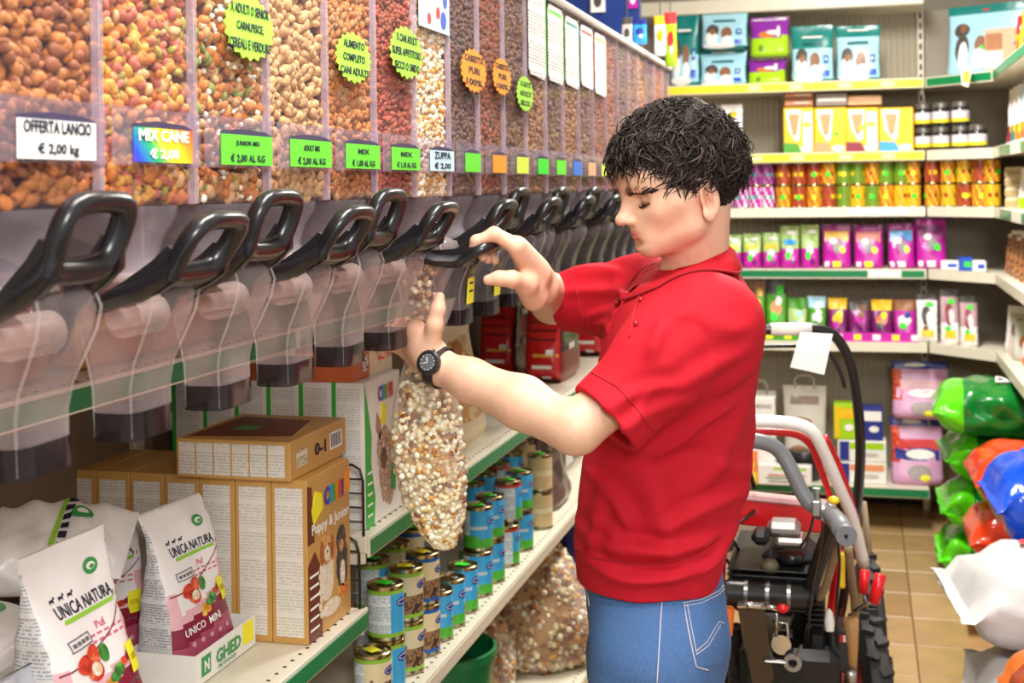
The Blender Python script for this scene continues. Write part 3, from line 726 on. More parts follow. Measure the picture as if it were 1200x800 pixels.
for i, (x, y, rz, h) in enumerate(((-1.28, 1.62, .22, .105), (-1.33, 1.52, .10, .085), (-1.30, 1.68, .38, .08))):
    o, sf = lying(.25, .18, h, 6+i, [BAGW, MAROON, FINE], lambda a, v: 1 if v < .22 else 0, 'soft_bag', .0035, nx=56, nz=34, fin=.1); o.location = (x, y, zz_); o.rotation_euler = (.30*(i == 2), 0, rz); zz_ += h+.004
    tag(o, LYL[i], 'bag', 'white bags with a maroon band on the left shelf')
    decal(o, sf, oval(.22, .04, .12, .07), LEAFG, .002, n=1); decal(o, sf, oval(.22, .04, .06, .03), WINK, .003, n=1); lettering_on(o, sf, 'UNICA NATURA', .08, .0, .05, .05, INK, .003, rot=PI/2) if False else None
    decal(o, sf, rect(.10, .0, .03, .22), BARG, .002)
    for q in range(6): decal(o, sf, rect(.145, -.10+.04*q, .05, .024), INK, .0025, n=1)
# silver pack at the picture corner
P = Pouch(.085, .135, .07, 9, .007, .1, 0); o = P.build('foil_pack', [pfilm('silver_foil', 'b9bcc4', .2)], lambda *a: 0); tag(o, 'crinkled silver foil pack at the bottom corner of the picture', 'pack'); o.location = (-.93, 1.285, .928); o.rotation_euler = (0, 0, PI/2)
o = MB().box((-1.02, 1.225, .842), (-.892, 1.51, .925), .002).build('white_carton', WHT); tag(o, 'plain white carton under the nearest white bag', 'carton')
def tray(name, x0, x1, y0, y1, z0, h, label):
    t = tag(empty(name, ((x0+x1)/2, (y0+y1)/2, z0)), label, 'tray'); a, b = (x1-x0)/2, (y1-y0)/2; g = .0025
    MB().box((-a, -b, 0), (a, b, g)).build('base', WHT, t, sm=0)
    for q in ((-a, -b, -a+g, b), (a-g, -b, a, b)): MB().box((q[0], q[1], g), (q[2], q[3], h)).build('side_wall', WHT, t, sm=0)
    for q in ((-a+g, -b, a-g, -b+g), (-a+g, b-g, a-g, b)): MB().box((q[0], q[1], g), (q[2], q[3], h)).build('end_wall', WHT, t, sm=0)
    return t, a, b
tr, a, b = tray('cardboard_tray', -1.115, -.995, 1.83, 2.035, .8425, .048, 'white cardboard tray with green lettering holding a white bag')
lettering(tr, 'GHED', .085, .022, (a+.0004, .005, .025), (0, 1, 0), (0, 0, 1), LEAFG, bold=.03)
MB().box((a, -.085, .010), (a+.0008, -.055, .040)).build('logo_square', LEAFG, tr, sm=0); lettering(tr, 'N', .016, .018, (a+.001, -.07, .025), (0, 1, 0), (0, 0, 1), WINK, bold=.03)
MB().box((a+.0009, .055, .012), (a+.0016, .092, .046)).build('price_sticker', YEL, tr, sm=0)
lettering(tr, 'PETFOOD', .06, .006, (a+.0004, .0, .008), (0, 1, 0), (0, 0, 1), LEAFG)
tr2, a, b = tray('cardboard_tray', -1.15, -.892, 1.53, 1.775, .8425, .02, 'shallow plain white tray in front of the lettered tray')

# ---- cartons
TANC = pm('tan_carton', 'c99a55', .45, nz=.05, ns=20); CRM = ptext('cream_fine_print', 'e6e0d6', 'cbc4b8', .0052, 230, .5, .45); CHOC = pm('chocolate_print', '6b2c17', .45); DOGT = pblotch('dog_tan_print', ['b8733c', 'd89a5e', 'e6b47c', 'a4602e'], 110, .5, 4); DOGB = pblotch('dog_black_print', ['2c2727', '4a4240', '6a5e56', '2c2727'], 110, .5, 4); DOGW = pblotch('dog_white_print', ['efe2d0', 'e2cfb4', 'f4ece0', 'd9c09c'], 110, .5, 4)
def fluff(y, z, a, b, n=26, j=.16, sd=1):
    r = random.Random(sd); return [(y+a*math.cos(2*PI*k/n)*(1-j*r.random()), z+b*math.sin(2*PI*k/n)*(1-j*r.random())) for k in range(n)]
RBOW = [pm('letter_'+n, c, .4, nz=0) for n, c in (('blue', '2c3fae'), ('cyan', '1fa0d8'), ('green', '3fae3a'), ('orange', 'f08a1c'), ('red', 'd83a2a'), ('purple', '7a2a8a'))]
def word(parent, s, c, right, up, w, h, off=.0008, cols=RBOW):
    n = len(s); wid = [.9, .42, .42, .5, .5, .42][:n] if s == 'Cliffi' else [1]*n; tot = sum(wid); x = -tot/2
    R = Vector(right); C = Vector(c)
    for i, chh in enumerate(s):
        p = C+R*((x+wid[i]/2)/tot*w); x += wid[i]
        lettering(parent, chh, wid[i]/tot*w*.86, h*(1 if chh != 'i' else .98), p, right, up, cols[i % len(cols)], off, bold=.05)
def biscuit_box(front):
    """upright carton: x -.066..0, y 0...19, z 0...276; spine faces -y, front faces +x"""
    o = MB().box((-.0655, 0, 0), (0, .19, .276), .0015).build('biscuit_box', TANC, sm=30)
    MB().box((-.058, -.0007, .012), (-.008, 0, .262)).build('spine_print', CRM, o, sm=0)
    if front:
        d_ = lambda pts, m, k=1, n='front_print': MB().prism(pts, 'x', 0, .0004*k).build(n, m, o, sm=0)
        d_([(.001, .165), (.03, .165), (.02, .26), (.001, .265)], CHOC); d_([(.001, .0), (.06, .0), (.055, .06), (.06, .11), (.03, .15), (.001, .13)], CHOC)
        d_(fluff(.083, .098, .03, .055, sd=2), DOGW, 2); d_(fluff(.08, .142, .027, .030, sd=3), DOGT, 3)
        d_(fluff(.081, .133, .012, .014, 18, .2, 4), DOGW, 4); d_([(.081+.0030*math.cos(k*PI/4), .136+.0026*math.sin(k*PI/4)) for k in range(8)], BLK, 5)
        for yy in (.073, .088): d_([(yy+.0017*math.cos(k*PI/4), .1475+.0019*math.sin(k*PI/4)) for k in range(8)], BLK, 5)
        for yy in (.06, .104): d_(fluff(yy, .138, .008, .024, 16, .25, 5), pblotch('dog_ear_print', ['9a5426', 'b86a34', '84441c', 'c88048'], 120, .5, 4), 4)
        d_(fluff(.15, .098, .028, .05, sd=6), DOGB, 2); d_(fluff(.146, .142, .022, .026, sd=7), DOGB, 3); d_(fluff(.145, .130, .010, .012, 16, .2, 8), DOGT, 4); d_(fluff(.15, .08, .012, .026, 18, .2, 9), DOGW, 3)
        d_([(.10+.04*math.cos(k*PI/6), .035+.014*math.sin(k*PI/6)) for k in range(12)], DOGW, 2); d_(fluff(.152, .05, .026, .014, 20, .3, 10), pblotch('bowl_food_print', ['c86a34', 'e0a050', 'd8452a', 'f0d8a8'], 120, .5), 3)
        d_([(.165, .22), (.19, .22), (.19, .262), (.168, .25)], ORG)
        for i in range(6): d_([(.008, .018+.018*i), (.045, .018+.018*i), (.045, .022+.018*i), (.008, .022+.018*i)], WINK, 2, 'print_line')
        for i in range(7): d_([(.055+.007*math.cos(k*PI/4)-.004*(i % 2), .035+.013*i+.007*math.sin(k*PI/4)) for k in range(8)], DOGW, 3, 'bone_print')
        d_([(.025, .195), (.065, .215), (.06, .242), (.035, .25), (.018, .22)], YEL, 4, 'sticker')
        word(o, 'Cliffi', (.0006, .115, .232), (0, 1, 0), (0, 0, 1), .09, .032, .0012)
        lettering(o, 'Puppy & Junior', .165, .024, (.0006, .098, .185), (0, 1, .0), (0, 0, 1), WINK, .0014, bold=.02)
    return o
for k in range(7):
    o = biscuit_box(k == 0) if k < 2 else copy_tree(bb)
    if k == 1: bb = o
    o.location = (-.905-.0665*k, 2.05, .8405)
    tag(o, ('front tan biscuit carton of the row showing two dogs and its name',)[0] if k == 0 else 'tan biscuit carton standing %s behind the front one in the row' % ORD[k-1], 'carton', 'tan biscuit cartons standing in a row')
fb = MB().box((-.21, 0, 0), (0, .245, .066), .0015).build('biscuit_box', TANC, sm=30); tag(fb, 'tan biscuit carton lying flat on top of the upright ones', 'carton', 'tan biscuit cartons'); fb.location = (-.925, 2.03, 1.1175)
for k in range(6): MB().box((-.205+.033*k, -.0006, .006), (-.205+.033*k+.030, 0, .060)).build('spine_print', CRM, fb, sm=0)
lettering(fb, '0-1', .05, .022, (.0004, .125, .034), (0, 1, 0), (0, 0, 1), INK, bold=.03)
MB().box((0, .025, .018), (.0005, .07, .046)).build('print_panel', ptext('tan_fine_print', 'e6d9bf', '6a5a48', .004, 300), fb, sm=0)
bc = MB().box((0, .17, .02), (.0005, .225, .05)).build('barcode_panel', WHT, fb, sm=0)
for i in range(12): MB().box((.0005, .174+.004*i, .024), (.0008, .174+.004*i+(.0012 if i % 3 else .0022), .047)).build('bar', INK, bc, sm=0)
MB().prism([(-.20, .02), (-.02, .05), (-.05, .2), (-.19, .22)], 'z', .066, .0665).build('top_print', CHOC, fb, sm=0); MB().box((-.15, .09, .0666), (-.11, .13, .067)).build('green_patch', LEAFG, fb, sm=0)
# white and green cartons on the next shelf
WCAR = pm('white_carton_board', 'f0eee8', .4, nz=.03); LGRN = pm('grass_green_print', '38b23a', .4, nz=.06)
WFINE = ptext('white_fine_print', 'e8e7e2', 'cfcec8', .0052, 230, .5, .45)
def white_box(front):
    o = MB().box((-.0655, 0, 0), (0, .195, .275), .0015).build('biscuit_box', WCAR, sm=30)
    MB().box((-.0655, -.0006, .0), (-.057, 0, .275)).build('spine_edge', LGRN, o, sm=0); MB().box((-.055, -.0006, .01), (-.008, 0, .265)).build('spine_print', WFINE, o, sm=0)
    if front:
        d_ = lambda pts, m, k=1, n='front_print': MB().prism(pts, 'x', 0, .0004*k).build(n, m, o, sm=0)
        d_([(.0, 0), (.045, 0), (.05, .05), (.03, .12), (.035, .17), (.0, .275)], LGRN)
        DP = pblotch('dog_beige_print', ['c8a890', 'a8846c', 'e2ccba', '8a6a58'], 80, .5, 4); d_(fluff(.12, .09, .05, .075, sd=11), DP, 2); d_(fluff(.10, .135, .042, .048, sd=12), DP, 3); d_(fluff(.095, .115, .018, .024, 18, .2, 13), pblotch('dog_muzzle_print', ['5a4038', '7a5a4a', '3a2a26', '94705c'], 120, .5, 4), 4); d_([(.095+.005*math.cos(k*PI/4), .125+.004*math.sin(k*PI/4)) for k in range(8)], BLK, 5); [d_([(q+.0028*math.cos(k*PI/4), .147+.003*math.sin(k*PI/4)) for k in range(8)], BLK, 5) for q in (.082, .112)]
        d_([(.055, .18), (.08, .15), (.085, .19), (.06, .21)], pm('dog_ear_pale', 'b88a78', .5), 3); d_([(.13, .05), (.16, .04), (.165, .09), (.14, .1)], LEAFG, 3)
        d_([(.08, .185), (.11, .18), (.115, .215), (.09, .225)], YEL, 4, 'sticker')
        for i in range(5): d_([(.01, .02+.02*i), (.035, .02+.02*i), (.035, .024+.02*i), (.01, .024+.02*i)], WINK, 2, 'print_line')
        word(o, 'Cliffi', (.0006, .11, .243), (0, 1, 0), (0, 0, 1), .085, .030, .0012, [RBOW[5], RBOW[1], RBOW[2], RBOW[3], RBOW[4], RBOW[4]])
    return o
for k in range(6):
    o = white_box(k == 0) if k < 2 else copy_tree(wb)
    if k == 1: wb = o
    o.location = (-.905-.0668*k, 2.32, ZB+.0005)
    tag(o, 'front white and green carton of the row with a dog picture' if k == 0 else 'white carton with green edge standing %s behind the dog-picture one' % ORD[k-1], 'carton', 'white and green cartons standing in a row')
oc = MB().box((-.30, 0, 0), (0, .21, .055), .0015).build('snack_box', pm('terracotta_carton', 'c9673a', .45, nz=.08)); oc.location = (-.925, 2.315, 1.2408); tag(oc, 'flat terracotta and cream carton lying on the white and green ones', 'carton')
MB().box((0, .085, .0), (.0006, .21, .055)).build('cream_end', pm('cream_card', 'ead9b8', .5), oc, sm=0); lettering(oc, 'MIX', .03, .03, (.0006, .06, .03), (0, 0, 1), (0, -1, 0), WINK, bold=.03); MB().box((.0007, .13, .025), (.0011, .18, .038)).build('print_line', TOMATO, oc, sm=0)
# wire dividers at the shelf ends
def wire_divider(x, y, z, label, h=.13, w=.24):
    mb = MB(); r_ = .0028
    t = tag(empty('wire_divider', (x, y, z)), label, 'divider')
    mb.tube([(-w, 0, 0), (-w, 0, h), (-.02, 0, h), (-.006, 0, h-.008), (0, 0, h-.03), (0, 0, 0)], r_, 6); mb.build('outer_wire', DKWIRE, t, 180)
    for k in range(1, 5): MB().tube([(-w, 0, h*k/5), (0, 0, h*k/5)], .002, 6).build('cross_wire', DKWIRE, t, 180)
    return t
wire_divider(-.893, 2.252, ZA, 'dark wire divider at the end of the lower shelf beside the biscuit cartons', .13)
wire_divider(-.893, 2.276, ZB+.001, 'dark wire divider at the start of the shelf with the white cartons', .13)
# ---- bags further along the same shelf
COOK = pblotch('biscuit_bag_print', ['d9b98a', 'c08a4c', 'e6d2b0', '8a5a34'], 16, .35)
P = Pouch(.27, .31, .11, 12, .006, .12, .04); o = P.build('biscuit_bag', [pm('beige_bag', 'dcc4a0', .35, nz=.1, ns=10), COOK, pm('brown_bag_side', '5a3626', .4)], lambda sd, u, v: 2 if sd == 's' else (1 if .2 < v < .8 and abs(u) < .4 else 0)); face_x(o, -1.0, 3.22, ZB+.001); tag(o, 'beige bag of dog biscuits standing beyond the white and green cartons', 'bag')
for (u, v, w, h) in ((-.1, .75, .3, .12), (.15, .62, .28, .12), (-.05, .55, .25, .1), (.1, .3, .5, .06), (-.12, .36, .2, .1)): decal(o, P.front, oval(u, v, w, h), K['amber'] if v > .5 else K['rust'], .002)
P = Pouch(.24, .2, .1, 13, .006, .12, .04); o = P.build('biscuit_bag', [pm('cream_bag', 'e4d8c2', .35, nz=.1, ns=10), pm('coral_print', 'd8786a', .4)], lambda sd, u, v: 1 if .3 < v < .42 else 0); face_x(o, -.96, 2.83, ZB+.001); tag(o, 'low cream bag with coral stripe behind the hand-held bag', 'bag')
REDF = pfilm('red_foil', 'cf1f22', .2, .35, 30, .08); BLKF = pfilm('black_foil', '231a1c', .22, .35, 30, .2); DRED = pm('dark_red_print', '7a1418', .3, nz=.1)
for k, (x, y) in enumerate(((-1.2, 4.28), (-1.01, 4.16), (-1.01, 4.86))):
    P = Pouch(.13, .34, .33, 20+k, .004, .06, 0, taper=3.0, pw=9, nx=40)
    o = P.build('kibble_bag', [REDF, BLKF, DRED], lambda sd, u, v: (1 if v > .28 else 2) if sd == 's' else (2 if v < .06 else 0))
    o.location = (x, y+.17, ZB+.001); tag(o, ('red and black kibble bag set back, leftmost of the three red ones', 'red and black kibble bag standing whole in front under the raised hand', 'red and black kibble bag mostly hidden by the red sleeve')[k], 'bag', 'red kibble bags on the upper shelf')
    for (u, v, w, h, m) in ((0, .16, .55, .035, WINK), (.1, .27, .7, .03, VEGY), (.1, .06, .25, .035, WINK), (0, .42, .8, .02, DRED), (0, .5, .8, .02, DRED), (0, .58, .8, .02, DRED), (.22, .3, .2, .05, WINK)): decal(o, P.front, rect(u, v, w, h), m, .0012)
    for zz, m in ((.10, WINK), (.2, VEGG if k else WINK)): MB().box((.0652, -.05, zz), (.0665, .03, zz+.02)).build('side_print', m, o, sm=0)
# upper narrow shelf behind the chutes
for k, (y, c, w) in enumerate(((1.25, 'd0843c', .2), (1.5, 'b06a34', .22), (1.78, 'c9803e', .2), (2.0, 'c47a50', .2))):
    P = Pouch(w, .15, .09, 30+k, .006, .12); o = P.build('snack_bag', [pfilm('snack_film_%d' % k, c, .3), VEGY, TOMATO], lambda sd, u, v: 1 if sd == 'f' and .35 < v < .5 else (2 if sd == 'f' and .6 < v < .68 else 0))
    face_x(o, -1.12, y, 1.346); tag(o, 'orange brown snack bag on the narrow shelf behind the chutes, %s from the camera' % ORD[k], 'bag', 'snack bags behind the dispenser chutes')

# ---- cans on the lower shelf
CSKY = pm('can_sky_print', '3fa9e0', .25, nz=.12, ns=30); CGRS = pm('can_grass_print', '4fae3a', .25, nz=.25, ns=60); CWH = ptext('can_fine_print', 'e4ecee', '98a8b0', .004, 260, .5, .28); CLOGO = pm('can_logo_blue', '1c3f98', .25, nz=.05)
CTAN = pm('can_cream_print', 'e2d2a8', .25, nz=.08, ns=30); CLIM = pm('can_lime_rim', '8fc23a', .25, nz=.05); CRED = pm('can_red_rim', 'c8402e', .25); CDOG = pblotch('can_dog_print', ['6a4a34', '9a7450', '3a2a24', 'c8a880'], 55, .3); CBEI = pm('can_beige', 'cdb382', .28, nz=.15, ns=30); CDBL = pm('can_deep_blue', '1f5fae', .25)
TIN = pm('tin_lid', 'b9aa80', .22, 1, nz=.08)
def make_can(kind):
    o = MB().lathe([(.0, 0), (.034, 0), (.0375, .002), (.0375, .005), (.0365, .007), (.0365, .103), (.0375, .105), (.0375, .109), (.0358, .110), (.0352, .1065), (.0, .1065)], 28, cap=False).build('can', TIN, None, 30)
    mats, z = {'blue': ([CSKY, CGRS, CWH, CLOGO, CDOG], None), 'tan': ([CTAN, CLIM, CWH, CLOGO, CDOG, CDBL], None), 'lime': ([CWH, CLIM, CSKY, CLOGO, CDOG], None), 'white': ([CWH, CRED, CSKY, CLOGO, CGRS], None), 'beige': ([CBEI, TIN, CTAN, CLOGO, CDOG], None), 'bluetan': ([CTAN, CDBL, CWH, CLOGO, CDOG], None)}[kind]
    def zone(u, v):
        u = (u+.5) % 1.0-.5                    # u=0 faces +x (the aisle); negative u towards the camera
        if kind == 'blue': return 1 if v < .3+.05*math.sin(u*14) else (2 if u < -.30 or u > .34 else (2 if .52 < v < .60 and abs(u) > .1 else (4 if abs(u-.02) < .055 and v < .45 else 0)))
        if kind in ('tan', 'bluetan'): return 1 if v > .92 or v < .07 else (4 if .08 < v < .52+.06*math.sin(u*20) and -.20 < u < .16 else (2 if u < -.24 else 0))
        if kind == 'lime': return 1 if v > .9 or v < .06 else (2 if u > -.12 and u < .3 else 0)
        if kind == 'white': return 1 if v > .95 or v < .03 else ((2 if v > .35 else 4) if u > -.13 and u < .35 else 0)
        if kind == 'beige': return 2 if .45 < v < .55 else 0
    MB().grid(lambda u, v: Vector((.0369*math.cos(2*PI*u), .0369*math.sin(2*PI*u), .009+.092*v)), 40, 13, zone, wrap=True).build('label_wrap', mats, o, 180)
    if kind != 'beige':
        def surf(u, v): a = u*2.0; return Vector((.0371*math.cos(a), .0371*math.sin(a), .009+.092*v))
        a0 = -.22 if kind in ('blue',) else .0
        decal(o, surf, oval(a0*.5, .72, .46, .20, 16), CLOGO, .0004, 'logo_plate'); decal(o, surf, oval(a0*.5, .72, .38, .12, 16), WINK if kind in ('blue', 'lime', 'white') else CTAN, .0008, 'logo_line'); decal(o, surf, oval(a0*.5, .72, .34, .09, 16), CLOGO, .0011, 'logo_plate')
    MB().lathe([(.028, 0), (.0285, .001), (.026, .001), (.0255, 0)], 24, (0, 0, .1066), cap=False).build('lid_bead', TIN, o, 60)
    MB().tube([(.005, 0, .1085), (.014, -.006, .109), (.021, 0, .109), (.014, .006, .109), (.005, 0, .1085)], .0014, 6).build('pull_ring', STEEL, o, 60)
    return o
CANP = {}
def can(kind, x, y, z, label, st=None, rz=0):
    if kind not in CANP: CANP[kind] = make_can(kind); o = CANP[kind]
    else: o = copy_tree(CANP[kind])
    for ch in list(o.children):
        if ch.name.startswith('price_sticker'): bpy.data.objects.remove(ch)
    o.location = (x, y, z); o.rotation_euler = (0, 0, rz)
    tag(o, label, 'can', 'pet food cans on the lower shelf'); return o, st
todo = []
def can_at(kind, px, X, level, label, st=None, rz=0):
    lo = .3; hi = 6.0                     # find Y where the can's centre line falls in this column of the picture
    for _ in range(40):
        m = (lo+hi)/2; dx = Vector((X, m, 0)); t = 600+CF*dx.dot(R_)/dx.dot(F_)
        if t < px: lo = m
        else: hi = m
    o, s = can(kind, X, m, ZC+.0005+.1105*level, label, st, rz)
    if st: todo.append((o, st))
    return m
X1 = -.94; X2 = -1.03
CANS = [('tan', 429, X1, 0, 'cream can with a yellow lid sticker, nearest the camera in the bottom row', YEL), ('lime', 446, X1, 0, 'lime-rimmed can under the pale one with a green lid sticker', None), ('lime', 445, X1, 1, 'pale lime-rimmed can with a green lid sticker, upper layer nearest the camera', NEON),
        ('tan', 469, X1, 0, 'cream dog can under the lime-rimmed one with yellow sticker', None), ('tan', 469, X1, 1, 'cream dog can with lime rim and yellow lid sticker, second in the upper layer', YEL), ('bluetan', 489, X1, 0, 'blue-rimmed cream can under another of its kind', None), ('bluetan', 489, X1, 1, 'blue-rimmed cream can with a yellow lid sticker, third in the upper layer', YEL),
        ('blue', 505, X1, 0, 'blue can half hidden behind the hanging bag', None), ('blue', 520, X1, 0, 'low blue can without one on top, beside the hanging bag', None), ('blue', 536, X1, 0, 'blue and green can with a green lid sticker in the bottom row', NEON),
        ('blue', 554, X1, 0, 'blue can in the bottom row under the stack beside the bag', None), ('blue', 555, X1, 1, 'blue can with green lid sticker, top of the stack right beside the hanging bag', NEON), ('blue', 569, X1, 0, 'blue can, bottom of the second stack from the bag', None), ('blue', 569, X1, 1, 'blue can, top of the second stack from the bag', NEON),
        ('white', 587, X1, 0, 'white-backed can, bottom of the red-rimmed stack', None), ('white', 591, X1, 1, 'white-backed can with red rim and green sticker, top of its stack', NEON), ('blue', 604, X1, 0, 'blue can, bottom of the stack beside the beige cans', None), ('blue', 604, X1, 1, 'blue can, top of the stack beside the beige cans', NEON),
        ('beige', 628, X1, 0, 'beige can, bottom of the beige stack', None), ('beige', 628, X1, 1, 'beige can with green lid sticker, top of the beige stack', NEON)]
for c in CANS: can_at(c[0], c[1], c[2], c[3], c[4], c[5], {'lime': -.15, 'tan': -.1, 'white': 0}.get(c[0], 0))
for k, (px, kind, st) in enumerate(((430, 'lime', NEON), (455, 'tan', None), (478, 'bluetan', NEON), (548, 'blue', NEON), (563, 'blue', NEON), (578, 'white', NEON), (594, 'blue', None), (612, 'beige', None))):
    for lv in (0, 1): can_at(kind, px, X2, lv, 'can in the rear row on the %s layer, %s from the camera' % (('bottom', 'upper')[lv], ORD[k]), st if lv else None)
for k, (o, st) in enumerate(todo):
    q = MB().box((-.017, -.011, .1068), (.013, .012, .1076)).build('price_sticker', st, o, sm=0); q.rotation_euler = (0, 0, .4*(k % 3)-.5); q.location.z = .0025
# brown translucent bag with a white tag beyond the cans
P = Pouch(.24, .30, .14, 41, .008, .14); o = P.build('treat_bag', [pm('brown_treat_film', '6a5148', .25, nz=.25, ns=40, bump=.4, bs=40)], lambda *a: 0); face_x(o, -.99, 4.12, ZC+.001); tag(o, 'brown see-through treat bag with a white paper tag beyond the cans', 'bag')
w_ = MB().box((.0, -.06, .13), (.0015, .045, .235)).build('paper_tag', ptext('tag_print', 'f2f0ec', 'a8a6a4', .01, 120, .4), o, sm=0); w_.rotation_euler = (0, 0, -PI/2); w_.location = (0, -.078, 0)
MB().lathe([(.04, 0), (.042, .02), (.036, .06), (.02, .08)], 14, (0, 0, .27)).build('bag_neck', CLRC, o, 60)
# ---- below: bagged flakes, bucket, dark sacks
POP = mset('rust', 'gold', 'cream', 'white', 'sand', 'amber')
FILM = pclear('bag_film', 'fbf7f2', 'efe8e2', .09, .08, .45)
def filled_bag(name, rings, seed, n, size, label, fill_v=(0, 1), film_extra=(), cat='bag', core='gold', probs=None, strays=0.):
    """soft clear bag: rings = [(centre, rx, ry)] from the bottom up; loose flakes packed against the film"""
    rng = np.random.default_rng(seed); b0 = Vector(rings[0][0])
    t = tag(empty(name, b0), label, cat)
    R = [(Vector(c)-b0, rx, ry) for c, rx, ry in rings]; m = len(R)
    def at(a, v, s=1.0, w=1.0):
        f = v*(m-1); i = min(int(f), m-2); q = f-i; q = q*q*(3-2*q) if False else q
        c = R[i][0].lerp(R[i+1][0], q); rx = R[i][1]*(1-q)+R[i+1][1]*q; ry = R[i][2]*(1-q)+R[i+1][2]*q
        k = 1+w*(.045*math.sin(a*5+v*7+seed)+.03*math.sin(a*9-v*11))*(1 if v < fill_v[1] else 2.2)
        return c+Vector((rx*s*k*math.cos(a), ry*s*k*math.sin(a), 0))
    V = []
    while len(V) < n:
        a = rng.uniform(0, 2*PI); top = fill_v[1]+.035*math.sin(a*2+seed)+.02*math.sin(a*5)
        v = rng.uniform(fill_v[0], top) if rng.random() > strays else top+abs(rng.normal())*.11
        if v > .97: continue
        s = rng.uniform(.82, .965); V.append(tuple(at(a, v, s)))
    sh = [((1, .85, .6), [0, 1, 5], (6, 4)), ((.9, .8, .7), [2, 3], (6, 4)), ((.8, .7, .5), [4, 1], (6, 4))]
    V, F, M = pieces(np.array(V), sh, size, rng, 6, probs or [.35, .4, .25], .35)
    o = link('flakes', tri_mesh('flakes', V, F, M, POP), t); o['kind'] = 'stuff'
    nv = 20; cb = MB().grid(lambda u, v: at(2*PI*u, fill_v[0]+(fill_v[1]-.02-fill_v[0])*v, .83*(1 if v < .9 else .8)), 20, nv, wrap=True); cb.F.append(tuple(range(20))[::-1]); cb.M.append(0); cb.F.append(tuple(range(20*(nv-1), 20*nv))); cb.M.append(0)
    co = cb.build('packed_flakes', K[core], t, 180); co['kind'] = 'stuff'
    fb_ = MB().grid(lambda u, v: at(2*PI*u, v), 40, 30, wrap=True); fb_.F.append(tuple(range(40))[::-1]); fb_.M.append(0); fb_.build('film', FILM, t, 180)
    return t
def big_bag(cx, cy, z0, w, h, seed, label, n=2600):
    return filled_bag('flake_bag', [((cx, cy, z0), w*.7, w*.5), ((cx, cy, z0+h*.08), w, w*.75), ((cx, cy, z0+h*.35), w*1.06, w*.8), ((cx-.01, cy+.02, z0+h*.65), w*.85, w*.62), ((cx-.02, cy+.03, z0+h*.85), w*.6, w*.42), ((cx-.01, cy+.03, z0+h), w*.25, w*.15)], seed, n, .0105, label, (0, .97), core='sand', probs=[.36, .44, .20])
big_bag(-1.0, 3.93, ZD+.001, .19, .40, 51, 'large clear bag of popcorn-like flakes on the bottom shelf beside the jeans')
big_bag(-1.12, 3.62, ZD+.001, .15, .30, 52, 'smaller clear bag of flakes leaning behind the large one', 1700)
bk = tag(empty('bucket', (-1.02, 3.12, ZD+.001)), 'dark green plastic bucket on the bottom shelf below the cans', 'bucket'); GRB = pm('bucket_green', '0f6a3a', .35, nz=.06, ns=8)
MB().lathe([(.0, .004), (.095, .004), (.128, .30), (.136, .30), (.136, .32), (.128, .322), (.124, .315), (.09, .012), (0, .012)], 32, cap=False).build('body', GRB, bk, 50)
MB().tube([(.0, -.138, .29), (.09, -.11, .22), (.13, 0, .19), (.09, .11, .22), (0, .138, .29)], .003, 6).build('handle', STEEL, bk, 180)
MB().lathe([(.0, 0), (.118, .0), (.12, .02), (0, .02)], 24, (0, 0, .24), cap=False).build('contents', pm('dark_green_cloth', '0b4a2a', .8, nz=.2), bk, 50)
P = Pouch(.34, .36, .2, 55, .01, .1); o = P.build('sack', [pblotch('navy_star_sack', ['141a4c', '1c2a7a', '141a4c', '3040a0'], 60, .35)], lambda *a: 0); face_x(o, -1.0, 4.62, ZD+.001); tag(o, 'dark blue sack on the bottom shelf behind the large flake bag', 'sack')
P = Pouch(.3, .36, .2, 56, .01, .1); o = P.build('sack', [pm('brown_sack', '4a3a30', .6, nz=.2)], lambda *a: 0); face_x(o, -1.05, 5.1, ZD+.001); tag(o, 'dark brown sack on the bottom shelf past the blue one', 'sack')
# ================================================================ shelving along the back wall, corner and right side
YB = 6.3; ZS = [2.075, 1.745, 1.49, 1.205, .87, .205]
YRAIL = pm('yellow_price_rail', 'f0dc2e', .35, nz=.12, ns=30); PANELM = pm('grey_beige_panel', 'b4a994', .6, nz=.05, ns=5); CORM = pm('grey_corner_panel', 'a59c8c', .6, nz=.05, ns=5)
bw = tag(empty('shelving_unit', (-.5, 6.78, 0)), 'tall grey-beige shelving unit along the back of the shop', 'shelving')
BO = Vector((-.5, 6.78, 0))
def sub(mb, o=BO): mb.V = [tuple(Vector(v)-o) for v in mb.V]; return mb
pb = MB(); pts = []; x = -1.3
while x < .265: pts += [(x, 6.762), (x+.014, 6.762), (x+.017, 6.756), (x+.024, 6.756), (x+.027, 6.762)]; x += .0275
pts += [(.27, 6.762), (.27, 6.785), (-1.3, 6.785)]
sub(pb.prism(pts, 'z', .1, 2.44)).build('ribbed_panel', PANELM, bw, 0)
for xx in (-1.28, .285):
    sub(MB().box((xx-.016, 6.735, 0), (xx+.016, 6.80, 2.5), .003)).build('upright', CREAM, bw)
    s_ = MB()
    for k in range(48): s_.box((xx-.005, 6.7335, .1+.05*k), (xx+.005, 6.7352, .128+.05*k))
    sl = sub(s_).build('slot', GAP, bw, 0); sl['kind'] = 'stuff'
sub(MB().box((-1.3, 6.42, 2.43), (.29, 6.79, 2.50), .006)).build('canopy', CREAM, bw)
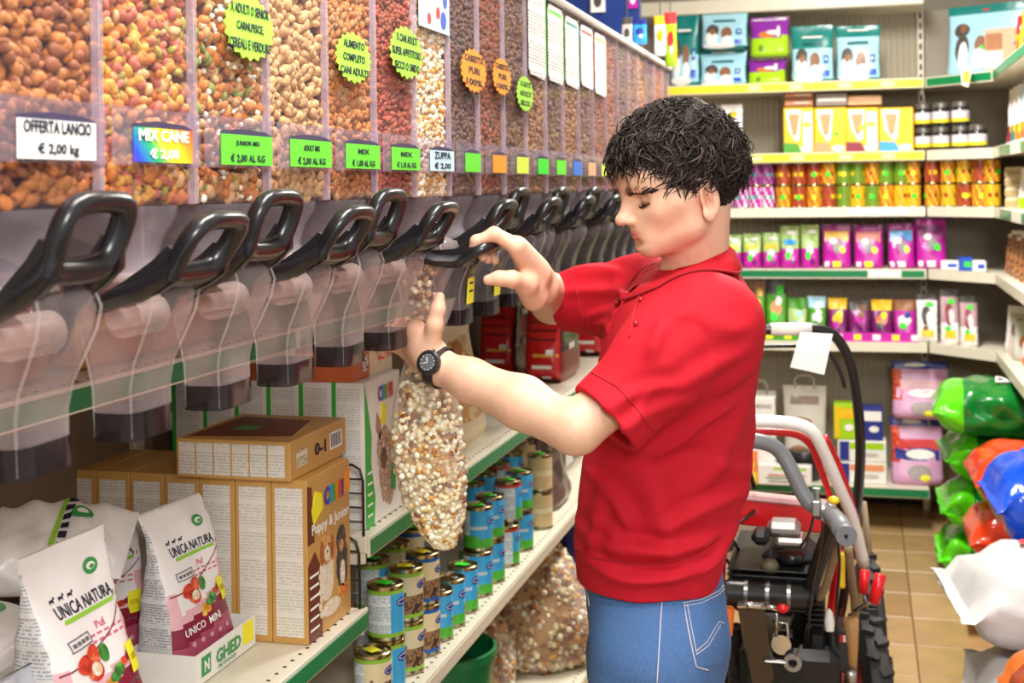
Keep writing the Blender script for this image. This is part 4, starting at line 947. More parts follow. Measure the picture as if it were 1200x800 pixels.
for i, z in enumerate(ZS):
    s = sub(MB().box((-1.29, YB, z-.03), (.278, 6.76, z), .002)).build('shelf', CREAM, bw)
    r = sub(MB().box((-1.29, YB-.008, z-.042), (.278, YB, z+.003), .001)).build('price_rail', CREAM, s)
    m = [YRAIL, YRAIL, None, RAILG, None, RAILG][i]
    if i == 3:
        for a, b in ((-1.2, .02), (.17, .27)): q = sub(MB().box((a, YB-.0105, z-.034), (b, YB-.0085, z-.004))).build('rail_insert', RAILG, bw, 0)
        sub(MB().box((.03, YB-.0105, z-.034), (.16, YB-.0085, z-.004))).build('rail_insert', WHT, bw, 0)
    elif m:
        sub(MB().box((-1.28, YB-.0105, z-.037), (.275, YB-.0085, z-.002))).build('rail_insert', m, bw, 0)
        if m is YRAIL:
            for k in range(9):
                xx = -.62+.1*k+.01*(k % 3); sub(MB().box((xx, YB-.0115, z-.032), (xx+.06, YB-.0104, z-.008))).build('price_tag', pm('pale_yellow_tag', 'f6eda0', .5) if k % 2 else YEL, bw, 0)
    elif i == 2: sub(MB().box((-.06, YB-.0105, z-.034), (.20, YB-.0085, z-.006))).build('rail_insert', WHT, bw, 0)
# corner and right-hand shelving
XR = .555
cu2 = tag(empty('corner_shelving', (.8, 6.4, 0)), 'grey corner shelving joining the back shelves to the right-hand ones', 'shelving'); CO = Vector((.8, 6.4, 0))
sub(MB().prism([(.30, 6.775), (.985, 6.775), (.985, 6.03), (1.0, 6.03), (1.0, 6.79), (.30, 6.79)], 'z', .1, 2.44), CO).build('back_panel', CORM, cu2, 0)
for i, z in enumerate(ZS[:-1]):
    cx, cy = XR, 6.02
    s = sub(MB().prism([(.292, YB), (cx, cy), (.98, cy), (.98, 6.77), (.292, 6.77)], 'z', z-.03, z), CO).build('shelf', CREAM, cu2, 0)
    d_ = Vector((cx-.292, cy-YB, 0)); n_ = Vector((d_.y, -d_.x, 0)).normalized()
    a, b = Vector((.292, YB, 0)), Vector((cx, cy, 0))
    sub(MB().prism([(a.x, a.y), (b.x, b.y), (b.x+n_.x*.008, b.y+n_.y*.008), (a.x+n_.x*.008, a.y+n_.y*.008)], 'z', z-.042, z+.003), CO).build('price_rail', CREAM, s, 0)
    if i == 0: p, q = a.lerp(b, .02)+n_*.0082, a.lerp(b, .98)+n_*.0082; sub(MB().prism([(p.x, p.y), (q.x, q.y), (q.x+n_.x*.002, q.y+n_.y*.002), (p.x+n_.x*.002, p.y+n_.y*.002)], 'z', z-.037, z-.002), CO).build('rail_insert', RAILG, s, 0)
ru = tag(empty('shelving_unit', (.97, 5.0, 0)), 'cream shelving unit along the right edge of the picture', 'shelving'); RO = Vector((.97, 5.0, 0))
sub(MB().box((.975, 3.6, .1), (.99, 6.01, 2.44)), RO).build('back_panel', CORM, ru, 0)
for yy in (3.62, 5.99): sub(MB().box((.945, yy-.016, 0), (.974, yy+.016, 2.5), .003), RO).build('upright', CREAM, ru)
for i, z in enumerate(ZS[:-1]):
    s = sub(MB().box((XR, 3.6, z-.03), (.972, 6.01, z), .002), RO).build('shelf', CREAM, ru)
    sub(MB().box((XR-.008, 3.6, z-.042), (XR, 6.01, z+.003), .001), RO).build('price_rail', CREAM, s)
    for (a, b) in (((3.7, 5.98),) if i == 0 else ((3.7, 5.0), (5.35, 5.75))):
        if i in (0, 1, 2): sub(MB().box((XR-.0105, a, z-.037), (XR-.0085, b, z-.002)), RO).build('rail_insert', RAILG, s, 0)
# ---------------- goods
TEAL = pfilm('teal_film', '0f7d78', .25, .3, 30, .1); TEALD = pm('deep_teal', '0a5c5a', .3, nz=.1); SKYP = pm('pale_sky_print', 'a8d8ea', .3, nz=.08, ns=12); PUR = pm('purple_film', '8a2aa0', .28, nz=.1); LGR = pm('lime_film', 'a6d418', .3, nz=.08)
DOG1 = pm('dog_brown_print', '8a5c40', .4, nz=.3, ns=50); DOG2 = pm('dog_dark_print', '4a4440', .4, nz=.3, ns=50); MAG = pm('magenta_film', 'b8189a', .28, nz=.12); MAGD = pm('deep_magenta_film', '7a1468', .28, nz=.15); SUN = pm('sun_yellow_pack', 'f6c21e', .35, nz=.08, ns=20); CORAL = pm('coral_pack_print', 'ec9a6a', .4, nz=.15, ns=30)
GPK = pm('leaf_green_pack', '4f9a2a', .3, nz=.2, ns=30); PALG = pm('pale_green_pack', 'a9c878', .3, nz=.2, ns=40); BRNP = pm('brown_pack', '9a6238', .4, nz=.2, ns=30); CBLU = pm('cobalt_pack', '2450c0', .3, nz=.1); ORGP = pm('orange_pack', 'f0782a', .35, nz=.1); PINKF = pm('pink_litter_film', 'dfa8cf', .3, nz=.12, ns=14); NAVY = pm('navy_film', '24308a', .3, nz=.1); GREYP = pm('grey_paper', 'c9c2b6', .6, nz=.08, ns=12); SKYB = pm('sky_blue_pack', '2f9ae0', .3, nz=.1)
def px2x(px, Y): return WY(px, 300, Y).x
def pack(px0, px1, ytop, zb, mats, zone, prints, label, cat, group=None, Y=YB+.06, d=.09, style='pouch', seal=.08, name='pack', seed=None, ztop=None):
    """a pack on the back shelves; its width and top are read off the photograph at its real distance"""
    x0, x1 = px2x(px0, Y), px2x(px1, Y); w = (x1-x0)*.985; zt = ztop if ztop is not None else WY((px0+px1)/2, ytop, Y).z; h = zt-zb
    sd_ = seed if seed is not None else int(px0+ytop)
    if style == 'pouch':
        P = Pouch(w, h, d, sd_, .004, seal, 0, nx=32, nz=16, pw=5); o = P.build(name, mats, zone); f = P.front; o.location = ((x0+x1)/2, Y+d/2, zb+.0008)
    else:
        o = MB().box((-w/2, 0, 0), (w/2, d, h), .004).build(name, mats[0]); o.location = ((x0+x1)/2, Y, zb+.0008)
        f = lambda u, v: Vector((u*w, 0, v*h))
    for i, p in enumerate(prints):
        k, u, v, pw_, ph, m = p[:6]; off = .0012+.0006*i
        if k == 'o': decal(o, f, oval(u, v, pw_, ph, 12), m, off, n=1)
        elif k == 'r': decal(o, f, rect(u, v, pw_, ph), m, off)
        elif k == 'p': decal(o, f, pw_, m, off)
        elif k == 't': lettering_on(o, f, ph, u, v, pw_, p[6], m, off)
    tag(o, label, cat, group); return o
ZT = ZS[0]
def pads(px0, px1, yt, zb, label, top=.2, seed=None, ztop=None, name='pad_pack'):
    def z(sd, u, v): return 0 if v > 1-top or v < .05 or sd != 'f' else 1
    return pack(px0, px1, yt, zb, [TEAL, SKYP], z, [('o', -.26, .45, .3, .32, DOG2), ('o', -.28, .27, .28, .32, BAGW), ('o', -.26, .42, .14, .16, DOG1), ('o', .06, .38, .26, .30, DOG1), ('o', .08, .20, .26, .22, BAGW), ('r', .34, .40, .12, .14, NAVY), ('o', .34, .40, .07, .08, SKYP), ('r', .33, .16, .16, .10, CBLU), ('r', 0, .68, .5, .05, TEALD), ('r', 0, 1-top*.5, .5, .03, WINK), ('o', -.1, .08, .7, .10, BAGW)], label, 'pack', 'teal pad packs on the top shelf', d=.16, seal=.06, name=name, seed=seed, ztop=ztop)
pads(787, 822, 6, ZT, 'tall teal pack with white stripes, leftmost on the top shelf', .6)
o1 = pads(821, 878, 58, ZT, 'pale blue teal-edged pad pack with two dogs, bottom of the stack of two', .08)
pads(823, 880, 8, WY(850, 57, YB+.06).z, 'teal pad pack with two dogs on top of the stack of two', .16)
pads(929, 981, 28, ZT, 'teal pad pack with two white stripes, right of the purple and green packs', .42)
pads(982, 1036, 28, ZT, 'teal pad pack with glare on its film, rightmost on the straight top shelf', .18)
for (a, b, yt, zb, lb) in ((878, 924, 66, ZT, 'lower of the two purple and green nappy packs'), (881, 928, 18, WY(900, 66, YB+.06).z, 'upper of the two purple and green nappy packs')):
    pack(a, b, yt, zb, [PUR, LGR], lambda sd, u, v: 0 if v > .48+.05*u else 1, [('r', 0, .95, .9, .06, WHT), ('o', -.05, .55, .5, .16, ORGP), ('o', .1, .6, .36, .12, WINK), ('o', -.22, .2, .14, .18, pm('dull_olive', '6a8a2a', .4)), ('o', .25, .62, .1, .3, WINK)], lb, 'pack', 'purple and green packs', d=.16, seal=.04, name='nappy_pack')
# big teal pad bag in the corner, tilted carton in front of it
P = Pouch(.36, .33, .14, 77, .004, .08); o = P.build('pad_pack', [TEAL, SKYP], lambda sd, u, v: 0 if v > .86 or v < .04 or sd != 'f' else 1); o.location = (.56, 6.36, ZT+.0008); o.rotation_euler = (0, 0, -.45); tag(o, 'large teal pad pack with a standing dog in the corner of the top shelf', 'pack')
for i, (u, v, w, h, m) in enumerate(((-.32, .66, .22, .2, DOG2), (-.30, .4, .2, .4, DOG2), (-.28, .3, .13, .4, BAGW), (-.05, .45, .16, .24, DOG1), (-.05, .25, .2, .3, BAGW), (-.30, .68, .1, .12, DOG1), (.0, .93, .12, .03, RDI), (-.02, .4, .05, .06, NEON))): decal(o, P.front, oval(u, v, w, h), m, .0012+.0005*i, n=1)
KRAFT = pm('kraft_card', 'c0a080', .6, nz=.06, ns=10)
cb_ = MB().box((-.105, -.06, 0), (.105, .06, .19), .003).build('cardboard_box', KRAFT); cb_.location = (.645, 6.13, ZT+.0008); cb_.rotation_euler = (0, 0, -.35); tag(cb_, 'kraft cardboard box with a purple up arrow on the top corner shelf', 'box')
MB().prism([(.03, .035), (.03, .115), (.015, .115), (.04, .16), (.065, .115), (.05, .115), (.05, .035)], 'y', -.0606, -.0601).build('arrow_print', pm('violet_ink', '4a3a8a', .5), cb_, sm=0); MB().prism([(.035, .045), (.035, .12), (.04, .145), (.045, .12), (.045, .045)], 'y', -.0612, -.0607).build('arrow_inner', KRAFT, cb_, sm=0)
MB().box((-.104, -.0606, .02), (-.03, -.0601, .09)).build('paper_label', WHT, cb_, sm=0); MB().box((-.1, -.0606, .1), (-.03, -.0601, .17)).build('brown_tape', BRNP, cb_, sm=0)
# ---- second shelf: yellow packs, flat brown packs on top, dark jars
Z2 = ZS[1]
for k, (a, b, m, w) in enumerate(((920, 956, GPK, 'green'), (956, 994, CORAL, 'coral'), (993, 1032, MAROON, 'maroon'), (1032, 1073, SKYB, 'blue'))):
    pack(a, b, 126, Z2, [SUN], None, [('p', 0, 0, [(-.42, .95), (.1, .95), (.02, .3), (-.1, .25), (-.34, .5)], 0, BAGW), ('p', 0, 0, [(-.34, .85), (.04, .85), (-.06, .42), (-.2, .38)], 0, CORAL), ('r', .3, .5, .3, .8, BAGW if k % 2 == 0 else SUN), ('o', .28, .62, .26, .12, YEL), ('p', 0, 0, [(-.5, .0), (.12, .0), (-.04, .22), (-.5, .24)], 0, m), ('o', .25, .1, .4, .14, BAGW), ('o', -.15, .9, .3, .1, WINK)] + ([('o', 0, .55, .2, .12, YEL)] if k == 2 else [('o', .2, .42, .16, .08, NEON)] if k == 1 else []), 'yellow biscuit box with a %s corner, %s in its row' % (w, ORD[k]), 'box', 'yellow biscuit boxes on the second shelf', d=.11, style='box', name='biscuit_box')
for k, (a, b, c) in enumerate(((921, 956, BRNP), (958, 996, pm('taupe_pack', '8a7a70', .35, nz=.15)), (996, 1036, pm('peach_pack', 'd8a878', .4, nz=.15)))):
    z = WY(950, 125.5, YB+.06).z+.002; h = (.075, .058, .045)[k]
    if k == 0:
        for j in range(2): pack(a, b, 0, z+.0375*j, [c], None, [('r', 0, .5, .9, .3, CORAL), ('r', .1, .5, .5, .12, WINK)], 'flat brown pack lying on the yellow boxes, %s of two' % ('lower', 'upper')[j], 'pack', 'flat packs lying on the yellow boxes', ztop=z+.0365*(j+1)+.001*j, d=.1, style='box', name='snack_pack')
    else: pack(a, b, 0, z, [c], None, [('r', 0, .5, .9, .25, WINK if k == 1 else CORAL)], ('flat taupe', 'flat peach')[k-1]+' pack lying on the yellow boxes', 'pack', 'flat packs lying on the yellow boxes', ztop=z+h, d=.1, style='box', name='snack_pack')
pack(846, 872, 122, Z2, [GREYP, BAGW], lambda sd, u, v: 1 if v > .5 else 0, [('o', .05, .8, .5, .12, SUN), ('o', .2, .5, .3, .3, WINK), ('o', -.2, .45, .2, .2, DOG2)], 'grey and white pack with a yellow print standing alone beside the dark hair', 'pack')
JARB = pm('dark_jar', '2a2522', .2, nz=.2); JARL = pm('jar_label_white', 'd8d4dc', .4, nz=.1)
def make_jar():
    o = MB().lathe([(0, 0), (.036, 0), (.04, .006), (.04, .075), (.034, .085), (0, .085)], 18, cap=False).build('jar', JARB, None, 40)
    MB().lathe([(.0, 0), (.037, 0), (.037, .02), (.034, .023), (0, .023)], 18, (0, 0, .0855), cap=False).build('lid', pm('jar_lid', '8d8a86', .3, .7), o, 40)
    MB().grid(lambda u, v: Vector((.0405*math.cos(2*PI*u), .0405*math.sin(2*PI*u), .018+.05*v)), 18, 4, lambda u, v: 1 if v < .35 else 0, wrap=True).build('label', [JARL, YRAIL], o, 180); return o
JP = make_jar(); first = True
for k, px in enumerate((1082, 1103, 1126, 1146)):
    for lv in (0, 1):
        if k == 3 and lv: continue
        o = JP if first else copy_tree(JP); first = False
        Yj = YB+.09-.06*k; p = WY(px, 150, Yj); o.location = (p.x, Yj, Z2+.0008+.109*lv); tag(o, 'dark jar with white and yellow label, %s of the %s layer' % (ORD[k], ('bottom', 'top')[lv]), 'jar', 'dark jars on the second shelf')
# ---- third shelf: two layers of tins
Z3 = ZS[2]
def make_tin(nm, r, h, cols):
    o = MB().lathe([(0, 0), (r, 0), (r, .003), (r*.97, .005), (r*.97, h-.005), (r, h-.003), (r, h), (r*.95, h), (r*.94, h-.002), (0, h-.002)], 16, cap=False).build('tin', TIN, None, 40)
    MB().grid(lambda u, v: Vector((r*.985*math.cos(2*PI*u), r*.985*math.sin(2*PI*u), .006+(h-.012)*v)), 24, 6, lambda u, v: (1 if (u*7+v*1.3) % 1 < .32 else (2 if .35 < v < .6 and (u*3.3) % 1 < .5 else 0)), wrap=True).build('label_wrap', cols, o, 180); return o
TK = {'orange': (pm('tin_orange', 'c8752a', .3, nz=.15), SUN, pm('tin_rust', '9a3a20', .3, nz=.1)), 'red': (pm('tin_brick', 'b04a2a', .3, nz=.15), pm('tin_brown', '7a3a22', .3), SUN), 'green': (pm('tin_olive', '7a8a2a', .3, nz=.15), GPK, SUN), 'yellow': (pm('tin_gold', 'd8a42a', .3, nz=.1), SUN, TK_r if False else pm('tin_rust', '9a3a20', .3)),
      'pink': (MAG, BAGW, pm('tin_teal', '1f9a94', .3)), 'plum': (MAGD, pm('tin_dusky', 'a86a9a', .3), TEAL)}
TP = {}
def tin(kind, px, lv, Y, label, st=None):
    r, h = (.036, .105)
    if kind not in TP: o = TP[kind] = make_tin(kind, r, h, list(TK[kind]))
    else: o = copy_tree(TP[kind])
    p = WY(px, 220, Y); o.location = (p.x, Y, Z3+.0008+.1055*lv); o.rotation_euler = (0, 0, (px*.37) % 6); tag(o, label, 'tin', 'tins in two layers on the third shelf')
    if st: q = MB().prism([(.012*math.cos(k*PI/4), .05+.013*math.sin(k*PI/4)) for k in range(8)], 'y', -r*1.01-.0012, -r*1.01).build('price_sticker', st, o, sm=0); q.rotation_euler = (0, 0, -o.rotation_euler.z)
seqs = [(850, 'pink', 'plum'), (869, 'pink', 'plum'), (886, 'pink', 'plum'), (899, 'pink', 'plum'), (918, 'orange', 'red'), (936, 'red', 'red'), (954, 'orange', 'red'), (971, 'red', 'orange'), (989, 'green', 'green'), (1005, 'yellow', 'green'), (1022, 'green', 'orange'), (1038, 'orange', 'green'), (1056, 'yellow', 'green'), (1070, 'yellow', 'orange'), (1093, 'orange', 'red'), (1112, 'yellow', 'orange'), (1131, 'red', 'yellow'), (1149, 'orange', 'red'), (1163, 'yellow', 'orange')]
for k, (px, a, b) in enumerate(seqs):
    Y = YB+.07 if px < 1085 else YB+.05-.055*(k-14)
    for lv, kd in enumerate((a, b)): tin(kd, px, lv, Y, '%s tin, %s from the person on the %s layer of the third shelf' % (kd, ORD[k], ('bottom', 'top')[lv]), (NEON, None, YEL, NEON, None)[(k*2+lv) % 5] if 3 < k < 14 else (YEL if k in (16, 17) and lv == 0 else None))
# ---- fourth shelf: pouches and purple bags
Z4 = ZS[3]
def two(a, b, th): return lambda sd, u, v: 0 if v < th else 1
for k, (a, b, yt) in enumerate(((848, 869, 275), (870, 892, 274), (893, 914, 273), (914, 937, 265), (938, 960, 264))):
    pack(a, b, yt, Z4, [MAG, PALG], two(0, 0, .5), [('o', .0, .42, .4, .2, WINK), ('o', -.1, .3, .3, .2, NEON if k != 3 else NEON), ('r', 0, .62, .7, .12, (YRAIL, SUN, SUN, SKYB, PALG)[k]), ('o', .1, .84, .5, .1, BAGW), ('o', .2, .16, .3, .14, MAGD)], 'purple pouch with pale green top, %s from the person on the fourth shelf' % ORD[k], 'pouch', 'purple and green pouches on the fourth shelf', d=.07, name='treat_pouch')
for k, (a, b, yt, m, w) in enumerate(((963, 998, 263, SUN, 'yellow'), (1000, 1036, 264, pm('salmon_print', 'e88a7a', .4, nz=.15), 'salmon'), (1040, 1073, 262, SKYB, 'blue'), (1073, 1110, 255, MAGD, 'plum'))):
    pack(a, b, yt, Z4, [MAG, MAGD], lambda sd, u, v: 1 if v > .9 or sd != 'f' else 0, [('r', 0, .72, .86, .24, m), ('o', -.05, .52, .62, .36, MAG), ('o', .02, .5, .34, .3, pm('cat_grey_print', '8a8484', .5, nz=.3, ns=60)), ('o', -.12, .62, .3, .14, WINK), ('o', .22, .42, .22, .16, YEL if k < 3 else NEON), ('r', .0, .1, .3, .12, YEL if k < 2 else WINK), ('r', -.35, .1, .14, .1, WINK)], 'magenta cat food bag with a %s band' % w, 'bag', 'magenta bags on the fourth shelf', d=.10, name='cat_food_bag')
for k, (a, b, m) in enumerate(((1103, 1124, WHT), (1124, 1140, CBLU), (1140, 1156, WHT))):
    Y = YB-.02-.07*k; pack(a, b, 306 if k != 1 else 302, Z4, [m], None, [('r', .1, .5, .5, .4, CBLU if k != 1 else NEON)], 'small flat %s pack in the corner of the fourth shelf, %s of three' % (('white', 'blue', 'white')[k], ORD[k]), 'pack', 'small packs in the corner', Y=Y, d=.1, style='box', name='small_pack')
# ---- fifth shelf: green and plum pouches in trays
Z5 = ZS[4]
MAGT = pm('magenta_tray', 'c81fa8', .4, nz=.06)
for (a, b, m, lb) in ((866, 966, GPK, 'green display tray under the green pouches'), (968, 1074, MAGT, 'magenta display tray under the plum pouches')):
    Y = YB+.02; x0, x1 = px2x(a, Y), px2x(b, Y); t = tag(empty('display_tray', ((x0+x1)/2, Y, Z5+.0008)), lb, 'tray'); hw_ = (x1-x0)/2
    MB().box((-hw_, 0, 0), (hw_, .16, .003)).build('base', m, t, sm=0); MB().box((-hw_, 0, .003), (hw_, .003, .042)).build('front_wall', m, t, sm=0)
    for s_ in (-1, 1): MB().box((s_*hw_-.0015, .003, .003), (s_*hw_+.0015, .16, .05)).build('side_wall', m, t, sm=0)
    for k in range(5 if m is MAGT else 4): q = -hw_+.035+k*.085; MB().box((q, -.0008, .008), (q+.034, 0, .034)).build('tray_print', (WINK, YEL)[k % 2] if m is MAGT else YEL, t, sm=0)
for k, (a, b, yt, m1, m2) in enumerate(((874, 896, 330, GPK, DOG1), (896, 921, 326, GPK, DOG2), (921, 945, 350, PALG, GPK), (945, 967, 348, GPK, SKYP), (969, 992, 350, MAGD, SUN), (993, 1019, 352, MAGD, DOG2), (1020, 1045, 352, MAGD, SUN), (1046, 1073, 352, MAG, BRNP))):
    pack(a, b, yt, Z5+.005, [m1, m2], lambda sd, u, v: 1 if v > .74 else 0, [('o', 0, .5, .6, .26, (ORGP, CORAL, PALG, WINK, SUN, MAG, ORGP, WINK)[k]), ('o', .12, .62, .34, .16, (YEL, WINK, SKYP, BAGW, YEL, DOG1, YEL, NAVY)[k]), ('o', -.1, .36, .4, .16, (BAGW, NEON, SKYB, GPK, MAG, MAGD, DOG2, NEON)[k]), ('r', .2, .8, .3, .14, (SUN, NEON, GPK, WINK, SUN, DOG1, SUN, BRNP)[k])], ('green' if k < 4 else 'plum')+' treat pouch, %s from the person on the fifth shelf' % ORD[k], 'pouch', 'pouches in the display trays', Y=YB+.04, d=.09, name='treat_pouch')
for k, (a, b, yt, Y) in enumerate(((1073, 1099, 345, YB+.0), (1101, 1124, 340, YB-.07), (1124, 1146, 348, YB-.14))):
    pack(a, b, yt, Z5, [BAGW, DOG2, pm('dusky_pink_film', 'c09aa0', .3, nz=.15)], lambda sd, u, v: 1 if v > .86 else (2 if k and v > .4 else 0), [('o', -.05, .55, .5, .4, DOG2 if k == 0 else MAROON), ('o', .1, .5, .3, .3, BAGW), ('r', 0, .2, .6, .14, SUN), ('o', .1, .78, .4, .1, NEON), ('o', -.1, .3, .3, .1, NEON if k else DOG1)], 'white and dark snack bag on the corner of the fifth shelf, %s of three' % ORD[k], 'bag', 'snack bags on the corner of the fifth shelf', Y=Y, d=.1, name='snack_bag')
# dark oval tins on top
o = MB().lathe([(0, 0), (.05, 0), (.055, .01), (.055, .05), (.05, .06), (0, .06)], 20, cap=False).build('bowl', pm('dark_bowl', '37302e', .3)); p = WY(1088, 340, 6.42); o.location = (p.x, 6.46, Z5+.0008); tag(o, 'dark round tin behind the white snack bags', 'tin')
# ---- bottom shelf
Z6 = ZS[5]
for k, (a, b, yt) in enumerate(((868, 906, 450), (914, 966, 444))):
    o = pack(a, b, yt+10, Z6, [GREYP, pm('taupe_print', '8a7668', .5, nz=.2)], lambda sd, u, v: 0, [('r', 0, .84, .7, .09, pm('taupe_print', '8a7668', .5, nz=.2)), ('o', -.1, .6, .6, .12, BRNP), ('o', .1, .45, .5, .1, GREYP), ('o', -.15, .3, .5, .12, BRNP)], 'grey-white litter bag with carry loop, %s' % ('half hidden by the red shirt' if k == 0 else 'whole, above the white tube'), 'bag', 'grey litter bags on the bottom shelf', d=.14, name='litter_bag', Y=YB+.1)
    w = px2x(b, YB+.1)-px2x(a, YB+.1); h = WY(a, yt+10, YB+.1).z-Z6
    MB().tube([(-w*.22, 0, h-.01), (-w*.22, 0, h+.03), (-w*.12, 0, h+.05), (w*.12, 0, h+.05), (w*.22, 0, h+.03), (w*.22, 0, h-.01)], .011, 8, flat=.4).build('carry_loop', GREYP, o, 180)
pack(862, 906, 466, Z6, [WHT], None, [('t', .15, .90, .5, 'ARDING', pm('brown_ink', '6a4a3a', .5), .05)], 'white carton with brown lettering in front of the litter bag', 'carton', Y=YB+.01, d=.08, style='box', name='carton')
pack(868, 884, 530, Z6, [ORGP, SUN], lambda sd, u, v: 1 if v < .4 else 0, [('o', .1, .6, .5, .2, SUN)], 'orange pack on the bottom shelf against the red shirt', 'pack', Y=YB-.1+.02, d=.07)
pack(884, 948, 545, Z6, [BAGW], None, [('r', .1, .82, .6, .12, LGR), ('r', .05, .5, .7, .06, TOMATO), ('r', -.1, .36, .5, .06, VEGG), ('r', 0, .2, .6, .05, GREYI)], 'white carton with lime stripe low on the bottom shelf', 'carton', Y=YB-.05, d=.05, style='box', name='carton')
tub = tag(empty('tub', (WY(942, 560, YB+.06).x, YB+.12, Z6+.0008)), 'round black tub with a lid on the bottom shelf', 'tub')
hz = WY(942, 532, YB).z-Z6
MB().lathe([(0, 0), (.075, 0), (.085, hz*.7), (.088, hz*.7), (.088, hz*.78), (0, hz*.78)], 24, cap=False).build('body', BLK, tub, 40); MB().lathe([(0, 0), (.09, 0), (.09, hz*.08), (.08, hz*.2), (.02, hz*.22), (0, hz*.22)], 24, (0, 0, hz*.78), cap=False).build('lid', pm('black_lid', '26262a', .3), tub, 40)
for k, (a, b, y0, y1, m, pr) in enumerate(((978, 1036, 541, 568, WHT, CORAL), (978, 1036, 516, 541, WHT, LGR), (974, 1002, 474, 515, LGR, SUN), (1002, 1032, 478, 515, NAVY, WINK))):
    z0 = [Z6, WY(1000, 541, YB+.06).z, WY(1000, 515.5, YB+.06).z, WY(1000, 515.5, YB+.06).z][k]
    pack(a, b, y0, z0, [m], None, [('r', .1, .75, .7, .3, pr), ('r', -.36, .5, .2, .9, NAVY if k < 2 else pr), ('o', .15, .35, .4, .2, WINK if k > 1 else GREYP)], ('lowest white flat pack of the small stack under the lime and blue boxes', 'white flat pack with lime stripe in the small stack', 'lime green box standing on the stack of flat packs', 'dark blue box standing on the stack of flat packs')[k], 'box', None, ztop=[WY(1000, 541.5, YB+.06).z, WY(1000, 516, YB+.06).z, WY(990, 474, YB+.06).z, WY(1015, 478, YB+.06).z][k], d=.12, style='box', name='flat_pack')
zl = Z6; zm = WY(1070, 492, YB+.06).z
for k, (a, b, yt, zb) in enumerate(((1040, 1104, 492, zl), (1042, 1112, 426, zm))):
    o = pack(a, b, yt, zb, [PINKF, NAVY, TOMATO], lambda sd, u, v: 1 if v > .88 else (2 if u < -.40 and v > .3 else 0), [('r', .03, .60, .8, .16, RDI if k == 0 else PINKG), ('r', 0, .46, .9, .18, NAVY if k == 0 else PINKF), ('o', .06, .46, .6, .15, WINK), ('o', .05, .2, .5, .22, pm('litter_grey', 'a89a98', .5, nz=.3, ns=60)), ('o', .15, .12, .2, .1, YEL), ('o', -.1, .93, .4, .07, WINK)], ('pink and blue litter bag with white lettering, lower of the two', 'pink litter bag with navy top lying on the lower one')[k], 'bag', 'pink litter bags stacked at the end of the bottom shelf', d=.16, name='litter_bag')
    if k == 0: MB().tube([(-.06, -.0, .27), (-.05, -.015, .31), (0, -.02, .325), (.05, -.015, .31), (.06, 0, .27)], .009, 8, flat=.5).build('carry_loop', BAGW, o, 180)
# ---- right-hand shelves
def side_pack(x, y, z, w, h, d, mats, zone, prints, label, cat, group=None, rz=-PI/2+.25, name='pack', style='pouch'):
    P = Pouch(w, h, d, int(abs(x*y*97)), .004, .07, 0, nx=28, nz=12, pw=5); o = P.build(name, mats, zone); o.location = (x, y, z+.0008); o.rotation_euler = (0, 0, rz); tag(o, label, cat, group)
    for i, (u, v, pw_, ph, m) in enumerate(prints): decal(o, P.front, oval(u, v, pw_, ph), m, .0012+.0005*i, n=1)
    return o
for k, (y, m, n, w) in enumerate(((5.88, SUN, RDI, 'yellow and red'), (5.72, LGR, SUN, 'lime and yellow'), (5.56, MAG, LGR, 'magenta and lime'))):
    side_pack(.66, y, ZS[0], .12, .22, .06, [m, n], lambda sd, u, v: 1 if v > .6 else 0, [(0, .4, .5, .3, n), (.1, .75, .4, .1, WINK)], w+' pack standing on the top right shelf', 'pack', 'packs on the top right shelf')
for k, (y, m, n, w) in enumerate(((6.0, BAGW, MAROON, 'white and maroon'), (5.84, BAGW, TEAL, 'white and teal'), (5.68, BAGW, ORGP, 'white and orange'), (5.5, SKYP, BRNP, 'pale blue and brown'))):
    side_pack(.66, y, ZS[1], .13, .25, .07, [m, n], lambda sd, u, v: 1 if .12 < v < .38 else 0, [(0, .6, .4, .2, n), (.1, .8, .4, .1, DOG1), (-.1, .3, .4, .2, SUN)], w+' box standing on the right shelf beside the dark jars', 'box', 'boxes on the right shelf by the jars', rz=-.9)
for k in range(4):
    o = MB().box((-.06, -.05, 0), (.06, .05, .042), .006).build('food_tray', pm('beige_food_tray', 'd6c8a4', .4, nz=.1)); o.location = (.655, 5.9, ZS[2]+.0008+.0428*k); o.rotation_euler = (0, 0, -.6); tag(o, 'small beige food tray, %s from the bottom of its stack' % ORD[k], 'tray', 'stack of beige food trays'); MB().box((-.058, -.0508, .008), (.058, -.05, .03)).build('side_label', pm('wheat_label', 'b8a070', .4, nz=.2), o, sm=0)
side_pack(.67, 5.66, ZS[2], .14, .16, .08, [BAGW, LGR], lambda sd, u, v: 1 if v < .3 else 0, [(0, .6, .5, .2, YEL)], 'white and lime pack on the right shelf beside the food trays', 'pack', None, rz=-.9)
RAWH = pblotch('rawhide_print', ['8a5a34', 'b07a48', '6a4028', 'd0a878'], 40, .3)
for k, (y, z) in enumerate(((6.0, 0), (5.84, 0), (5.68, 0), (5.5, 0), (5.32, 0))):
    side_pack(.65, y, ZS[3], .14, .17+.02*(k % 2), .08, [RAWH, BAGW], lambda sd, u, v: 1 if v > .88 else 0, [(.1, .6, .35, .2, BAGW)], 'bag of brown chews on the right shelf, %s from the corner' % ORD[k], 'bag', 'bags of brown chews on the right shelf', rz=-.9, name='chew_bag')
side_pack(.78, 6.25, ZS[3], .2, .2, .1, [CBLU], lambda *a: 0, [(0, .5, .5, .2, WINK)], 'blue bag at the back of the corner shelf above the chews', 'bag', None, rz=-.6)
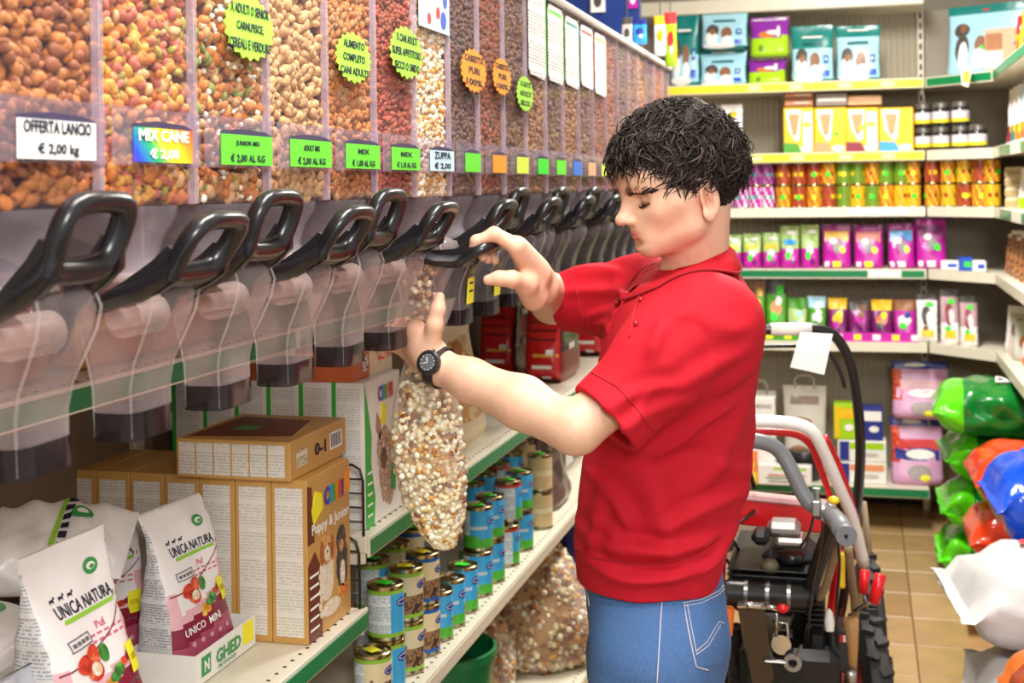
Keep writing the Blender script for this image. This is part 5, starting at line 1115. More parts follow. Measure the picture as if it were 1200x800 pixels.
for k, (y, m) in enumerate(((5.98, BAGW), (5.86, CLRC), (5.72, GREYP))):
    side_pack(.64, y, ZS[4], .13, .2-.02*k, .07, [m], lambda *a: 0, [(0, .5, .4, .3, (DOG2, MAROON, BRNP)[k]), (.1, .7, .3, .1, NEON)], 'crumpled %s pack in the corner of the fifth shelf, %s along' % (('white', 'clear', 'grey')[k], ORD[k]), 'pack', 'crumpled packs on the right fifth shelf', rz=-.9)
for k, y in enumerate((5.55, 5.4, 5.22, 5.04)):
    side_pack(.66, y, ZS[4], .13, .2, .07, [(ORGP, SUN, TOMATO, LGR)[k], BAGW], lambda sd, u, v: 1 if .2 < v < .5 else 0, [(0, .35, .4, .3, (BRNP, RDI, WINK, ORGP)[k]), (.1, .75, .4, .1, WINK)], ('orange', 'yellow', 'red', 'lime')[k]+' and white pack on the right fifth shelf', 'pack', 'packs on the right fifth shelf', rz=-.9)
# diamond tag hanging from the corner rail, and wire hook
p = WY(1133, 88, 6.0); o = MB().prism([(-.022, .01), (.0, .05), (.024, .03), (.008, -.05), (-.018, -.04)], 'y', -.0015, .0015).build('hanging_tag', pm('pale_pink_card', 'f0dcc8', .5), sm=0); o.location = (p.x, 6.03, p.z); MB().box((-.012, -.002, -.03), (.012, -.0016, .02)).build('tag_print', SUN, o, sm=0); MB().tube([(0, 0, .045), (0, .004, .09)], .0015, 5).build('hook', STEEL, o); tag(o, 'small pale tag hanging under the green corner rail', 'tag')
# ---- things hanging above the dispensers near the far end
ar = tag(empty('hanging_display', (-.75, 4.72, 2.32)), 'dark steel display arm with hooks above the far dispensers', 'display'); MB().box((-.35, -.02, -.015), (.28, .02, .015), .003).build('bar', STEEL, ar); MB().tube([(-.3, 0, .01), (-.3, 0, .69)], .012, 8).build('drop_rod', STEEL, ar)
MB().tube([(.2, 0, .01), (.2, 0, .69)], .008, 8).build('drop_rod', STEEL, ar)
for k in range(6): MB().tube([(-.25+.09*k, 0, -.01), (-.25+.09*k, -.16, -.02), (-.25+.09*k, -.17, .0)], .004, 6).build('hook', CHROME, ar)
for k, (px, yt, yb, wpx, m, n, lb) in enumerate(((750, 22, 52, 16, SKYB, NAVY, 'blue card of leads hanging from the display arm'), (735, 20, 58, 12, GREYP, DOG2, 'grey card of clips hanging from the display arm'), (786, 14, 78, 13, LGR, RDI, 'lime green and white pack hanging at the end of the dispensers'), (774, 18, 66, 14, BAGW, SUN, 'white pack hanging beside the lime green one'))):
    Yk = 4.55; p0 = WY(px-wpx/2, yb, Yk); p1 = WY(px+wpx/2, yt, Yk); w = p1.x-p0.x; h = p1.z-p0.z
    P = Pouch(w, h, .02, 90+k, .002, .1, nx=20, nz=10); o = P.build('hanging_pack', [m, n], lambda sd, u, v: 1 if v > .8 else 0); o.location = ((p0.x+p1.x)/2, Yk, p0.z); tag(o, lb, 'pack', 'packs hanging from the display arm')
    decal(o, P.front, oval(0, .5, .6, .3), n, .001); decal(o, P.front, oval(.1, .3, .3, .15), WINK, .0016)
    MB().tube([(0, 0, h), (0, 0, 2.31-p0.z)], .002, 5).build('hang_loop', STEEL, o)
YC = 5.5
for k, (px, y1, wp, m, n, lb) in enumerate(((701, 15, 16, BAGW, DOG2, 'white card with a dog picture on the blue board'), (742, 10, 10, MAG, WINK, 'small magenta card on the blue board'))):
    a = WY(px-wp/2, y1, YC); b = WY(px+wp/2, -12, YC); o = MB().box((a.x, YC-.012, a.z), (b.x, YC-.002, b.z)).build('card', m, sm=0); tag(o, lb, 'card'); MB().prism([((a.x+b.x)/2+(b.x-a.x)*.3*math.cos(t*PI/5), (a.z+b.z)/2+(b.z-a.z)*.3*math.sin(t*PI/5)) for t in range(10)], 'y', YC-.0128, YC-.0121).build('picture', n, o, sm=0)
# ================================================================ bags piled on the floor to the right
def place(o, x, y, z, rz=0, tilt=0): o.location = (x, y, z); o.rotation_euler = (0, tilt, rz)
LIMEF = pfilm('lime_film_glossy', '5fe01a', .16, .5, 22); DKGF = pfilm('dark_green_film', '0f7a2c', .18, .5, 22); REDO = pfilm('orange_red_film', 'e8431c', .16, .6, 26); BLUF = pfilm('blue_film', '1550d8', .16, .6, 22); WFILM = pfilm('white_sack_film', 'c9c7c6', .36, .7, 12, .02); RUST = pfilm('rust_film', 'a83c18', .2, .5, 26); BLKS = pfilm('black_sack', '1c1c20', .25, .4, 24)
one = lambda a, v: 0
z = 0.001
for k in range(3):
    o, sf = lying(.62, .44, .19, 70+k, [LIMEF, DKGF], lambda a, v: 1 if v > .2 and .05 < a < .45 else 0, 'food_sack', .026, nx=64, nz=40, fin=.06, pw=4.5); place(o, .275+.012*k, 5.72, z, .03*(k-1)); z += .198; tag(o, 'glossy lime green sack in the pile, %s from the floor' % ORD[k], 'sack', 'lime green sacks piled on the floor')
o, sf = lying(.66, .46, .20, 75, [DKGF, LIMEF], lambda a, v: 1 if v < .17 else 0, 'food_sack', .014, nx=64, nz=40, fin=.04, pw=6); place(o, .265, 5.66, z, -.05); tag(o, 'dark green sack with white print lying on top of the lime pile', 'sack')
for (u, v, w, h, m) in ((-.12, .09, .14, .05, WINK), (-.11, .09, .07, .03, TOMATO), (.12, .06, .2, .06, GPK), (.14, .10, .1, .04, WINK), (.33, .06, .16, .09, CORAL), (-.02, -.05, .2, .03, WINK)): decal(o, sf, oval(u, v, w, h), m, .009, n=1)
lettering_on(o, sf, 'DOG', -.02, -.045, .22, .05, WINK, .011, name='lettering')
z = .001
for k in range(3):
    o, sf = lying(.6, .42, .205, 80+k, [REDO], one, 'food_sack', .014, nx=64, nz=40, fin=.04, pw=6); place(o, .335+.015*k, 5.12, z, .03*(k-1)); z += .214; tag(o, 'crumpled orange red sack in the pile, %s from the floor' % ORD[k], 'sack', 'orange red sacks piled on the floor')
z = .001
for k, (h, m, lb) in enumerate(((.27, BLKS, 'black sack lying on the floor under the blue ones'), (.165, BLUF, 'blue sack with white lettering, lower of the two'), (.31, BLUF, 'plump glossy blue sack on top of the right-hand pile'))):
    o, sf = lying(.62, .44, h, 84+k, [m], one, 'food_sack', .016, nx=64, nz=40, fin=.05, pw=4); place(o, .42-.05*(k > 0), 4.45, z, .06*(k-1)); z += h+.004; tag(o, lb, 'sack', 'blue sacks on the right-hand pile' if k else None)
    if k == 1: lettering_on(o, sf, 'aumi', -.12, .0, .4, .06, WINK, .010)
st = MB().tube([(.405, 4.22, .36), (.5, 4.215, .345), (.62, 4.21, .35), (.8, 4.21, .36)], .012, 8, flat=.4).build('strap', BLK); tag(st, 'black strap round the front of the blue sacks', 'strap')
# white woven sacks nearer the camera
for k, (x, y, zz, L, w, h, rz, lb) in enumerate(((.27, 3.76, .001, .6, .5, .185, .05, 'white woven sack at the bottom of the near pile'), (.24, 3.70, .195, .62, .5, .155, -.10, 'white woven sack in the middle of the near pile with a flapping corner'), (.21, 3.84, .362, .66, .5, .20, .10, 'white woven sack with green print on top of the near pile'))):
    o, sf = lying(L, w, h, 90+k, [WFILM], one, 'white_sack', .02, fin=.10, pw=5); place(o, x, y, zz, rz); tag(o, lb, 'sack', 'white woven sacks in the near pile')
    if k == 2:
        r = random.Random(4)
        for i in range(34): u, v = r.uniform(-.08, .30), r.uniform(-.05, .12); decal(o, sf, oval(u, v, .03+.03*r.random(), .016), LEAFG, .010, n=1)
        for i in range(6): decal(o, sf, oval(-.16+.03*i, .05-.012*i, .035, .02), RDI, .010, n=1)
    if k == 1:
        c = MB().grid(lambda u, v: Vector((.02-.10*u, -.25+.14*v+.03*u, .07+.05*u*(1-v)+.02*math.sin(5*u+3*v))), 8, 8).build('corner_flap', WFILM, o, 180); c['label'] = 'stiff folded corner'
o, sf = lying(.5, .4, .24, 95, [RUST, BAGW, ORGP], lambda a, v: 1 if .42 < v < .52 and .05 < a < .3 else (2 if .1 < a < .2 and v < .4 else 0), 'food_sack', .016, nx=64, nz=40, fin=.05, pw=4); place(o, .30, 3.30, .245, -.05); tag(o, 'rust red sack with a white label at the bottom right corner', 'sack')
decal(o, sf, rect(-.2, .02, .1, .05), WINK, .010)
o, sf = lying(.55, .42, .245, 97, [WFILM], one, 'white_sack', .012, fin=.06, pw=6); place(o, .22, 3.28, .001, .03); tag(o, 'flat white sack on the floor under the rust red one', 'sack')
# ================================================================ machines parked behind the person
def P3(*a): return [WD(x, y, D) for x, y, D in a]
def rel(mb, b): mb.V = [tuple(Vector(v)-Vector(b)) for v in mb.V]; return mb
def ptube(parent, b, name, m, pts, r, n=10, sm=180, curve=True, **k):
    P = P3(*pts)
    if curve and len(P) > 2:
        Q = []
        for i in range(len(P)-1):
            p0, p1, p2, p3 = P[max(i-1, 0)], P[i], P[i+1], P[min(i+2, len(P)-1)]
            for t in (0, .25, .5, .75): Q.append(.5*((2*p1)+(p2-p0)*t+(2*p0-5*p1+4*p2-p3)*t*t+(3*p1-p0-3*p2+p3)*t**3))
        P = Q+[P[-1]]
    mb = MB().tube(P, r, n, **k); return rel(mb, b).build(name, m, parent, sm)
GREYT = pm('grey_handlebar', '74767a', .4, nz=.06); WTUBE = pm('white_tube', 'eceae6', .3, nz=.03); REDT = pm('red_frame_paint', 'c8161c', .3, nz=.06, ns=12); RUBR = pm('tyre_rubber', '24211f', .7, nz=.2, ns=80, bump=.2, bs=300); DKM = pm('engine_black', '1b1a1a', .35, nz=.2, ns=50); CAST = pm('cast_aluminium', 'b4b2ae', .35, .9, nz=.15, ns=80); REDG = pm('red_grip', 'd8141e', .3, nz=.05); BELTB = pm('brown_belt_cover', '4a3a2c', .45, nz=.12, ns=14); YELL = pm('yellow_part', 'e6c21a', .35, nz=.06); WOODP = pm('pale_wood_handle', 'b98a54', .5, nz=.15, ns=20); TANT = pm('dusty_tube', '9a8468', .5, nz=.15)
def wheel(parent, c, R, w, axis, name='wheel', tread=18):
    """tyre with lugs on a rim, axle along axis (unit vector)"""
    a = Vector(axis).normalized(); q = a.to_track_quat('Z', 'Y').to_matrix().to_4x4(); T = Matrix.Translation(c) @ q
    o = MB().lathe([(R*.62, -w*.5), (R*.9, -w*.5), (R*.98, -w*.36), (R, 0), (R*.98, w*.36), (R*.9, w*.5), (R*.62, w*.5), (R*.62, -w*.5)], 32, T=T, cap=False).build(name, RUBR, parent, 40)
    lug = MB()
    for k in range(tread):
        for s_ in (-1, 1):
            A = 2*PI*(k+(.5 if s_ > 0 else 0))/tread; lug.box((R*.965, -.008*R/.25, -w*.02 if s_ > 0 else -w*.46), (R*1.035, .010*R/.25, w*.46 if s_ > 0 else w*.02), 0, T=T @ Matrix.Rotation(A, 4, 'Z') @ Matrix.Rotation(.4*s_, 4, 'X'))
    l_ = lug.build('tread_lug', RUBR, o, 0); l_['kind'] = 'stuff'
    MB().lathe([(0, -w*.3), (R*.2, -w*.34), (R*.25, -w*.2), (R*.6, -w*.3), (R*.63, -w*.4), (R*.63, w*.4), (R*.6, w*.3), (R*.25, w*.2), (R*.2, w*.34), (0, w*.3)], 24, T=T, cap=False).build('rim', STEEL, o, 40)
    return o
# ---- lawnmower with the tall black handle and the paper tag
b = WD(930, 700, 3.75); b.z = 0; lm = tag(empty('lawn_mower', b), 'lawn mower with a tall black U-shaped handle and a white paper tag', 'mower')
ptube(lm, b, 'handle', BLK, [(826, 560, 3.55), (832, 470, 3.5), (846, 400, 3.45), (870, 388, 3.42), (910, 386, 3.4), (962, 386, 3.4), (985, 402, 3.41), (1000, 440, 3.43), (1008, 510, 3.48), (1006, 575, 3.55), (998, 640, 3.62), (985, 720, 3.75)], .0135, 10)
ptube(lm, b, 'white_sleeve', WHT, [(903, 385.5, 3.398), (925, 385.5, 3.398), (950, 385.5, 3.398)], .0165, 10, curve=False)
ptube(lm, b, 'bail_bar', BLK, [(838, 440, 3.44), (860, 412, 3.43), (890, 406, 3.42), (955, 406, 3.42), (972, 414, 3.42), (984, 435, 3.42), (990, 454, 3.43)], .0055, 8)
pa = P3((938, 389, 3.37), (976, 391, 3.37), (966, 439, 3.33), (926, 430, 3.33)); pg = rel(MB().grid(lambda u, v: (pa[0].lerp(pa[1], u)).lerp(pa[3].lerp(pa[2], u), v)+Vector((0, -.006*math.sin(PI*v), 0)), 8, 8), b).build('paper_tag', WHT, lm, 180); pg['label'] = 'white paper tag hung from the handle'
md = pm('mower_deck_red', 'a8181c', .35, nz=.08); zc = Vector((0, 0, 0))
MB().lathe([(0, .10), (.20, .10), (.235, .12), (.235, .19), (.21, .225), (.12, .24), (0, .24)], 32, T=Matrix.Scale(1.15, 4, (0, 1, 0)), cap=False).build('deck', md, lm, 40)
MB().lathe([(0, 0), (.10, 0), (.11, .03), (.11, .12), (.09, .15), (.03, .16), (0, .16)], 24, (0, 0, .24), cap=False).build('motor', DKM, lm, 40)
MB().lathe([(0, 0), (.05, 0), (.055, .01), (.05, .035), (0, .04)], 20, (0, 0, .40), cap=False).build('fuel_cap', BLK, lm, 40)
for sx in (-1, 1):
    for sy in (-1, 1): wheel(lm, (sx*.25, sy*.22, .10), .10, .045, (1, 0, 0), tread=14)
# ---- red machine with the white tube handle
b = WD(905, 660, 3.15); b.z = 0; rc = tag(empty('hand_cart', b), 'red hand cart with a white tube handle behind the person', 'cart')
ptube(rc, b, 'handle', WTUBE, [(846, 600, 3.2), (846, 520, 3.1), (858, 498, 3.05), (885, 493, 3.05), (930, 496, 3.05), (952, 506, 3.05), (968, 535, 3.08), (984, 572, 3.12), (999, 608, 3.17), (1012, 660, 3.25)], .0145, 12)
ptube(rc, b, 'inner_bar', REDT, [(858, 512, 3.08), (885, 506, 3.08), (928, 508, 3.08), (948, 519, 3.08), (958, 540, 3.1), (974, 585, 3.14), (990, 640, 3.2)], .0085, 10)
ptube(rc, b, 'side_rail', REDT, [(966, 512, 3.07), (978, 535, 3.1), (992, 572, 3.14), (1004, 612, 3.19)], .009, 10)
A_, B_ = WD(830, 574, 3.05), WD(976, 590, 3.12)
d_ = (B_-A_); bed = MB()
for (dz0, dz1, dy0, dy1, m) in ((-.068, -.02, 0, .30, 0), (-.02, .0, -.008, .31, 0)): pass
T = Matrix.Translation(A_-b) @ Matrix.Rotation(math.atan2(d_.y, d_.x), 4, 'Z') @ Matrix.Rotation(-math.atan2(d_.z, math.hypot(d_.x, d_.y)), 4, 'Y'); Lx = d_.length
MB().box((0, 0, -.072), (Lx, .012, -.012), .003, T=T).build('front_panel', REDT, rc); MB().box((0, -.006, -.014), (Lx, .03, .004), .004, T=T).build('rim_trim', pm('pink_white_trim', 'e6b4b4', .35, nz=.05), rc)
MB().box((0, .012, -.072), (Lx, .12, -.060), .003, T=T).build('bed', REDT, rc); MB().box((0, .12, -.072), (Lx, .132, -.03), .003, T=T).build('rear_panel', REDT, rc)
MB().box((0, .012, -.06), (.012, .12, -.01), .003, T=T).build('side_panel', REDT, rc); MB().box((Lx-.012, .012, -.06), (Lx, .12, -.01), .003, T=T).build('side_panel', REDT, rc)
ptube(rc, b, 'strut', DKWIRE, [(868, 520, 3.06), (876, 545, 3.06), (884, 572, 3.06)], .006, 8, curve=False)
for (p, q) in (((846, 612, 3.07), (900, 700, 3.3)), ((880, 690, 3.25), (838, 640, 3.1)), ((846, 628, 3.07), (885, 598, 3.07))): ptube(rc, b, 'brace_wire', DKWIRE, [p, q], .004, 6, curve=False)
ptube(rc, b, 'leg', REDT, [(848, 610, 3.1), (836, 760, 3.1), (834, 1010, 3.1)], .014, 8, curve=False); ptube(rc, b, 'leg', REDT, [(990, 606, 3.18), (968, 760, 3.35), (962, 960, 3.5)], .012, 8, curve=False)
MB().box((-.18, -.25, .0), (.12, -.18, .30), .02).build('foot_box', REDT, rc)
# ---- tiller with the grey handlebar
b = WD(930, 720, 3.0); b.z = 0; tl = tag(empty('garden_tiller', b), 'black garden tiller with a grey handlebar and red lever grips', 'tiller')
ptube(tl, b, 'handlebar', GREYT, [(852, 640, 3.0), (848, 560, 2.85), (854, 524, 2.8), (872, 516, 2.8), (898, 519, 2.8), (915, 530, 2.8), (928, 552, 2.79), (940, 577, 2.78), (952, 592, 2.77), (968, 598, 2.76)], .0165, 12)
ptube(tl, b, 'grip', GREYT, [(960, 599, 2.78), (974, 603, 2.72), (984, 614, 2.60), (991, 627, 2.5)], [.017, .019, .020, .021], 14, curve=False)
mb = MB(); gp = WD(991.5, 628, 2.488); fq = (WD(984, 614, 2.6)-gp).normalized(); mb.lathe([(0, 0), (.019, 0), (.021, .006), (.021, .02)], 20, T=Matrix.Translation(gp-b) @ fq.to_track_quat('Z', 'Y').to_matrix().to_4x4(), cap=False); mb.build('grip_end', pm('grey_rubber_end', '66686c', .5), tl, 40); MB().ball(gp-b-fq*.0005, .004, 8, 6).build('end_hole', GAP, tl, 180)
for (x, y, s_) in ((957, 594, .018), (966, 601, .016), (975, 596, .016)): c = WD(x, y, 2.735)-b; MB().box((c.x-s_*.5, c.y-s_, c.z-s_*.9), (c.x+s_*.5, c.y+s_, c.z+s_*.9), .003).build('clamp', CAST, tl)
c = WD(977, 586, 2.70)-b; MB().ball(c, (.012, .012, .009), 10, 6).build('bolt_cap', YELL, tl, 60); c = WD(957, 583, 2.73)-b; MB().lathe([(0, -.012), (.006, -.012), (.006, .014), (.009, .014), (.009, .02), (0, .02)], 8, c).build('bolt', CAST, tl, 40)
for k, (pts, r, m) in enumerate((([(980, 606, 2.78), (966, 640, 2.85), (950, 690, 2.95), (934, 740, 3.05), (928, 830, 3.2)], .019, DKM), ([(990, 612, 2.8), (978, 650, 2.88), (966, 690, 2.96), (950, 720, 3.02)], .010, TANT), ([(994, 640, 2.9), (998, 680, 3.0), (1002, 715, 3.1), (1000, 790, 3.2)], .010, TANT))): ptube(tl, b, 'column', m, pts, r, 10, flat=.6)
for (pts, r) in (([(964, 604, 2.76), (962, 640, 2.8), (950, 700, 2.9), (946, 780, 3.0)], .003), ([(978, 602, 2.76), (984, 660, 2.85), (980, 720, 2.95), (985, 800, 3.0)], .0035), ([(955, 600, 2.78), (948, 625, 2.8), (938, 640, 2.84)], .003)): ptube(tl, b, 'control_cable', BLK, pts, r, 6)
# engine: block with cooling fins, tank, cap, cover, silencer, carburettor
e0 = WD(912, 700, 3.05)-b
def rbox(name, m, px0, px1, y0, y1, D, dep, bev=.008):
    a = WD(px0, y1, D)-b; c = WD(px1, y0, D)-b; return MB().box((a.x, min(a.y, c.y), a.z), (c.x, max(a.y, c.y)+dep, c.z), bev).build(name, m, tl)
rbox('engine_block', DKM, 858, 952, 668, 716, 3.02, .26)
for k in range(7): rbox('cooling_fin', DKM, 852, 958, 664+7*k, 667.2+7*k, 3.0, .29, .001)
rbox('fuel_tank', pm('tank_charcoal', '34323a', .35, nz=.15), 892, 956, 642, 664, 3.05, .12, .02)
c = WD(928, 657, 3.02)-b; MB().lathe([(0, 0), (.030, 0), (.032, .004), (.032, .014), (.028, .02), (0, .021)], 24, c, cap=False).build('fuel_cap', BLK, tl, 40)
c = WD(902, 663, 3.0)-b; MB().ball(c, (.022, .022, .018), 12, 8).build('breather', pm('dusty_olive', '5f5a42', .5, nz=.2), tl, 180)
rbox('silver_cover', CAST, 898, 938, 612, 630, 2.99, .05, .012); rbox('silver_cover', CAST, 908, 944, 630, 642, 2.98, .06, .008); rbox('air_hose', DKM, 880, 902, 622, 640, 2.97, .05, .012)
for (a, q, y0, y1) in ((948, 954, 652, 666), (983, 990, 648, 690)): rbox('yellow_guard', YELL, a, q, y0, y1, 3.05, .02, .004)
c0, c1 = WD(850, 694, 2.95)-b, WD(950, 700, 2.95)-b; MB().tube([c0, c1], .028, 16).build('silencer', DKM, tl, 40)
for t in (.25, .5, .75): q = c0.lerp(c1, t); MB().tube([q-Vector((.004, 0, 0)), q+Vector((.004, 0, 0))], .0305, 16).build('silencer_band', STEEL, tl, 40)
a, q = WD(864, 708, 2.9)-b, WD(898, 710, 2.9)-b; MB().tube([a, q], .008, 10).build('chrome_bar', CHROME, tl, 180); a, q = q, WD(914, 714, 2.9)-b; MB().tube([a, q], .006, 10).build('chrome_bar', CHROME, tl, 180)
c = WD(917, 713, 2.88)-b; MB().ball(c, (.014, .01, .010), 8, 6).build('red_knob', REDG, tl, 180)
bc_ = P3((868, 714, 2.92), (896, 714, 2.92), (912, 830, 2.98), (886, 830, 2.98)); bk_ = [v+F_*.05 for v in bc_]; rel(MB().add(bc_+bk_, [(0, 1, 2, 3), (4, 7, 6, 5), (0, 4, 5, 1), (1, 5, 6, 2), (2, 6, 7, 3), (3, 7, 4, 0)]), b).build('belt_cover', BELTB, tl, 0)
rbox('carburettor', CAST, 908, 928, 738, 768, 2.98, .05, .012); c = WD(916, 752, 2.97)-b; MB().lathe([(0, -.02), (.022, -.02), (.026, 0), (.022, .02), (0, .02)], 18, T=Matrix.Translation(c) @ Matrix.Rotation(PI/2, 4, 'X')).build('carburettor_bowl', CHROME, tl, 40)
ptube(tl, b, 'link_rod', CHROME, [(905, 728, 2.95), (922, 730, 2.95), (925, 760, 2.95)], .0035, 8, curve=False); ptube(tl, b, 'link_rod', CHROME, [(910, 718, 2.9), (910, 745, 2.92)], .003, 8, curve=False)
sp_ = MB(); c = WD(929, 776, 2.93)-b
for k in range(14): pass
sp_.lathe([(.010, -.004), (.020, -.004), (.020, .004), (.010, .004), (.010, -.004)], 20, T=Matrix.Translation(c) @ Matrix.Rotation(PI/2, 4, 'X'), cap=False); sp_.tube([c+Vector((-.014, 0, 0)), c+Vector((-.06, 0, .0))], .008, 8, flat=.5); sp_.tube([c+Vector((.006, 0, .014)), c+Vector((.02, 0, .04))], .006, 8, flat=.5); sp_.build('bracket', CAST, tl, 40)
rbox('gear_case', DKM, 945, 972, 735, 815, 3.0, .14, .015); rbox('control_box', pm('charcoal_box', '2e2d2f', .4, nz=.1), 972, 996, 736, 788, 2.98, .08, .006)
lb = rbox('label', REDG, 984, 988, 744, 752, 2.972, .004, 0); rbox('label', WHT, 988, 994, 744, 752, 2.972, .004, 0)
for k in range(5): rbox('side_fin', DKM, 944, 966, 706+6*k, 709+6*k, 2.97, .12, .001)
c = WD(972, 728, 2.96)-b; MB().lathe([(0, -.02), (.010, -.02), (.012, .0), (.008, .02), (0, .03)], 10, c).build('spark_plug', WHT, tl, 60)
ptube(tl, b, 'wooden_handle', WOODP, [(997, 726, 2.95), (999, 760, 2.97), (996, 810, 3.0)], [.016, .012, .011], 10, curve=False); ptube(tl, b, 'ferrule', CAST, [(997, 785, 2.96), (997, 800, 2.97)], .0135, 10, curve=False)
ptube(tl, b, 'lever', STEEL, [(1001, 716, 2.95), (1014, 708, 2.93), (1024, 704, 2.92)], .0045, 8, curve=False); ptube(tl, b, 'lever_grip', REDG, [(1024, 706, 2.92), (1028, 690, 2.92), (1032, 673, 2.92)], .0125, 12, curve=False); ptube(tl, b, 'lever_grip', REDG, [(1012, 694, 3.05), (1014, 668, 3.05)], .0115, 12, curve=False)
ptube(tl, b, 'lever', STEEL, [(1016, 712, 3.05), (1012, 694, 3.05)], .004, 8, curve=False)
wc_ = WD(1019, 800, 3.3)-b; wc_.z = .26; wheel(tl, wc_, .26, .062, (1, .15, 0), tread=20); wc2 = WD(868, 800, 3.2)-b; wc2.z = .26; wheel(tl, wc2, .26, .062, (1, .15, 0), tread=20)
MB().tube([wc_, wc2], .018, 10).build('axle', STEEL, tl, 180)
ptube(tl, b, 'frame_bar', DKM, [(848, 735, 2.95), (842, 800, 3.0), (842, 900, 3.1)], .012, 8, curve=False)
c = WD(854, 728, 2.92)-b; MB().lathe([(0, -.03), (.008, -.03), (.013, .03), (0, .03)], 12, c).build('orange_cap', ORGP, tl, 40)
MB().box((-.12, -.05, .30), (.10, .20, .56), .02).build('chassis', DKM, tl)
# clear bag of parts hung on the cart
P = Pouch(.13, .20, .09, 101, .01, .1); cb2 = P.build('parts_bag', [pclear('hazy_bag', 'f4f0ec', 'e6e2dc', .3, .15)], lambda *a: 0); p = WD(866, 668, 3.42); cb2.location = p; tag(cb2, 'hazy clear plastic bag hanging behind the jeans', 'bag')
ptube(cb2, p, 'drawstring', WHT, [(866, 612, 3.44), (866, 600, 3.38), (862, 582, 3.30)], .003, 6, curve=False)
# tyre of another machine standing further back
c = WD(1018, 690, 3.95); c.z = .24; wt_ = tag(empty('spare_wheel', (c.x, c.y, 0)), 'dusty narrow wheel standing upright behind the tiller', 'wheel'); wheel(wt_, (0, 0, .245), .24, .05, (1, .12, 0), name='tyre')
ptube(wt_, Vector((c.x, c.y, 0)), 'fork', TANT, [(1012, 588, 3.95), (1018, 640, 3.95), (1018, 700, 3.95)], .009, 8, curve=False)
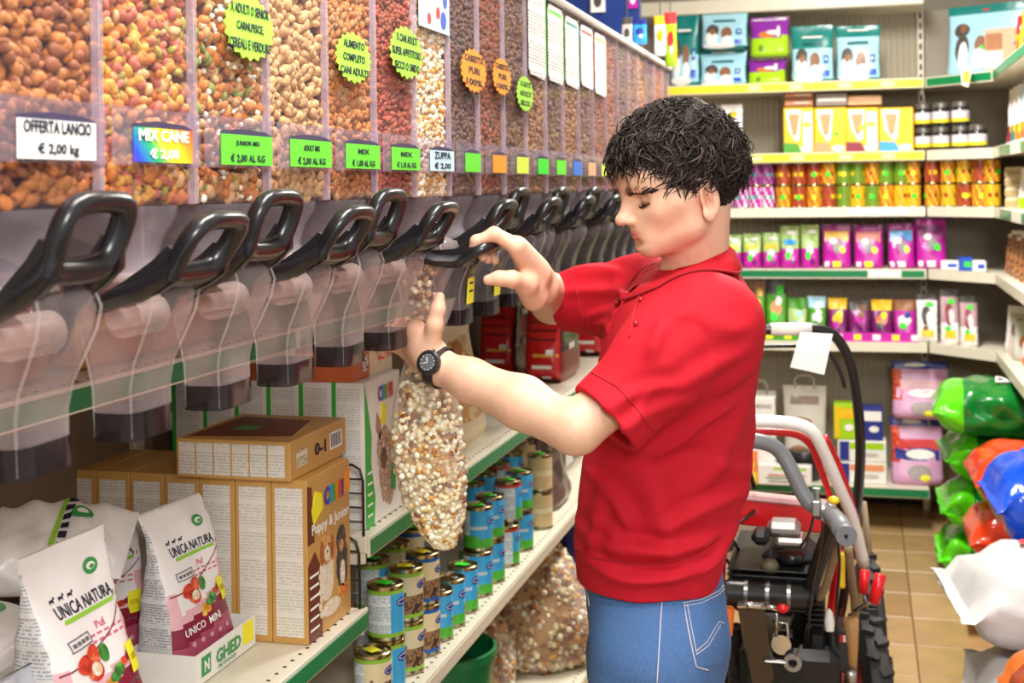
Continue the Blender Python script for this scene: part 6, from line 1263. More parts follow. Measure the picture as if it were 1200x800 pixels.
# ================================================================ the person
class Field:
    """signed-distance grid; shapes are blended in, then the zero surface is meshed (surface nets)"""
    def __init__(s, lo, hi, h):
        s.lo = np.array(lo, float); s.h = h; s.n = np.ceil((np.array(hi)-s.lo)/h).astype(int)+1; s.V = np.full(s.n, 1.0, np.float32)
    def win(s, lo, hi):
        a = np.clip(np.floor((np.array(lo)-s.lo)/s.h).astype(int), 0, s.n-1); b = np.clip(np.ceil((np.array(hi)-s.lo)/s.h).astype(int)+1, 1, s.n)
        sl = tuple(slice(i, j) for i, j in zip(a, b))
        ax = [(s.lo[i]+s.h*np.arange(a[i], b[i])).astype(np.float32) for i in range(3)]
        return sl, ax[0][:, None, None], ax[1][None, :, None], ax[2][None, None, :]
    def put(s, sl, d, k=0, op='u'):
        V = s.V[sl]
        if op == 'u':
            if k: hh = np.maximum(k-np.abs(V-d), 0)/k; s.V[sl] = np.minimum(V, d)-hh*hh*k*.25
            else: s.V[sl] = np.minimum(V, d)
        elif op == 's':
            d = -d
            if k: hh = np.maximum(k-np.abs(V-d), 0)/k; s.V[sl] = np.maximum(V, d)+hh*hh*k*.25
            else: s.V[sl] = np.maximum(V, d)
    def cone(s, a, b, ra, rb, k=.01, op='u', cut=None):
        a, b = np.array(a, float), np.array(b, float); r = max(ra, rb)+k+s.h*3; sl, X, Y, Z = s.win(np.minimum(a, b)-r, np.maximum(a, b)+r)
        d_ = b-a; L2 = float(d_ @ d_); px, py, pz = X-a[0], Y-a[1], Z-a[2]
        t = np.clip((px*d_[0]+py*d_[1]+pz*d_[2])/L2, 0, 1); q = np.sqrt((px-t*d_[0])**2+(py-t*d_[1])**2+(pz-t*d_[2])**2)-(ra+(rb-ra)*t)
        if cut is not None:
            c, nn = cut; q = np.maximum(q, (X-c[0])*nn[0]+(Y-c[1])*nn[1]+(Z-c[2])*nn[2])
        s.put(sl, q.astype(np.float32), k, op)
    def chain(s, pts, rr, k=.01, op='u'):
        for i in range(len(pts)-1): s.cone(pts[i], pts[i+1], rr[i], rr[i+1], k, op)
    def loft(s, levels, ax, ay, k=.02, op='u', p=2.3, shrink=0):
        """stack of ellipses (z, cx, cy, a, b): a along unit vector ax, b along ay"""
        L = sorted(levels); zz = np.array([l[0] for l in L]); c = np.array([l[1:3] for l in L]); ab = np.array([l[3:5] for l in L])-shrink
        m = ab.max()+k+.02; lo = (c.min(0)-m).tolist()+[zz[0]-.02]; hi = (c.max(0)+m).tolist()+[zz[-1]+.02]
        sl, X, Y, Z = s.win(lo, hi); zf = Z.ravel(); it = lambda v: smooth_interp(zf, zz, v)[None, None, :].astype(np.float32)
        cx, cy, a, b = it(c[:, 0]), it(c[:, 1]), it(ab[:, 0]), it(ab[:, 1])
        u = ((X-cx)*ax[0]+(Y-cy)*ax[1])/a; v = ((X-cx)*ay[0]+(Y-cy)*ay[1])/b
        d = ((np.abs(u)**p+np.abs(v)**p)**(1/p)-1)*np.minimum(a, b); d = np.maximum(d, np.maximum(Z-zz[-1], zz[0]-Z))
        s.put(sl, d.astype(np.float32), k, op)
    def mesh(s):
        V = s.V; ins = V < 0; n = s.n
        cnt = np.zeros(n-1, np.int8)
        for i in (0, 1):
            for j in (0, 1):
                for k in (0, 1): cnt += ins[i:n[0]-1+i, j:n[1]-1+j, k:n[2]-1+k]
        act = np.argwhere((cnt > 0) & (cnt < 8)); N = len(act); idx = np.full(n-1, -1, np.int32); idx[tuple(act.T)] = np.arange(N)
        cor = {(i, j, k): V[act[:, 0]+i, act[:, 1]+j, act[:, 2]+k] for i in (0, 1) for j in (0, 1) for k in (0, 1)}
        acc = np.zeros((N, 3)); w = np.zeros(N)
        for c0 in cor:
            for a in range(3):
                if c0[a]: continue
                c1 = list(c0); c1[a] = 1; v0, v1 = cor[c0], cor[tuple(c1)]; x = (v0 < 0) != (v1 < 0); t = np.where(x, v0/np.where(x, v0-v1, 1), 0)
                p = np.tile(np.array(c0, float), (N, 1)); p[:, a] += t; acc += p*x[:, None]; w += x
        P = s.lo+s.h*(act+acc/w[:, None]); Q = []
        for a in range(3):
            b, c = (a+1) % 3, (a+2) % 3; e = [slice(None)]*3; f = [slice(None)]*3; e[a] = slice(0, n[a]-1); f[a] = slice(1, n[a])
            A, B = ins[tuple(e)], ins[tuple(f)]; ed = np.argwhere(A != B); ok = (ed[:, b] > 0) & (ed[:, c] > 0) & (ed[:, b] < n[b]-1) & (ed[:, c] < n[c]-1); ed = ed[ok]
            def cell(db, dc): q = ed.copy(); q[:, b] -= db; q[:, c] -= dc; return idx[tuple(q.T)]
            q = np.stack([cell(1, 1), cell(0, 1), cell(0, 0), cell(1, 0)], 1); fl = A[tuple(ed.T)]; q[~fl] = q[~fl][:, ::-1]; Q.append(q)
        return P, np.concatenate(Q)
def smooth_interp(x, xs, ys):
    """monotone-ish cubic through the levels"""
    m = np.gradient(ys, xs); i = np.clip(np.searchsorted(xs, x)-1, 0, len(xs)-2); h = xs[i+1]-xs[i]; t = np.clip((x-xs[i])/h, 0, 1)
    return (2*t**3-3*t**2+1)*ys[i]+(t**3-2*t**2+t)*h*m[i]+(-2*t**3+3*t**2)*ys[i+1]+(t**3-t**2)*h*m[i+1]
def quad_mesh(name, P, Q):
    me = bpy.data.meshes.new(name); me.vertices.add(len(P)); me.vertices.foreach_set('co', P.astype(np.float32).ravel()); me.loops.add(len(Q)*4); me.loops.foreach_set('vertex_index', Q.astype(np.int32).ravel())
    me.polygons.add(len(Q)); me.polygons.foreach_set('loop_start', np.arange(0, len(Q)*4, 4, dtype=np.int32)); me.update(calc_edges=True); me.validate(); me.shade_smooth(); return me
def relax(P, Q, it=2, lam=.5):
    E = np.concatenate([Q[:, [0, 1]], Q[:, [1, 2]], Q[:, [2, 3]], Q[:, [3, 0]]]); E = np.concatenate([E, E[:, ::-1]]); dg = np.bincount(E[:, 0], minlength=len(P))[:, None]
    for i in range(it):
        for l in (lam, -lam*1.03):
            S_ = np.stack([np.bincount(E[:, 0], P[E[:, 1], a], len(P)) for a in range(3)], 1); P = P+l*(S_/np.maximum(dg, 1)-P)
    return P
def vnormals(P, Q):
    n = np.cross(P[Q[:, 2]]-P[Q[:, 0]], P[Q[:, 3]]-P[Q[:, 1]]); N = np.zeros_like(P)
    for i in range(4):
        for a in range(3): N[:, a] += np.bincount(Q[:, i], n[:, a], len(P))
    return N/np.maximum(np.linalg.norm(N, axis=1), 1e-9)[:, None]
A3 = lambda v: np.array(v, float)
Rn, Fn = A3(R_), A3(F_)
# ---------------- head frame: f = where the face points, l = the person's left, u = crown
yw, pt = math.radians(12), math.radians(12)
hf0 = -Rn*math.cos(yw)-Fn*math.sin(yw); hl = -Fn*math.cos(yw)+Rn*math.sin(yw); hz_ = np.array([0, 0, 1.])
hf = hf0*math.cos(pt)-hz_*math.sin(pt); hu = hz_*math.cos(pt)+hf0*math.sin(pt); HO = A3(WD(803, 232, 2.2))
def H2W(p): return HO+p[0]*hf+p[1]*hl+p[2]*hu
pw = lambda x, y, D: A3(WD(x, y, D))
TORSO = [(296, 784, 850, .05), (312, 770, 860, .072), (328, 750, 870, .115), (348, 728, 880, .165), (372, 716, 885, .188), (405, 706, 887, .19), (460, 696, 884, .172), (520, 687, 876, .158), (590, 676, 864, .152), (640, 672, 850, .152), (674, 676, 842, .150)]
TD = 2.26
def tlev(y, x0, x1, b):
    c = pw((x0+x1)/2, y, TD); return (c[2], c[0], c[1], (x1-x0)/2*TD/CF, b)
TL = [tlev(*t) for t in TORSO]
SHL, ELL, WRL = pw(832, 374, 2.10), pw(678, 500, 2.04), pw(511, 428, 2.17)      # left arm, near the camera
SHR, ELR, WRR = pw(752, 342, 2.40), pw(648, 352, 2.58), pw(634, 336, 2.36)      # right arm
def build_body():
    F = Field((-.84, 1.92, 1.0), (-.13, 2.66, 1.76), .0028)
    F.loft(TL, Rn, Fn, .01, shrink=.022)
    # neck
    F.cone(H2W((-.025, 0, -.02)), pw(812, 322, 2.25), .048, .058, .014)
    # head
    r = .15; c = H2W((.0, 0, .03)); sl, X, Y, Z = F.win(c-r, c+r); px, py, pz = X-HO[0], Y-HO[1], Z-HO[2]
    x = px*hf[0]+py*hf[1]+pz*hf[2]; y = px*hl[0]+py*hl[1]+pz*hl[2]; z = px*hu[0]+py*hu[1]+pz*hu[2]; ay = np.abs(y)
    def ell(cx, cy, cz, a, b, c_, sym=False):
        yy = ay if sym else y; k0 = np.sqrt(((x-cx)/a)**2+((yy-cy)/b)**2+((z-cz)/c_)**2); return ((k0-1)*min(a, b, c_)).astype(np.float32)
    def cap(a, b, ra, rb, sym=False):
        yy = ay if sym else y; d0, d1, d2 = b[0]-a[0], b[1]-a[1], b[2]-a[2]; L2 = d0*d0+d1*d1+d2*d2; t = np.clip(((x-a[0])*d0+(yy-a[1])*d1+(z-a[2])*d2)/L2, 0, 1)
        return (np.sqrt((x-a[0]-t*d0)**2+(yy-a[1]-t*d1)**2+(z-a[2]-t*d2)**2)-ra-(rb-ra)*t).astype(np.float32)
    U = lambda d, k: F.put(sl, d, k); Sb = lambda d, k: F.put(sl, d, k, 's')
    U(ell(-.004, 0, .048, .099, .076, .080), .0)
    U(ell(.035, 0, .0, .058, .060, .080), .03)
    U(cap((.062, .0, .052), (.060, .03, .050), .038, .036, True), .03)
    U(cap((.016, .046, -.040), (.076, .014, -.062), .014, .016, True), .03)
    U(cap((.012, .050, -.005), (.016, .046, -.040), .016, .014, True), .03)
    U(ell(.081, 0, -.062, .015, .018, .016), .016)
    U(ell(.072, 0, -.030, .028, .036, .034), .02)
    U(cap((.060, .046, -.004), (.035, .060, .004), .014, .012, True), .03)
    U(cap((.088, .012, .034), (.066, .048, .032), .010, .009, True), .014)         # brow
    Sb(ell(.094, .034, .015, .018, .021, .012, True), .014)                        # eye socket
    U(ell(.070, .034, .0145, .015, .017, .0125, True), .004)                       # closed-down lid over the eyeball
    Sb(cap((.0865, .024, .0095), (.078, .049, .0098), .0012, .0012, True), .0015)  # lid line
    U(cap((.091, 0, .026), (.113, 0, -.008), .0085, .0095), .012)                  # nose
    U(ell(.1165, 0, -.0115, .0095, .010, .0085), .008); U(ell(.104, .012, -.0145, .010, .007, .0075, True), .006)
    Sb(ell(.1075, .0065, -.0225, .006, .0038, .004, True), .003)
    U(cap((.0965, 0, -.0335), (.083, .022, -.038), .0062, .0035, True), .006)      # lips
    U(cap((.0945, 0, -.0455), (.082, .020, -.0405), .0068, .0038, True), .005)
    Sb(cap((.1035, 0, -.0392), (.083, .0245, -.0395), .0011, .0011, True), .002)
    Sb(ell(.099, 0, -.054, .008, .018, .005), .008)
    # ears
    ex, ez = -.0115, -.006
    cy_, sy_ = math.cos(.35), math.sin(.35); xr = (x-ex)*cy_+(ay-.074)*sy_; yr = -(x-ex)*sy_+(ay-.074)*cy_; zr = (z-ez)-.18*(x-ex)
    def elE(cx, cy, cz, a, b, c_): k0 = np.sqrt(((xr-cx)/a)**2+((yr-cy)/b)**2+((zr-cz)/c_)**2); return ((k0-1)*min(a, b, c_)).astype(np.float32)
    U(elE(-.004, .001, .005, .020, .006, .031), .004); U(elE(.005, .0, -.024, .010, .0055, .011), .005)
    Sb(elE(.0, .0075, .003, .0125, .0085, .0205), .003); U(elE(-.004, .0025, .004, .0035, .003, .015), .003); U(elE(.011, .0, -.003, .004, .004, .006), .003)
    # left arm (near) and hand round the bag's neck
    F.chain([SHL, SHL*.5+ELL*.5, ELL], [.048, .044, .039], .02); F.chain([ELL+A3((-.008, -.002, -.004)), ELL*.62+WRL*.38, ELL*.25+WRL*.75, WRL], [.037, .040, .0325, .0265], .02)
    pL = pw(489, 398, 2.19)
    F.cone(WRL, pw(497, 410, 2.18), .027, .026, .02); F.chain([pw(503, 412, 2.18), pw(487, 388, 2.175)], [.025, .020], .016); F.chain([pw(496, 415, 2.20), pw(476, 392, 2.20)], [.024, .019], .016); F.chain([pw(492, 420, 2.22), pw(470, 402, 2.23)], [.021, .017], .016)
    for q in ([(489, 387, 2.17), (476, 379, 2.195), (468, 379, 2.245), (476, 383, 2.28)], [(480, 390, 2.18), (464, 385, 2.205), (456, 386, 2.25), (464, 390, 2.28)],
              [(473, 398, 2.195), (456, 394, 2.215), (444, 396, 2.25), (452, 402, 2.275)], [(469, 406, 2.22), (452, 404, 2.235), (446, 410, 2.265), (454, 414, 2.285)]):
        F.chain([pw(*p) for p in q], [.0115, .0098, .0088, .0078], .006)
    F.chain([pw(505, 408, 2.165), pw(509, 380, 2.15), pw(513, 362, 2.15), pw(515, 348, 2.155)], [.0165, .0128, .0112, .0088], .010)
    # right arm (far) and hand closed over the lever
    F.chain([SHR, SHR*.5+ELR*.5, ELR], [.050, .047, .042], .02); F.chain([ELR, ELR*.6+WRR*.4, WRR], [.042, .040, .031], .02)
    F.cone(WRR, pw(622, 322, 2.33), .0285, .026, .02)
    for (a, b, ra, rb) in (((628, 322, 2.30), (606, 289, 2.245), .026, .0165), ((628, 320, 2.325), (606, 287, 2.27), .025, .016), ((629, 321, 2.345), (607, 288, 2.295), .023, .015), ((631, 326, 2.36), (610, 293, 2.32), .020, .014)): F.cone(pw(*a), pw(*b), ra, rb, .016)
    F.chain([pw(626, 348, 2.30), pw(616, 335, 2.27)], [.024, .019], .02)          # heel of the thumb
    for q in ([(603, 288, 2.243), (580, 275, 2.236), (558, 282, 2.238), (553, 297, 2.245)], [(603, 286, 2.268), (579, 273, 2.26), (559, 283, 2.262), (566, 301, 2.266)], [(604, 287, 2.293), (580, 275, 2.286), (562, 287, 2.288), (572, 304, 2.29)], [(608, 292, 2.318), (586, 281, 2.31), (570, 291, 2.312), (580, 305, 2.312)]):
        F.chain([pw(*p) for p in q], [.0125, .0108, .0095, .008], .006)
    F.chain([pw(618, 333, 2.265), pw(600, 327, 2.235), pw(585, 326, 2.228), pw(572, 328, 2.228)], [.0175, .0135, .0115, .009], .010)
    return F.mesh()
BP_, BQ_ = build_body(); BP_ = relax(BP_, BQ_, 1, .4)
bme = quad_mesh('person', BP_, BQ_)
# skin tint per vertex: lips, cheeks, ears, fingertips a little redder; ear hollows painted with shade
LO = (BP_-HO) @ np.stack([hf, hl, hu], 1); col = np.tile(np.array([.76, .46, .32]), (len(BP_), 1))
def blob(c, r, P=LO): return np.clip(1-np.linalg.norm((P-np.array(c))/np.array(r), axis=1), 0, 1)[:, None]
def tint(w, c): global col; w = np.clip(w, 0, 1); col = col*(1-w)+np.array(c)*w
LA = LO.copy(); LA[:, 1] = np.abs(LA[:, 1])
tint(blob((.058, .042, -.014), (.035, .03, .03), LA)*.55, (.80, .38, .28)); tint(blob((.115, 0, -.012), (.02, .02, .02), LA)*.6, (.80, .38, .29)); tint(blob((-.01, .078, -.005), (.03, .03, .04), LA)*.6, (.80, .36, .27))
tint(np.minimum(1, blob((.094, 0, -.040), (.022, .030, .0135), LA)*2.2), (.62, .20, .17)); tint(np.minimum(1, blob((.084, .036, .0095), (.014, .020, .005), LA)*1.6), (.30, .14, .10))
tint(blob((-.012, .079, -.003), (.013, .02, .021), LA)*.9, (.50, .17, .11)); tint(blob((.002, .075, -.004), (.007, .02, .012), LA)*.6, (.42, .15, .10))  # shade of the ear hollow, put into the skin colour
for c in ((553, 297, 2.245), (566, 301, 2.266), (572, 304, 2.29), (580, 275, 2.236), (606, 287, 2.25), (515, 348, 2.155), (489, 387, 2.165), (572, 328, 2.228)): tint(blob(pw(*c), (.022,)*3, BP_)*.5, (.78, .34, .26))
at_ = bme.color_attributes.new('tint', 'FLOAT_COLOR', 'POINT'); at_.data.foreach_set('color', np.concatenate([col, np.ones((len(col), 1))], 1).astype(np.float32).ravel())
k = NT('skin'); vc = k.n('ShaderNodeVertexColor', layer_name='tint'); n_ = k.noise(60, 3); mx = k.n('ShaderNodeMix', data_type='RGBA', blend_type='MULTIPLY'); mx.inputs[0].default_value = 1
k.l(vc.outputs[0], mx.inputs[6]); k.l(k.ramp(n_, [(.3, (.93, .90, .88, 1)), (.7, (1, 1, 1, 1))]), mx.inputs[7]); k.l(mx.outputs[2], k.p.inputs['Base Color']); k.p.inputs['Roughness'].default_value = .5
k.p.inputs['Subsurface Weight'].default_value = .12; k.p.inputs['Subsurface Radius'].default_value = (.012, .005, .003); k.bump(k.noise(900, 2), .05, .001)
SKIN = k.m; bme.materials.append(SKIN)
person = link('person', bme); tag(person, 'dark-haired person in a red polo shirt and jeans filling a clear bag from a dispenser', 'person')
# ---------------- polo shirt
RED = None
k = NT('red_pique'); k.l(k.mix(k.noise(9, 3), lin('b21424'), lin('c21c2d')), k.p.inputs['Base Color']); k.p.inputs['Roughness'].default_value = .8; k.p.inputs['Sheen Weight'].default_value = 0; k.p.inputs['Specular IOR Level'].default_value = .2
b1 = k.n('ShaderNodeTexVoronoi'); b1.inputs['Scale'].default_value = 520; k.l(k.n('ShaderNodeTexCoord').outputs['Object'], b1.inputs['Vector']); k.bump(b1.outputs['Distance'], .16, .0012); RED = k.m
def build_shirt():
    F = Field((-.74, 1.88, .93), (-.08, 2.70, 1.60), .0038)
    F.loft(TL, Rn, Fn, .0)
    eL = pw(709, 491, 2.045); dL = eL-SHL; dL /= np.linalg.norm(dL)
    F.cone(pw(826, 382, 2.14), eL+dL*.03, .080, .066, .05, cut=(eL, dL)); F.cone(SHL+A3((0, 0, -.008)), SHL*.6+eL*.4, .074, .074, .045)
    eR = pw(660, 352, 2.515); dR = eR-SHR; dR /= np.linalg.norm(dR); hem = dR*.8+(-Rn)*.5; hem /= np.linalg.norm(hem)
    F.cone(SHR+A3((.0, -.01, -.01)), eR+dR*.03, .082, .052, .05, cut=(eR, hem))
    # open sleeve ends and hem, neck opening
    F.cone(SHL*.55+eL*.45, eL+dL*.06, .046, .0565, .0, 's'); F.cone(SHR*.4+eR*.6, eR+dR*.06, .040, .0445, .0, 's')
    F.cone(H2W((-.02, 0, -.02)), pw(812, 312, 2.25), .052, .058, .008, 's')
    c = TL[-1]; F.loft([(TL[-1][0]-.03, c[1], c[2], c[3]-.008, c[4]-.008), (TL[-1][0]+.035, c[1], c[2], c[3]-.008, c[4]-.008)], Rn, Fn, 0, 's')
    return F.mesh(), eL, dL, eR, dR
(SP, SQ), eL, dL, eR, dR = build_shirt(); SP = relax(SP, SQ, 2, .5)
def folds(P, N):
    """creases: raised and sunken lines that fade out, in the shirt's own upright coordinates"""
    s_ = (P @ Rn); z = P[:, 2]; t_ = (P @ Fn); w0 = pw(775, 500, TD); s0 = s_-w0 @ Rn; z0 = z-w0[2]; D = np.zeros(len(P))
    def crease(a, b, wid, amp, bow=0., side=True):
        nonlocal D
        A, B = (pw(*a, TD), pw(*b, TD)); a2 = np.array([A @ Rn-w0 @ Rn, A[2]-w0[2]]); b2 = np.array([B @ Rn-w0 @ Rn, B[2]-w0[2]]); d = b2-a2; L = np.linalg.norm(d); d /= L; n = np.array([-d[1], d[0]])
        q = np.stack([s0, z0], 1)-a2; u = q @ d/L; v = q @ n-bow*np.sin(np.pi*np.clip(u, 0, 1)); w = np.clip(np.minimum(u, 1-u)*4+.15, 0, 1)
        g = np.exp(-(v/wid)**2)*w - .6*np.exp(-((v-wid*1.7)/(wid*1.2))**2)*w; D += 1.7*amp*g
    # waist folds, belly drag lines, sleeve and back creases
    for a in (((676, 612), (860, 598), .012, .006, -.02), ((674, 634), (800, 640), .010, .0055, -.015), ((700, 652), (850, 622), .011, .005, -.01), ((760, 600), (866, 560), .012, .0055, .012), ((690, 590), (770, 616), .010, .005, -.01), ((800, 650), (858, 600), .010, .005, .0),
              ((690, 540), (735, 610), .012, .005, .01), ((740, 530), (778, 650), .016, .004, .01), ((868, 420), (800, 560), .016, .004, .015), ((886, 470), (846, 600), .014, .005, .012), ((700, 560), (686, 640), .009, .004, 0), ((820, 520), (872, 540), .012, .003, 0),
              ((756, 512), (850, 448), .012, .007, .008), ((745, 530), (815, 500), .014, -.005, 0)): crease(*a)
    D += .0014*np.sin(s0*55+z0*38+2*np.sin(z0*21))*np.clip((-z0-.02)*8, 0, 1)
    arm = np.clip(1-np.abs(t_-SHL @ Fn+.03)/.13, 0, 1); near = t_ < (TD-.03)
    D2 = D.copy(); D = np.zeros(len(P))
    for a in (((690, 452), (780, 425), .010, .0045, .01), ((700, 480), (800, 440), .011, .004, .012), ((735, 400), (800, 340), .012, .005, .01), ((760, 440), (868, 392), .014, .005, .012), ((800, 470), (880, 400), .013, .005, .01), ((720, 470), (745, 430), .008, .003, 0), ((790, 345), (850, 372), .014, .0035, -.01), ((760, 352), (745, 400), .010, .0035, 0)): crease(*a)
    Dn = D*near*.75; D = np.zeros(len(P))
    for a in (((668, 330), (738, 322), .008, .004, .006), ((664, 352), (736, 345), .009, .0045, .004), ((690, 384), (740, 360), .009, .004, .004), ((720, 330), (760, 410), .010, .0045, .006), ((700, 392), (728, 372), .007, .003, 0)): crease(*a)
    return D2+Dn+D*(~near)
SN = vnormals(SP, SQ); sh_ = folds(SP, SN); SP2 = SP+SN*sh_[:, None]
shm = quad_mesh('polo_shirt', SP2, SQ); shm.materials.append(RED); shirt = link('polo_shirt', shm, person); shirt['label'] = 'red short-sleeved polo shirt'
from mathutils.bvhtree import BVHTree
def bvh_of(P, Q): return BVHTree.FromPolygons([Vector(p) for p in P], [tuple(int(i) for i in q) for q in Q])
SB = bvh_of(SP2, SQ)
def on_surf(bvh, px, py, off=.0015):
    h = bvh.ray_cast(Vector((0, 0, CH)), ray(px, py).normalized()); return (h[0]+h[1]*off) if h[0] is not None else None
def seam(bvh, pts, r, m, name, parent, off=.0008, n=10, dash=False):
    P = []
    for i in range(len(pts)-1):
        for j in range(n): t = j/n; P.append((pts[i][0]*(1-t)+pts[i+1][0]*t, pts[i][1]*(1-t)+pts[i+1][1]*t))
    P.append(pts[-1]); Q = [on_surf(bvh, x, y, off) for x, y in P]; Q = [q for q in Q if q is not None]; Q = [q for i, q in enumerate(Q) if i == 0 or (q-Q[i-1]).length < .02]
    mb = MB()
    if dash:
        for i in range(0, len(Q)-2, 3):
            if (Q[i]-Q[i+2]).length < .03: mb.tube([Q[i], Q[i+1], Q[i+2]], r, 5)
        o = mb.build(name, m, parent, 180); o['kind'] = 'stuff'; return o
    if len(Q) > 2: return mb.tube(Q, r, 5).build(name, m, parent, 180)
REDD = pm('red_seam_cloth', 'a8101e', .85, nz=.1, ns=80)
def band_ring(c, d, r, wdt, name, th=.004):
    d = Vector(d).normalized(); a = d.orthogonal().normalized(); b = d.cross(a); mb = MB(); c = Vector(c)
    def f(u, v):
        A = 2*PI*u; prof = [(-wdt, r), (-wdt, r+th), (0.002, r+th), (.002, r-.003)][min(3, int(round(v*3)))]; rad = Vector(a*math.cos(A)+b*math.sin(A)); return c+d*prof[0]+rad*prof[1]
    mb.grid(f, 40, 4, wrap=True); return mb.build(name, RED, shirt, 60)
seam(SB, [(693, 436), (722, 452), (745, 476), (764, 504)], .0013, REDD, 'hem_seam', shirt); seam(SB, [(672, 322), (678, 350), (686, 386)], .0013, REDD, 'hem_seam', shirt)
seam(SB, [(672, 640), (700, 655), (760, 661), (815, 650), (840, 628)], .0012, REDD, 'hem_seam', shirt)
# collar: stands round the neck and folds down onto the shirt
def collar():
    nk = A3(pw(810, 298, 2.245)); f = hf0; l = hl; mb = MB(); n = 48; rows = []
    for i in range(n+1):
        A = -PI+2*PI*i/n*1.0; A = A*.955; c, s_ = math.cos(A), math.sin(A)       # open at the front: A runs from behind... front gap at +-pi
        fx = -c; ly = s_                                                       # A=0 is the nape
        rad = f*fx*(.055+.003*fx)+l*ly*.058
        top = nk+rad*.98+np.array([0, 0, .026-.029*(fx+1)]); bot0 = nk+(f*fx*(.092+.016*fx)+l*ly*.104)+np.array([0, 0, -.020-.030*(fx+1)-.008*(fx > .6)])
        base = nk+rad*1.02+np.array([0, 0, -.020-.018*(fx+1)])
        h = SB.find_nearest(Vector(bot0)); q = h[0]+h[1]*.012
        bot = Vector(bot0)*.2+q*.8
        t2 = Vector(top)+Vector(rad)*.10+Vector((0, 0, -.004)); mid = t2.lerp(bot, .5)+Vector(rad).normalized()*.004+Vector((0, 0, .004))
        rows.append([Vector(base), Vector(top)-Vector(rad)*.04, Vector(top)+Vector((0, 0, .003)), t2, mid, bot, bot-Vector(rad).normalized()*.002-Vector((0, 0, .003)), mid-Vector(rad).normalized()*.006-Vector((0, 0, .003))])
    m = len(rows[0]); V = [p for r_ in rows for p in r_]; Fc = [(i*m+j, i*m+j+1, (i+1)*m+j+1, (i+1)*m+j) for i in range(n) for j in range(m-1)]
    mb = MB().add(V, Fc); o = mb.build('collar', pm('red_rib_knit', 'c11c2b', .85, nz=.08, ns=140, bump=.3, bs=420, bd=.001, spec=.2), shirt, 180)
    MB().tube([r_[5] for r_ in rows], .0022, 6).build('collar_edge', pm('red_collar_edge', '98101c', .85), o, 180); return o
collar()
pl_ = [(754, 336), (746, 356), (741, 375), (738, 395)]
seam(SB, pl_, .0016, REDD, 'placket_edge', shirt, .001)
for (x, y) in ((752, 352), (746, 380)):
    q = on_surf(SB, x, y, .002)
    if q is not None: MB().ball(q, .0045, 10, 6).build('button', pm('red_button', 'a01828', .3), shirt, 180)
# ---------------- jeans and shoes
k = NT('blue_denim'); tc = k.n('ShaderNodeTexCoord').outputs['Object']; mp = k.n('ShaderNodeMapping'); mp.inputs['Scale'].default_value = (1, 1, .25); k.l(tc, mp.inputs[0])
nn = k.noise(420, 2, vec=mp.outputs[0]); big = k.noise(7, 3)
c1 = k.mix(big, lin('1c3d74'), lin('3a6aa8')); k.l(k.mix(k.math('MULTIPLY', nn, .4), c1, lin('7fa2cc')), k.p.inputs['Base Color']); k.p.inputs['Roughness'].default_value = .85; k.bump(nn, .25, .0012); DENIM = k.m
HIPC = pw(768, 705, 2.25)
def build_jeans():
    F = Field((HIPC[0]-.24, HIPC[1]-.26, .03), (HIPC[0]+.24, HIPC[1]+.28, 1.09), .0048); L = []
    for (y, x0, x1, b) in ((640, 688, 842, .130), (680, 686, 846, .138), (710, 688, 850, .146), (740, 690, 853, .150), (775, 690, 850, .150), (805, 692, 842, .145)): L.append(tlev(y, x0, x1, b))
    F.loft(L, Rn, Fn, .0, p=2.4); z = L[-1][0]
    for sd, D, x in ((1, 2.165, 762), (-1, 2.335, 758)):
        a = pw(x, 770, D); kn = A3((a[0]-.01, a[1]-.0, .46)); an = A3((a[0]+.02, a[1], .10)); F.chain([a, a*.5+kn*.5, kn, an], [.098, .088, .070, .066], .035)
        F.cone(an+A3((0, 0, .01)), an+A3((0, 0, -.06)), .066, .066, .0, 's') if False else None
    return F.mesh()
JP_, JQ_ = build_jeans(); JP_ = relax(JP_, JQ_, 2); JN = vnormals(JP_, JQ_)
zz = JP_[:, 2]; ss = JP_ @ Rn
JP_ = JP_+JN*((.0022*np.sin(zz*95+6*np.sin(ss*14))*np.clip((.80-zz)*14, 0, 1)+.0016*np.sin(zz*60+ss*40)*np.clip((.95-zz)*6, 0, 1)))[:, None]
jm = quad_mesh('jeans', JP_, JQ_); jm.materials.append(DENIM); jeans = link('jeans', jm, person); jeans['label'] = 'blue jeans with pale stitching'
JB = bvh_of(JP_, JQ_); STI = pm('pale_stitch', 'e2d6d6', .6, nz=.05); STO = pm('copper_stitch', 'c8a890', .6, nz=.05)
for p in ([(714, 676), (724, 688), (742, 697), (760, 700), (776, 699)], [(714, 680), (724, 692), (742, 701), (760, 704), (776, 703)], [(777, 674), (776, 700), (774, 730), (772, 765), (770, 800)], [(776, 698), (800, 690), (825, 676), (842, 658)], [(776, 702), (800, 694), (825, 680), (843, 662)],
          [(800, 706), (822, 702), (842, 692), (851, 682)], [(801, 710), (822, 706), (842, 696), (851, 687)], [(801, 706), (806, 735), (812, 765), (816, 781)], [(805, 707), (810, 735), (816, 765)], [(816, 781), (830, 785)], [(815, 763), (828, 752), (836, 738), (842, 728), (848, 730)], [(815, 767), (830, 756), (838, 742), (844, 732)], [(683, 668), (688, 690), (691, 710)]):
    seam(JB, p, .0009, STI, 'stitching', jeans, .0006, 12)
q = on_surf(JB, 768, 700, .002); MB().ball(q, .0045, 8, 6).build('rivet', STEEL, jeans, 180)
qs = [on_surf(JB, x, y, .0022) for x, y in ((798, 704), (822, 700), (850, 684), (853, 740), (842, 783), (816, 782), (806, 740))]
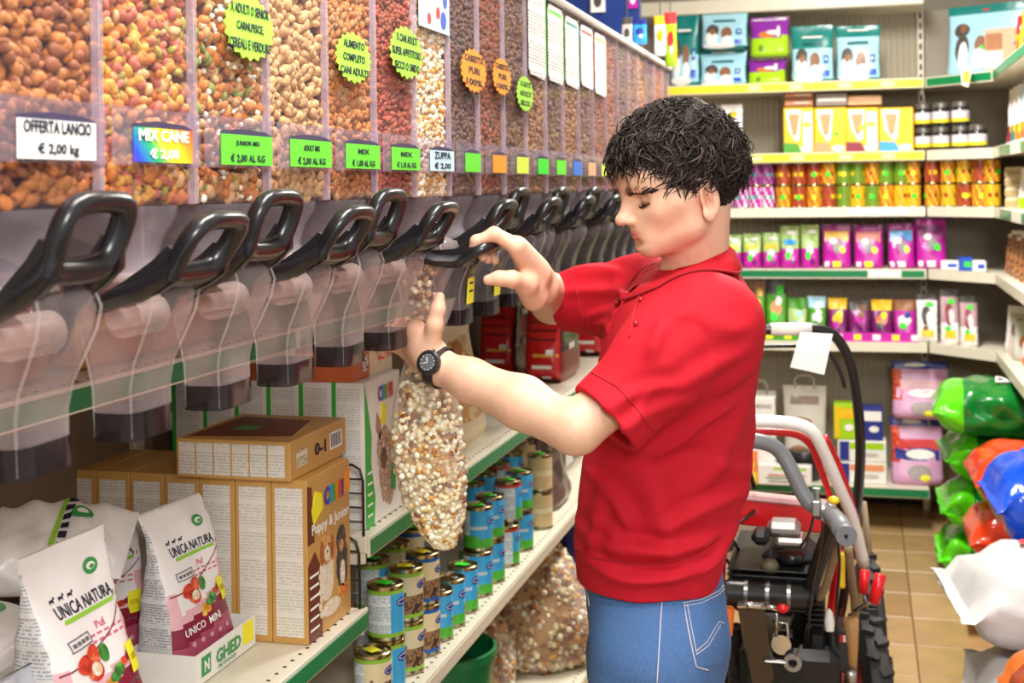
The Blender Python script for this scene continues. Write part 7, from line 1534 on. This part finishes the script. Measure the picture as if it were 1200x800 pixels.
def patch(px, name, m, off=.0022, par=jeans):
    """cloth laid on the surface below: a grid of points between the four outline corners"""
    V = []; n = 14; (a, b, c, d) = px
    for j in range(n):
        for i in range(n):
            u, v = i/(n-1), j/(n-1); x = (a[0]*(1-u)+b[0]*u)*(1-v)+(d[0]*(1-u)+c[0]*u)*v; y = (a[1]*(1-u)+b[1]*u)*(1-v)+(d[1]*(1-u)+c[1]*u)*v; q = on_surf(JB, x, y, off); V.append(q)
    if any(v is None for v in V): return None
    return MB().add(V, [(j*n+i, j*n+i+1, (j+1)*n+i+1, (j+1)*n+i) for j in range(n-1) for i in range(n-1)]).build(name, m, par, 180)
patch([(800, 706), (848, 686), (846, 776), (816, 782)], 'back_pocket', DENIM, .0012)
for s_, D in ((1, 2.165), (-1, 2.335)):
    a = pw(760, 770, D); an = Vector((a[0]+.02, a[1], 0)); T = Matrix.Translation(an) @ Matrix.Rotation(math.atan2(hf0[1], hf0[0]), 4, 'Z')
    sh = MB().grid(lambda u, v: T @ Vector((.055+(.145-.01*v)*(1-.72*v)*math.cos(2*PI*u)*1.0-.0*v-.055*v, (.047-.004*v)*math.sin(2*PI*u), .001+.095*v)), 24, 8, wrap=True); sh.F.append(tuple(range(24))[::-1]); sh.M.append(0); sh.F.append(tuple(range(24*7, 24*8))); sh.M.append(0)
    sh.build('shoe', pm('dark_shoe', '2a2a2e', .5, nz=.1), person, 60)
# ---------------- hair: a dark base and many curling locks
HAIRM = pm('dark_brown_hair', '211915', .62, nz=.5, ns=160, bump=.9, bs=170, bd=.006, spec=.3)
HAIRM2 = pm('brown_hair_glint', '38291f', .55, nz=.3, ns=220, spec=.4)
def hair_floor(x):
    xs = np.array([-.12, -.075, -.050, -.040, -.034, .008, .014, .024, .032, .05, .07, .10, .14]); zs = np.array([-.03, -.055, -.045, -.02, .034, .034, .010, .008, .050, .074, .082, .088, .090]); return np.interp(x, xs, zs)
def build_hair():
    c = H2W((-.0, 0, .06)); r = .165; F = Field(c-r, c+r, .0034); sl, X, Y, Z = F.win(c-r, c+r); px, py, pz = X-HO[0], Y-HO[1], Z-HO[2]
    x = px*hf[0]+py*hf[1]+pz*hf[2]; y = px*hl[0]+py*hl[1]+pz*hl[2]; z = px*hu[0]+py*hu[1]+pz*hu[2]
    k0 = np.sqrt(((x+.002)/.112)**2+(y/.088)**2+((z-.055)/.106)**2); d = (k0-1)*.09
    lump = .006*np.sin(x*70+2*np.sin(y*50))*np.sin(z*62+1.5*np.sin(x*45))+.004*np.sin(y*95+z*60)*np.sin(x*88); d = d+lump*np.clip((z+.02)*14, 0, 1)+np.clip((.03-z)*.20, 0, .018)
    inn = (np.sqrt(((x+.004)/.094)**2+(y/.0735)**2+((z-.048)/.076)**2)-1)*.074; d = np.maximum(d, -inn); d = np.maximum(d, (hair_floor(x)-z)*.8)
    F.put(sl, d.astype(np.float32)); return F.mesh()
HP_, HQ_ = build_hair(); HP_ = relax(HP_, HQ_, 1); hm = quad_mesh('hair', HP_, HQ_); hm.materials.append(HAIRM); hm.materials.append(HAIRM2); hair = link('hair', hm, person); hair['label'] = 'short curly dark brown hair'
def locks(n=5200):
    rng = np.random.default_rng(11); hb = MB(); cnt = 0
    while cnt < n:
        v = rng.normal(size=3); v /= np.linalg.norm(v); p = np.array([-.002+.111*v[0], .087*v[1], .055+.104*v[2]])
        if p[2] < hair_floor(p[0])+(.016 if p[0] > -.03 else .006) or (p[1] < -.05 and rng.random() < .5): continue
        cnt += 1; nr = v/np.array([.108, .085, .098]); nr /= np.linalg.norm(nr)
        low = p[2] < .045
        flow = np.array([.75, .25*np.sign(p[1]+.001), -.35]) if p[0] > -.02 and not low else np.array([-.35, .0, -.9]) if low or p[0] < -.05 else np.array([.3, .3*np.sign(p[1]), -.6])
        flow = flow+rng.normal(size=3)*.55; flow -= nr*(flow @ nr); flow /= np.linalg.norm(flow); sd = np.cross(nr, flow)
        L = (rng.uniform(.014, .026) if low else rng.uniform(.030, .062)); cur = rng.uniform(-1, 1)*1.6; ph = rng.uniform(0, 6.28); am = rng.uniform(.002, .006); lift = rng.uniform(.0, .22 if low else .62); P = []; q = p-nr*.004; m = 8
        for i in range(m):
            t = i/(m-1); a = cur*t; dirv = flow*math.cos(a)+sd*math.sin(a)
            up = lift*math.sin(PI*min(1, t*1.15))*(1.1-t)
            q = q+(dirv+nr*(up-.42*t))*(L/(m-1)); w = q+sd*am*math.sin(ph+t*7)+nr*am*.6*math.cos(ph+t*6)
            P.append(H2W(w))
        r0 = rng.uniform(.0007, .0017); hb.tube([Vector(a) for a in P], [r0*(.7+.6*math.sin(PI*i/(m-1)))*(1 if i < m-1 else .25) for i in range(m)], 5, 0 if rng.random() < .72 else 1, True, flat=.6)
    # fringe falling over the forehead
    for i in range(30):
        y = rng.uniform(-.055, .05); x0 = .106+rng.uniform(-.006, .010)-abs(y)*.45; z0 = rng.uniform(.09, .125); L = rng.uniform(.03, .06)*(1.25 if i % 6 == 0 else .8); P = []
        for j in range(9):
            t = j/8; P.append(Vector(H2W((x0+.016*math.sin(t*2.2)-.012*t*t, y+rng.normal()*.0006+.012*math.sin(t*3+i), z0-L*t+.006*math.sin(t*5+i)))))
        hb.tube(P, [.0022*(1-.85*j/8)+.0002 for j in range(9)], 5, 0, True)
    return hb.build('lock', [HAIRM, HAIRM2], hair, 180)
lk = locks(); lk['kind'] = 'stuff'
# brows, lashes, eye
BBV = bvh_of(BP_, BQ_)
def arc_hairs(pts, n, L, r, name, par, wob_=.002, up=.3, lift=.0009):
    rng = np.random.default_rng(3); mb = MB()
    for sgn in (1, -1):
        for i in range(n):
            t = i/(n-1); k_ = t*(len(pts)-1); a = int(min(k_, len(pts)-2)); f = k_-a; p = np.array(pts[a])*(1-f)+np.array(pts[a+1])*f; d = np.array(pts[a+1])-np.array(pts[a]); d = d/np.linalg.norm(d)
            p = p+rng.normal(size=3)*wob_*np.array([.3, .3, 1]); e = p+d*L+np.array([.001, 0, up*L]); p[1] *= sgn; e[1] *= sgn; W_ = [Vector(H2W(q)) for q in (p, (p+e)/2, e)]; W_ = [(h[0]+h[1]*o_) for h, o_ in ((BBV.find_nearest(w), lift*k3) for w, k3 in zip(W_, (.6, 1, 1.3)))]; mb.tube(W_, [r, r, r*.3], 4)
    o = mb.build(name, HAIRM, par, 180); o['kind'] = 'stuff'; return o
arc_hairs([(.0965, .012, .031), (.0905, .028, .0375), (.079, .044, .0365), (.066, .055, .031)], 80, .009, .00062, 'eyebrow', person, .0024)
arc_hairs([(.0885, .021, .0085), (.0875, .030, .0072), (.083, .041, .0075), (.076, .050, .0095)], 40, .006, .0006, 'eyelash', person, .0004, -.5, .0016)
# ---------------- wristwatch
ax_ = Vector(WRL-ELL).normalized(); wc = Vector(WRL)-ax_*.006; wt = tag(empty('wristwatch', wc), 'black rubber wristwatch with grey dial on the left wrist', 'watch')
n0 = -F_; dn = (n0-ax_*n0.dot(ax_)+Vector((0, 0, .25))-R_*.25); dn = (dn-ax_*dn.dot(ax_)).normalized(); sd_ = ax_.cross(dn)
WB = pm('watch_rubber', '1c1c20', .4, nz=.1, ns=80)
def strap(u, v):
    A = 2*PI*u; w_, r_ = [(-.0095, .0305), (-.0095, .0338), (.0095, .0338), (.0095, .0305)][int(round(v*3))]; return dn*math.cos(A)*r_*1.0+sd_*math.sin(A)*r_*1.04+ax_*w_
MB().grid(strap, 40, 4, wrap=True).build('strap', WB, wt, 50)
Tw = Matrix.Translation(dn*.031) @ Matrix(((sd_.x, ax_.x, dn.x, 0), (sd_.y, ax_.y, dn.y, 0), (sd_.z, ax_.z, dn.z, 0), (0, 0, 0, 1)))
MB().lathe([(0, 0), (.0195, 0), (.0205, .003), (.0205, .009), (.018, .0115), (.0145, .0118), (.0140, .0105), (0, .0105)], 28, T=Tw, cap=False).build('case', WB, wt, 40)
di = MB().lathe([(0, .0106), (.0138, .0106), (.0138, .0109), (0, .0109)], 24, T=Tw, cap=False).build('dial', pm('watch_dial', '5c5c60', .35, nz=.1), wt, 40)
for a, L in ((.6, .009), (2.2, .0115)): MB().tube([Tw @ Vector((0, 0, .0114)), Tw @ Vector((L*math.cos(a), L*math.sin(a), .0114))], .0005, 5).build('hand', WINK, wt, 180)
for kk in range(12): a = PI*kk/6; MB().tube([Tw @ Vector((.0115*math.cos(a), .0115*math.sin(a), .0111)), Tw @ Vector((.0133*math.cos(a), .0133*math.sin(a), .0111))], .0005, 4).build('hour_mark', WINK, wt, 180)
MB().ball(Tw @ Vector((.022, 0, .006)), .0028, 8, 6).build('crown', STEEL, wt, 180)
# ---------------- clear bag being filled under the dispenser
def bagring(px, py, D, wpx, dep): return (tuple(WD(px, py, D)), wpx/2*D/CF, dep)
POPM = ['cream']
hbag = filled_bag('plastic_bag', [bagring(521, 643, 2.24, 16, .012), bagring(516, 622, 2.24, 46, .03), bagring(509, 588, 2.24, 72, .045), bagring(503, 545, 2.24, 88, .054), bagring(499, 505, 2.245, 84, .05), bagring(500, 470, 2.25, 70, .04), bagring(499, 440, 2.26, 56, .03), bagring(497, 412, 2.27, 38, .024), bagring(496, 390, 2.285, 46, .03), bagring(497, 366, 2.29, 60, .04), bagring(500, 350, 2.29, 64, .045)],
                  61, 2500, .0064, 'clear plastic bag half filled with pale popcorn flakes, held in the left hand', (.02, .44), core='sand', probs=[.12, .72, .16], strays=.10)
# flakes running down the pulled dispenser's chute
rng = np.random.default_rng(5); V = np.stack([rng.uniform(-.045, -.004, 120), rng.uniform(-.038, .038, 120), rng.uniform(-.248, -.12, 120)], 1)
V, Fq, M = pieces(V, [((1, .85, .6), [0, 2, 4], (6, 4)), ((.9, .8, .7), [2, 3], (6, 4))], .0066, rng, 6, None, .3); o = link('falling_flakes', tri_mesh('flakes', V, Fq, M, POP), DISP[6]); o['kind'] = 'stuff'
fit_texts()
